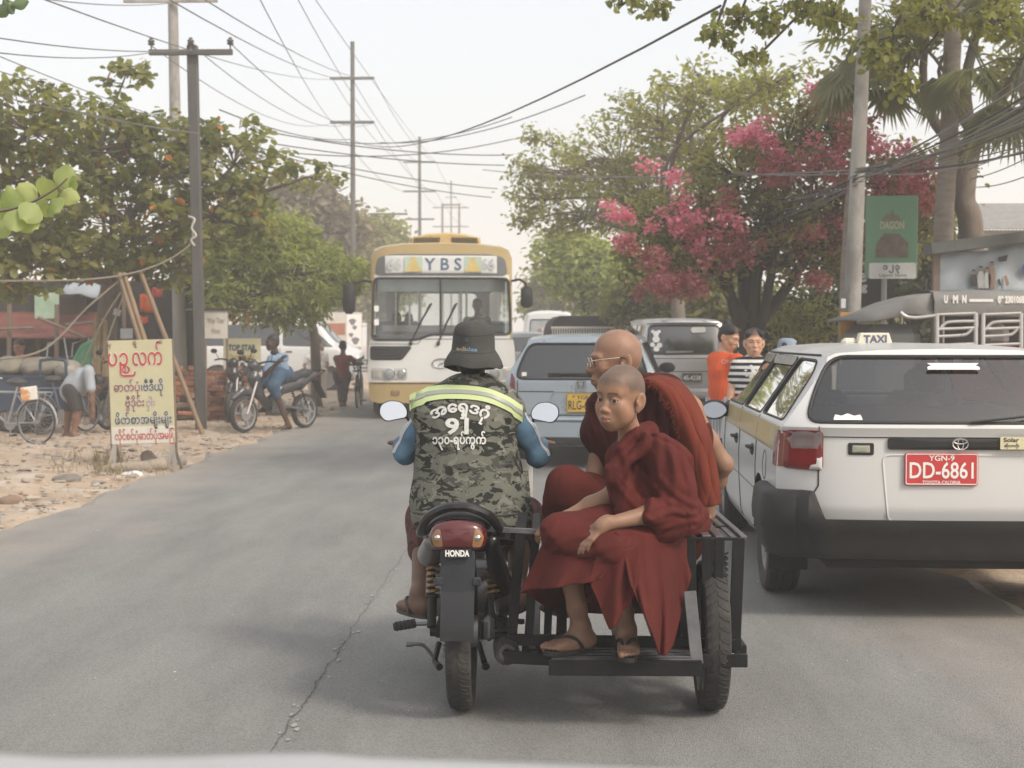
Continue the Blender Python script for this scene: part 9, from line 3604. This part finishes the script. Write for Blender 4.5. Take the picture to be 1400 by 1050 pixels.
def side_moto(name,label,rear,front,body_m,r=.265,group=None):
 a,b=Vector(rear),Vector(front)
 a.z=b.z=r
 T=thing(name,label,'motorcycle',(a.x,a.y,0),group=group,world=True)
 u=(b-a).normalized()
 n=u.cross(V(0,0,1)).normalized()
 up=V(0,0,1)
 R=frame_of(n)
 for c,nm in ((a,'rear'),(b,'front')):
  rm=MB().lathe([(r*.74,-.03),(r*.80,-.035),(r*.80,.035),(r*.74,.03)],28,c,n,closed=True)
  rm.lathe([(.001,-.06),(.05,-.06),(.05,.06),(.001,.06)],12,c,n)
  for k in range(6):
   t=2*PI*k/6
   rm.bar(c+R@V(.04*math.cos(t),.04*math.sin(t),0),c+R@V(r*.76*math.cos(t+.15),r*.76*math.sin(t+.15),0),.030,.03,n)
  ro=rm.build('wheel',mat('cast wheel',(.36,.36,.36),rough=.4,metal=.6),T)
  MB().lathe([(r*.79,-.03),(r*.88,-.045),(r*.97,-.035),(r,0),(r*.97,.035),(r*.88,.045),(r*.79,.03)],30,c,n,closed=True).build('tyre',RUBBER,ro,smooth=60)
  MB().lathe([(.03,-.055),(.10,-.055),(.10,-.049),(.03,-.049)],18,c,n,closed=True).build('brake_disc',MATS['cast wheel'],ro)
 P= lambda t,z,s=0:a+u*(b-a).length*t+up*(z-r)+n*s
 fk=MB()
 for s in (-.07,.07):
  fk.tube([P(.80,.86,s),P(1.0,r,s)],.020,8)
 fk.build('fork',mat('fork alloy',(.40,.40,.40),rough=.35,metal=.7),T)
 g=MB().tube([b+R@V((r+.03)*math.cos(t),(r+.03)*math.sin(t),0) for t in np.linspace(.0,2.6,10)],.05,6)
 s_=SDF()
 s_.chain([P(.80,.90),P(.84,.78),P(.76,.55),P(.62,.36)],[.075,.085,.07,.06],.05)
 s_.ell(P(.84,.96),(.09,.09,.08),None,.03)
 sdf_obj(s_,s_.lo-.03,s_.hi+.03,.014,'front_cowl',body_m,T)
 f2=SDF().chain([P(.86,.55),P(1.02,.60),P(1.16,.50)],[.05,.055,.04],.03)
 sdf_obj(f2,f2.lo-.03,f2.hi+.03,.014,'front_mudguard',body_m,T)
 s2=SDF()
 s2.chain([P(.42,.60),P(.10,.68),P(-.18,.80)],[.09,.10,.045],.05)
 s2.chain([P(.45,.55),P(.62,.42)],[.07,.06],.05)
 sdf_obj(s2,s2.lo-.03,s2.hi+.03,.014,'tail_cowl',body_m,T)
 s3=SDF()
 s3.chain([P(.48,.73),P(.22,.76),P(.0,.82),P(-.10,.84)],[.08,.085,.075,.05],.04)
 sdf_obj(s3,s3.lo-.03,s3.hi+.03,.014,'seat',mat('seat vinyl',(.025,.025,.027)),T)
 en=MB().box(P(.48,.34),(.22,.28,.24),frame_of(up,u),.05)
 en.lathe([(.001,.10),(.09,.10),(.10,.13),(.001,.15)],16,P(.45,.34),n)
 en.build('engine',ALU,T)
 hb=MB().tube(spline([P(.68,1.0,-.34),P(.76,1.02,-.2),P(.80,.98),P(.76,1.02,.2),P(.68,1.0,.34)],4),.014,7)
 hb.build('handlebar',BLKMETAL,T)
 for s in (-.30,.30):
  m_=MB().tube([P(.76,1.0,s*.8),P(.78,1.12,s)],.006,5)
  m_.ell(P(.78,1.15,s*1.1),(.055,.02,.04))
  m_.build('mirror',BLACKPL,T)
 sw=MB().bar(a+n*.08,P(.40,.36,.08),.03,.05,n)
 sw.bar(a-n*.08,P(.40,.36,-.08),.03,.05,n)
 sw.build('swing_arm',ALU,T)
 MB().tube([P(.55,.24,.11),P(.2,.26,.13),P(-.15,.34,.14)],[.022,.05,.045],10).build('exhaust',WORN,T)
 sh=MB()
 for s in (-.10,.10):
  sh.tube(coil(P(.04,.34,s),P(.14,.58,s),.022,6,.005),.006,5)
  sh.tube([P(.02,.30,s),P(.15,.62,s)],.010,5)
 sh.build('shock_absorber',BLKMETAL,T)
 tl=MB().box(P(-.24,.80),(.10,.05,.06),frame_of(up,u),.02)
 tl.build('tail_light',REDLENS,T)
 MB().bar(P(-.18,.72),P(-.34,.44),.14,.01,u).build('mudflap',BLACKPL,T)
 MB().tube([P(-.05,.74,.13),P(-.26,.86,.12),P(-.30,.87),P(-.26,.86,-.12),P(-.05,.74,-.13)],.012,6).build('grab_rail',BLKMETAL,T)
 return T,P,u,n
def make_left_folk():
 A=at
 ra,fb=A(416,553,22.0),A(333,570,20.9)
 T,P,u,n=side_moto('motorcycle','black motorcycle with cast wheels, ridden by the man in blue at the left road edge',ra,fb,mat('dark grey paint',(.045,.047,.05),rough=.35,coat=.3))
 d=21.5
 hd=A(372,468,d)
 f=Vector((-.85,-.45,-.05))
 seat=P(.36,.84)
 sL=seat+up_(.0)
 J=dict(head=hd,neck=hd+V(.06,.03,-.20),hip=P(.37,.83),shL=A(372,491,d-.18),shR=A(388,489,d+.12),elL=A(362,513,d-.30),elR=A(376,511,d+.05),haL=P(.69,1.03,-.33),haR=P(.69,1.03,.33),knL=P(.66,.66,-.16),knR=P(.66,.66,.16),anL=V(P(.50,.2,-.26).x,P(.50,.2,-.26).y,.10),anR=P(.52,.34,.16))
 J['shL'],J['shR']=(J['shL'],J['shR'])
 figure('man in a light blue shirt and blue shorts sitting on the black motorcycle',J,f,(.075,.045,.032),mat('pale blue shirt',(.17,.25,.36),rough=.85,var=.1),mat('blue shorts',(.035,.075,.13),rough=.9,var=.15),k=1.0,sleeve=.75,lower_to=.62,res=.014,fine_head=False,chest=.105)
 side_moto('motorcycle','dark motorcycle parked nose-out behind the ridden one, under the TOP STAR board',A(334,540,24.2),A(316,552,23.4),mat('black paint',(.02,.02,.022),rough=.35,coat=.3))
 d=36
 T=thing('van','white van seen from its side behind the black motorcycle','van',(A(256,480,d).x,d+.85,0),math.radians(-90))
 st=[(0,.80,.35,1.10,1.78,.66),(.4,.84,.30,1.12,1.86,.70),(2.6,.84,.30,1.12,1.88,.70),(3.2,.84,.30,1.10,1.74,.68),(3.75,.83,.30,1.05,1.22,.70),(4.3,.76,.34,.85,1.0,.62)]
 S=Shell(st,lambda x,z:.10*(abs(x)/.84)**4+.08*max(0,z-1.1),lambda x,z:4.3-.12*(abs(x)/.84)**3,crown=.04,ny=80,ncap=20,edge_r=.10)
 cuts=[]
 for o in (round_poly([(.35,1.16),(2.25,1.16),(2.25,1.70),(.45,1.68)],.07),round_poly([(2.36,1.16),(3.62,1.13),(3.02,1.66),(2.36,1.70)],.07)):
  for sd in (-1,1):
   cuts.append((S.cut(poly_sd(o),0,sd),o,sd))
 for yc in (.75,3.45):
  for sd in (-1,1):
   S.cut(lambda a,b,yc=yc:np.hypot(np.asarray(a)-yc,np.asarray(b)-.33)-.37,0,sd,-9)
 bd=S.build('body',WHITEPT,T)
 for m_,o,sd in cuts:
  w_=m_.build('side_window',DARKGLASS,bd)
 ws=MB()
 q=[S.orig.ray_cast(Vector((x,y,5)),Vector((0,0,-1)))[0]+V(0,0,.012) for y in np.linspace(3.18,3.72,6) for x in np.linspace(-.6,.6,9)]
 ws.add(q,[(i*9+j,i*9+j+1,(i+1)*9+j+1,(i+1)*9+j) for i in range(5) for j in range(8)])
 ws.build('windscreen',DARKGLASS,bd)
 gp=MB()
 for y in (2.30,3.35):
  gp.tube([S.hit_side(y,z,1) for z in np.linspace(.35,1.14,10)],.008,4)
 gp.build('door_gap',SEAL,bd)
 for sd in (-1,1):
  c=S.hit_side(3.28,1.16,sd)+V(sd*.12,.02,0)
  MB().ell(c,(.10,.05,.08)).build('door_mirror',BLACKPL,T)
  MB().ell(S.hit_side(4.1,.85,sd),(.06,.16,.09)).build('headlight',WHITELENS,T)
  MB().tube([S.hit_side(y,1.02,sd)+V(sd*.01,0,0) for y in (2.45,2.6)],.016,6).build('door_handle',BLACKPL,T)
  for yc in (.75,3.45):
   wheel(T,(sd*.73,yc,.33),.33,.20,sd)
 MB().box((0,2.1,.30),(1.4,3.6,.08)).build('underbody',DARKIN,T)
 d=33.5
 g_= lambda x:V(A(x,500,d).x,d,.09)
 figure('person in white shirt and beige trousers walking past the van with an arm raised',dict(head=A(431,472,d),neck=A(429,483,d),shL=A(421,489,d),shR=A(437,488,d),elL=A(416,500,d),elR=A(441,476,d-.1),haL=A(420,510,d-.1),haR=A(434,468,d-.15),hip=A(429,512,d),knL=A(426,527,d),knR=A(433,527,d),anL=g_(426),anR=g_(436)),Vector((.4,.9,0)),skinc(.8),mat('white shirt',(.58,.57,.54),rough=.9,var=.06),mat('beige trousers',(.42,.36,.29),rough=.9,var=.08),k=.95,hair='short',res=.018,fine_head=False)
 MB().tube([A(420,490,d-.2),A(429,500,d-.24),A(436,490,d-.2)],.012,5).build('bag_strap',SEAL,[o for o in bpy.data.objects if o.name.startswith('person')][-1])
 d=34.3
 g_= lambda x:V(A(x,500,d).x,d,.09)
 figure('second person half hidden behind the one in white, in a pale grey shirt',dict(head=A(436,468,d),neck=A(437,479,d),shL=A(430,485,d),shR=A(445,485,d),elL=A(428,498,d),elR=A(448,498,d),haL=A(430,508,d),haR=A(446,508,d),hip=A(437,508,d),knL=A(435,523,d),knR=A(441,523,d),anL=g_(434),anR=g_(442)),Vector((.3,.95,0)),skinc(.8),mat('pale grey shirt',(.44,.43,.41),rough=.9),mat('beige trousers',(.42,.36,.29)),k=.95,res=.018,fine_head=False)
 d=28.5
 gx= lambda x,o=0:V(A(x,500,d).x,d+o,.085)
 figure('person in a dark red top and patterned skirt pushing a bicycle beside the bus',dict(head=A(469,473,d),neck=A(469,484,d),shL=A(460,490,d),shR=A(478,490,d),elL=A(464,503,d+.1),elR=A(487,494,d+.1),haL=A(476,500,d+.25),haR=A(495,490,d+.25),hip=A(468,514,d),knL=A(467,534,d),knR=A(470,534,d),anL=gx(466),anR=gx(469,.15)),Vector((.1,1,0)),skinc(.75),mat('dark red top',(.20,.028,.030),rough=.9,var=.12),mat('dark skirt pattern',(.045,.030,.032),rough=.9,var=.4,scale=20,col2=(.22,.05,.03),thr=.56),k=.92,res=.018,fine_head=False,lower_to=.85)
 a,b=A(488,540,28.3),A(494,535,29.4)
 a.z=b.z=.31
 bicycle('bicycle with a dark basket pushed by the person in red',a,b,.31,basket=True)
 a=gnd(50,608)
 b=a+V(-.98,.30,0)
 a.z=b.z=.285
 bicycle('bicycle at the left edge with a white and orange carton on its carrier',a,b,.285,frame=mat('silver frame',(.45,.45,.46),rough=.35,metal=.6))
 bx=MB().box(at(40,538,a.y-.02),(.20,.24,.17),Matrix.Rotation(.3,3,'Z')@Matrix.Rotation(-.12,3,'Y'),.01)
 o=bx.build('carton',mat('white orange carton',(.60,.58,.52),rough=.7,var=.05,col2=(.50,.22,.07),thr=.50,soft=.06,scale=4),None)
 tag(o,'white and orange carton strapped on the bicycle carrier','carton')
 a=gnd(118,590)
 b2=Vector((at(66,560,20.6).x,20.3,.28))
 a.z=.28
 bicycle('bicycle being mended by the bending man, with a pale saddle',b2,a,.275,frame=mat('blue grey frame',(.16,.20,.26),rough=.4,metal=.3))
 side_moto('motorcycle','motorcycle half hidden behind the yellow signboard',gnd(215,592),gnd(148,588),mat('dark grey paint',(.045,.047,.05)))
 d=19.6
 gx= lambda x,o=0:V(A(x,590,d).x,d+o,.085)
 figure('barefoot man in a grey T-shirt and dark shorts bent over a bicycle wheel',dict(head=A(131,524,d-.05),neck=A(122,510,d),up=(.9,-.1,.35),shL=A(121,506,d+.18),shR=A(121,508,d-.18),elL=A(126,535,d+.2),elR=A(125,537,d-.22),haL=A(126,560,d+.1),haR=A(127,562,d-.18),hip=A(98,533,d),knL=A(94,562,d+.05),knR=A(106,562,d-.08),anL=gx(88,.1),anR=gx(104,-.1),toeL=(.8,-.5,0),toeR=(.7,-.6,0),pnL=(1,0,0),pnR=(1,0,0)),Vector((.35,-.1,-.95)),(.20,.105,.065),mat('grey T-shirt',(.30,.33,.36),rough=.9,var=.08),mat('charcoal shorts',(.045,.043,.042),rough=.9),k=1.0,sleeve=.8,lower_to=.42,res=.012,fine_head=False,chest=.15)
 d=22.5
 figure('bare-armed person in orange sitting behind the sacks at the far left',dict(head=A(26,474,d),neck=A(27,487,d),shL=A(16,494,d),shR=A(40,494,d),elL=A(8,510,d),elR=A(46,508,d),haL=A(0,520,d-.2),haR=A(36,516,d-.3),hip=A(28,525,d+.1),knL=A(10,530,d-.4),knR=A(40,530,d-.4),anL=V(A(10,560,d).x,d-.4,.09),anR=V(A(40,560,d).x,d-.4,.09)),Vector((-.3,-1,-.3)),(.34,.17,.11),mat('faded orange vest',(.38,.15,.085),rough=.9),mat('dark skirt',(.04,.04,.045)),k=1.0,sleeve=.2,res=.016,fine_head=False)
 d=20.6
 P2= lambda x,y,o=0:A(x,y,d+o)
 T=thing('cargo_trike','dark blue cargo trike with a tubular end frame, loaded with sacks at the left edge','trike',(P2(30,560).x,d,0),world=True)
 BLU=mat('navy steel',(.028,.048,.085),rough=.55,var=.25,scale=6)
 x0,x1=P2(-70,540).x,P2(74,540).x
 zt,zb=P2(40,515).z,P2(40,560).z
 for y in (d,d+1.1):
  MB().box(((x0+x1)/2,y,(zt+zb)/2),(x1-x0,.03,zt-zb),None,.006).build('side_panel',BLU,T)
  for z in (zt,zb):
   MB().bar((x0,y-.02,z),(x1,y-.02,z),.04,.04).build('rail',BLU,T)
 MB().box((x1,d+.55,(zt+zb)/2),(.03,1.1,zt-zb),None,.006).build('end_panel',BLU,T)
 MB().box(((x0+x1)/2,d+.55,zb),(x1-x0,1.1,.03)).build('floor',SHADE,T)
 for y in (d,d+1.1):
  q=[V(P2(x,yy).x,y,P2(x,yy).z) for x,yy in ((55,560),(55,500),(60,492),(84,492),(90,500),(90,545))]
  MB().tube(spline(q,4),.022,7).build('end_frame',BLU,T,smooth=60)
  q=[V(P2(x,yy).x,y+.05,P2(x,yy).z) for x,yy in ((62,492),(64,470),(86,462),(92,500))]
  MB().tube(q,.014,6).build('end_frame',mat('grey tube',(.22,.23,.25),rough=.5),T,smooth=60)
 for x,s_ in ((20,.30),(-50,.30)):
  for y in (d+.05,d+1.05):
   wheel(T,(P2(x,570).x,y,.30),.30,.12,-1)
 for o in [q for q in T.children if q.name.startswith('wheel')]:
  c=o.location.copy()
  bb=[Vector(v.co) for v in o.data.vertices]
  cen=sum(bb,Vector())/len(bb)
  Rz=Matrix.Translation(cen)@Matrix.Rotation(PI/2,4,'Z')@Matrix.Translation(-cen)
  for ob in [o]+list(o.children):
   ob.data.transform(Rz)
 for i,(x,y,rx,col,lab) in enumerate(((15,503,24,(.30,.27,.22),'grey brown sack on the trike, left one'),(58,503,30,(.27,.25,.21),'wide grey sack lying on the trike beside its tube frame'),(95,507,16,(.33,.31,.27),'small pale sack on the right end of the trike'))):
  c=P2(x,y,.5)
  s_=SDF().ell(c,(rx*d/2000,.38,.16))
  s_.post= lambda P,dd,i=i:dd-.018*wig(P,12,i*3.0)-creases(P,(1,.3,0),5,20,.012,i)
  o=sdf_obj(s_,s_.lo-.06,s_.hi+.06,.018,'sack',mat('sack cloth %d'%i,col,rough=.95,var=.2,bump=.4),None)
  tag(o,lab,'sack')
def up_(z):
 return V(0,0,z)
def make_bus_driver():
 D=BUS.location
 R=Matrix.Rotation(BUS.rotation_euler.z,3,'Z')
 W= lambda x,y,z:D+R@V(x,y,z)
 figure('bus driver in a grey shirt behind the wheel of the bus',dict(head=W(.62,.85,1.93),neck=W(.62,.90,1.74),shL=W(.80,.92,1.66),shR=W(.44,.92,1.66),elL=W(.84,.70,1.48),elR=W(.40,.70,1.48),haL=W(.76,.58,1.62),haR=W(.48,.58,1.62),hip=W(.62,1.0,1.15),knL=W(.72,.62,1.15),knR=W(.52,.62,1.15),anL=W(.72,.55,.72),anR=W(.52,.55,.72)),R@V(0,-1,0),skinc(.7),mat('driver grey',(.25,.26,.26),rough=.9),mat('dark skirt',(.04,.04,.045)),k=1.0,res=.02,fine_head=False)
 for i,(x,y) in enumerate(((-.8,2.35),(-.6,3.7),(.75,3.6),(-.85,5.0))):
  figure('bus passenger %s'%('in the front left seat behind the windscreen','in the second seat on the left of the bus','behind the driver of the bus','far back on the left side of the bus')[i],dict(head=W(x,y-.1,1.72),neck=W(x,y-.04,1.53),shL=W(x+.18,y,1.46),shR=W(x-.18,y,1.46),elL=W(x+.22,y-.05,1.22),elR=W(x-.22,y-.05,1.22),haL=W(x+.12,y-.28,1.15),haR=W(x-.12,y-.28,1.15),hip=W(x,y,1.14),knL=W(x+.1,y-.4,1.12),knR=W(x-.1,y-.4,1.12),anL=W(x+.1,y-.42,.74),anR=W(x-.1,y-.42,.74)),R@V(.1*(i-1),-1,0),skinc(.7),mat('passenger %d'%i,((.30,.30,.28),(.10,.12,.16),(.22,.10,.09),(.28,.26,.20))[i],rough=.9),mat('dark skirt',(.04,.04,.045)),k=.98,res=.025,fine_head=False)
def make_camera_car():
 T=thing('car_bonnet','pale bonnet edge of the car the view is taken from, blurred at the bottom left','car',(-.35,.6,0),world=True)
 mb=MB()
 def top(x,y):
  px=747+x/1.28*2000
  return at(700,1028+19*(max(0,px-150)/850)**2+5*math.sin(px/90)*(px<500),1.28).z
 xs,ys=np.linspace(-1.15,.62,40),np.concatenate([np.linspace(.15,1.2,12),np.linspace(1.22,1.30,6)])
 mb.add([(x,y,top(x,y)-(2.2*max(0,y-1.27))*.6) for x in xs for y in ys],[(i*len(ys)+j,(i+1)*len(ys)+j,(i+1)*len(ys)+j+1,i*len(ys)+j+1) for i in range(len(xs)-1) for j in range(len(ys)-1)])
 o=mb.build('bonnet_panel',mat('pale grey paint',(.42,.42,.415),rough=.35,var=.05,coat=.2),T,smooth=180)
 md=o.modifiers.new('thickness','SOLIDIFY')
 md.thickness=.02
 md.offset=-1
make_women()
make_left_folk()
make_bus_driver()
make_camera_car()
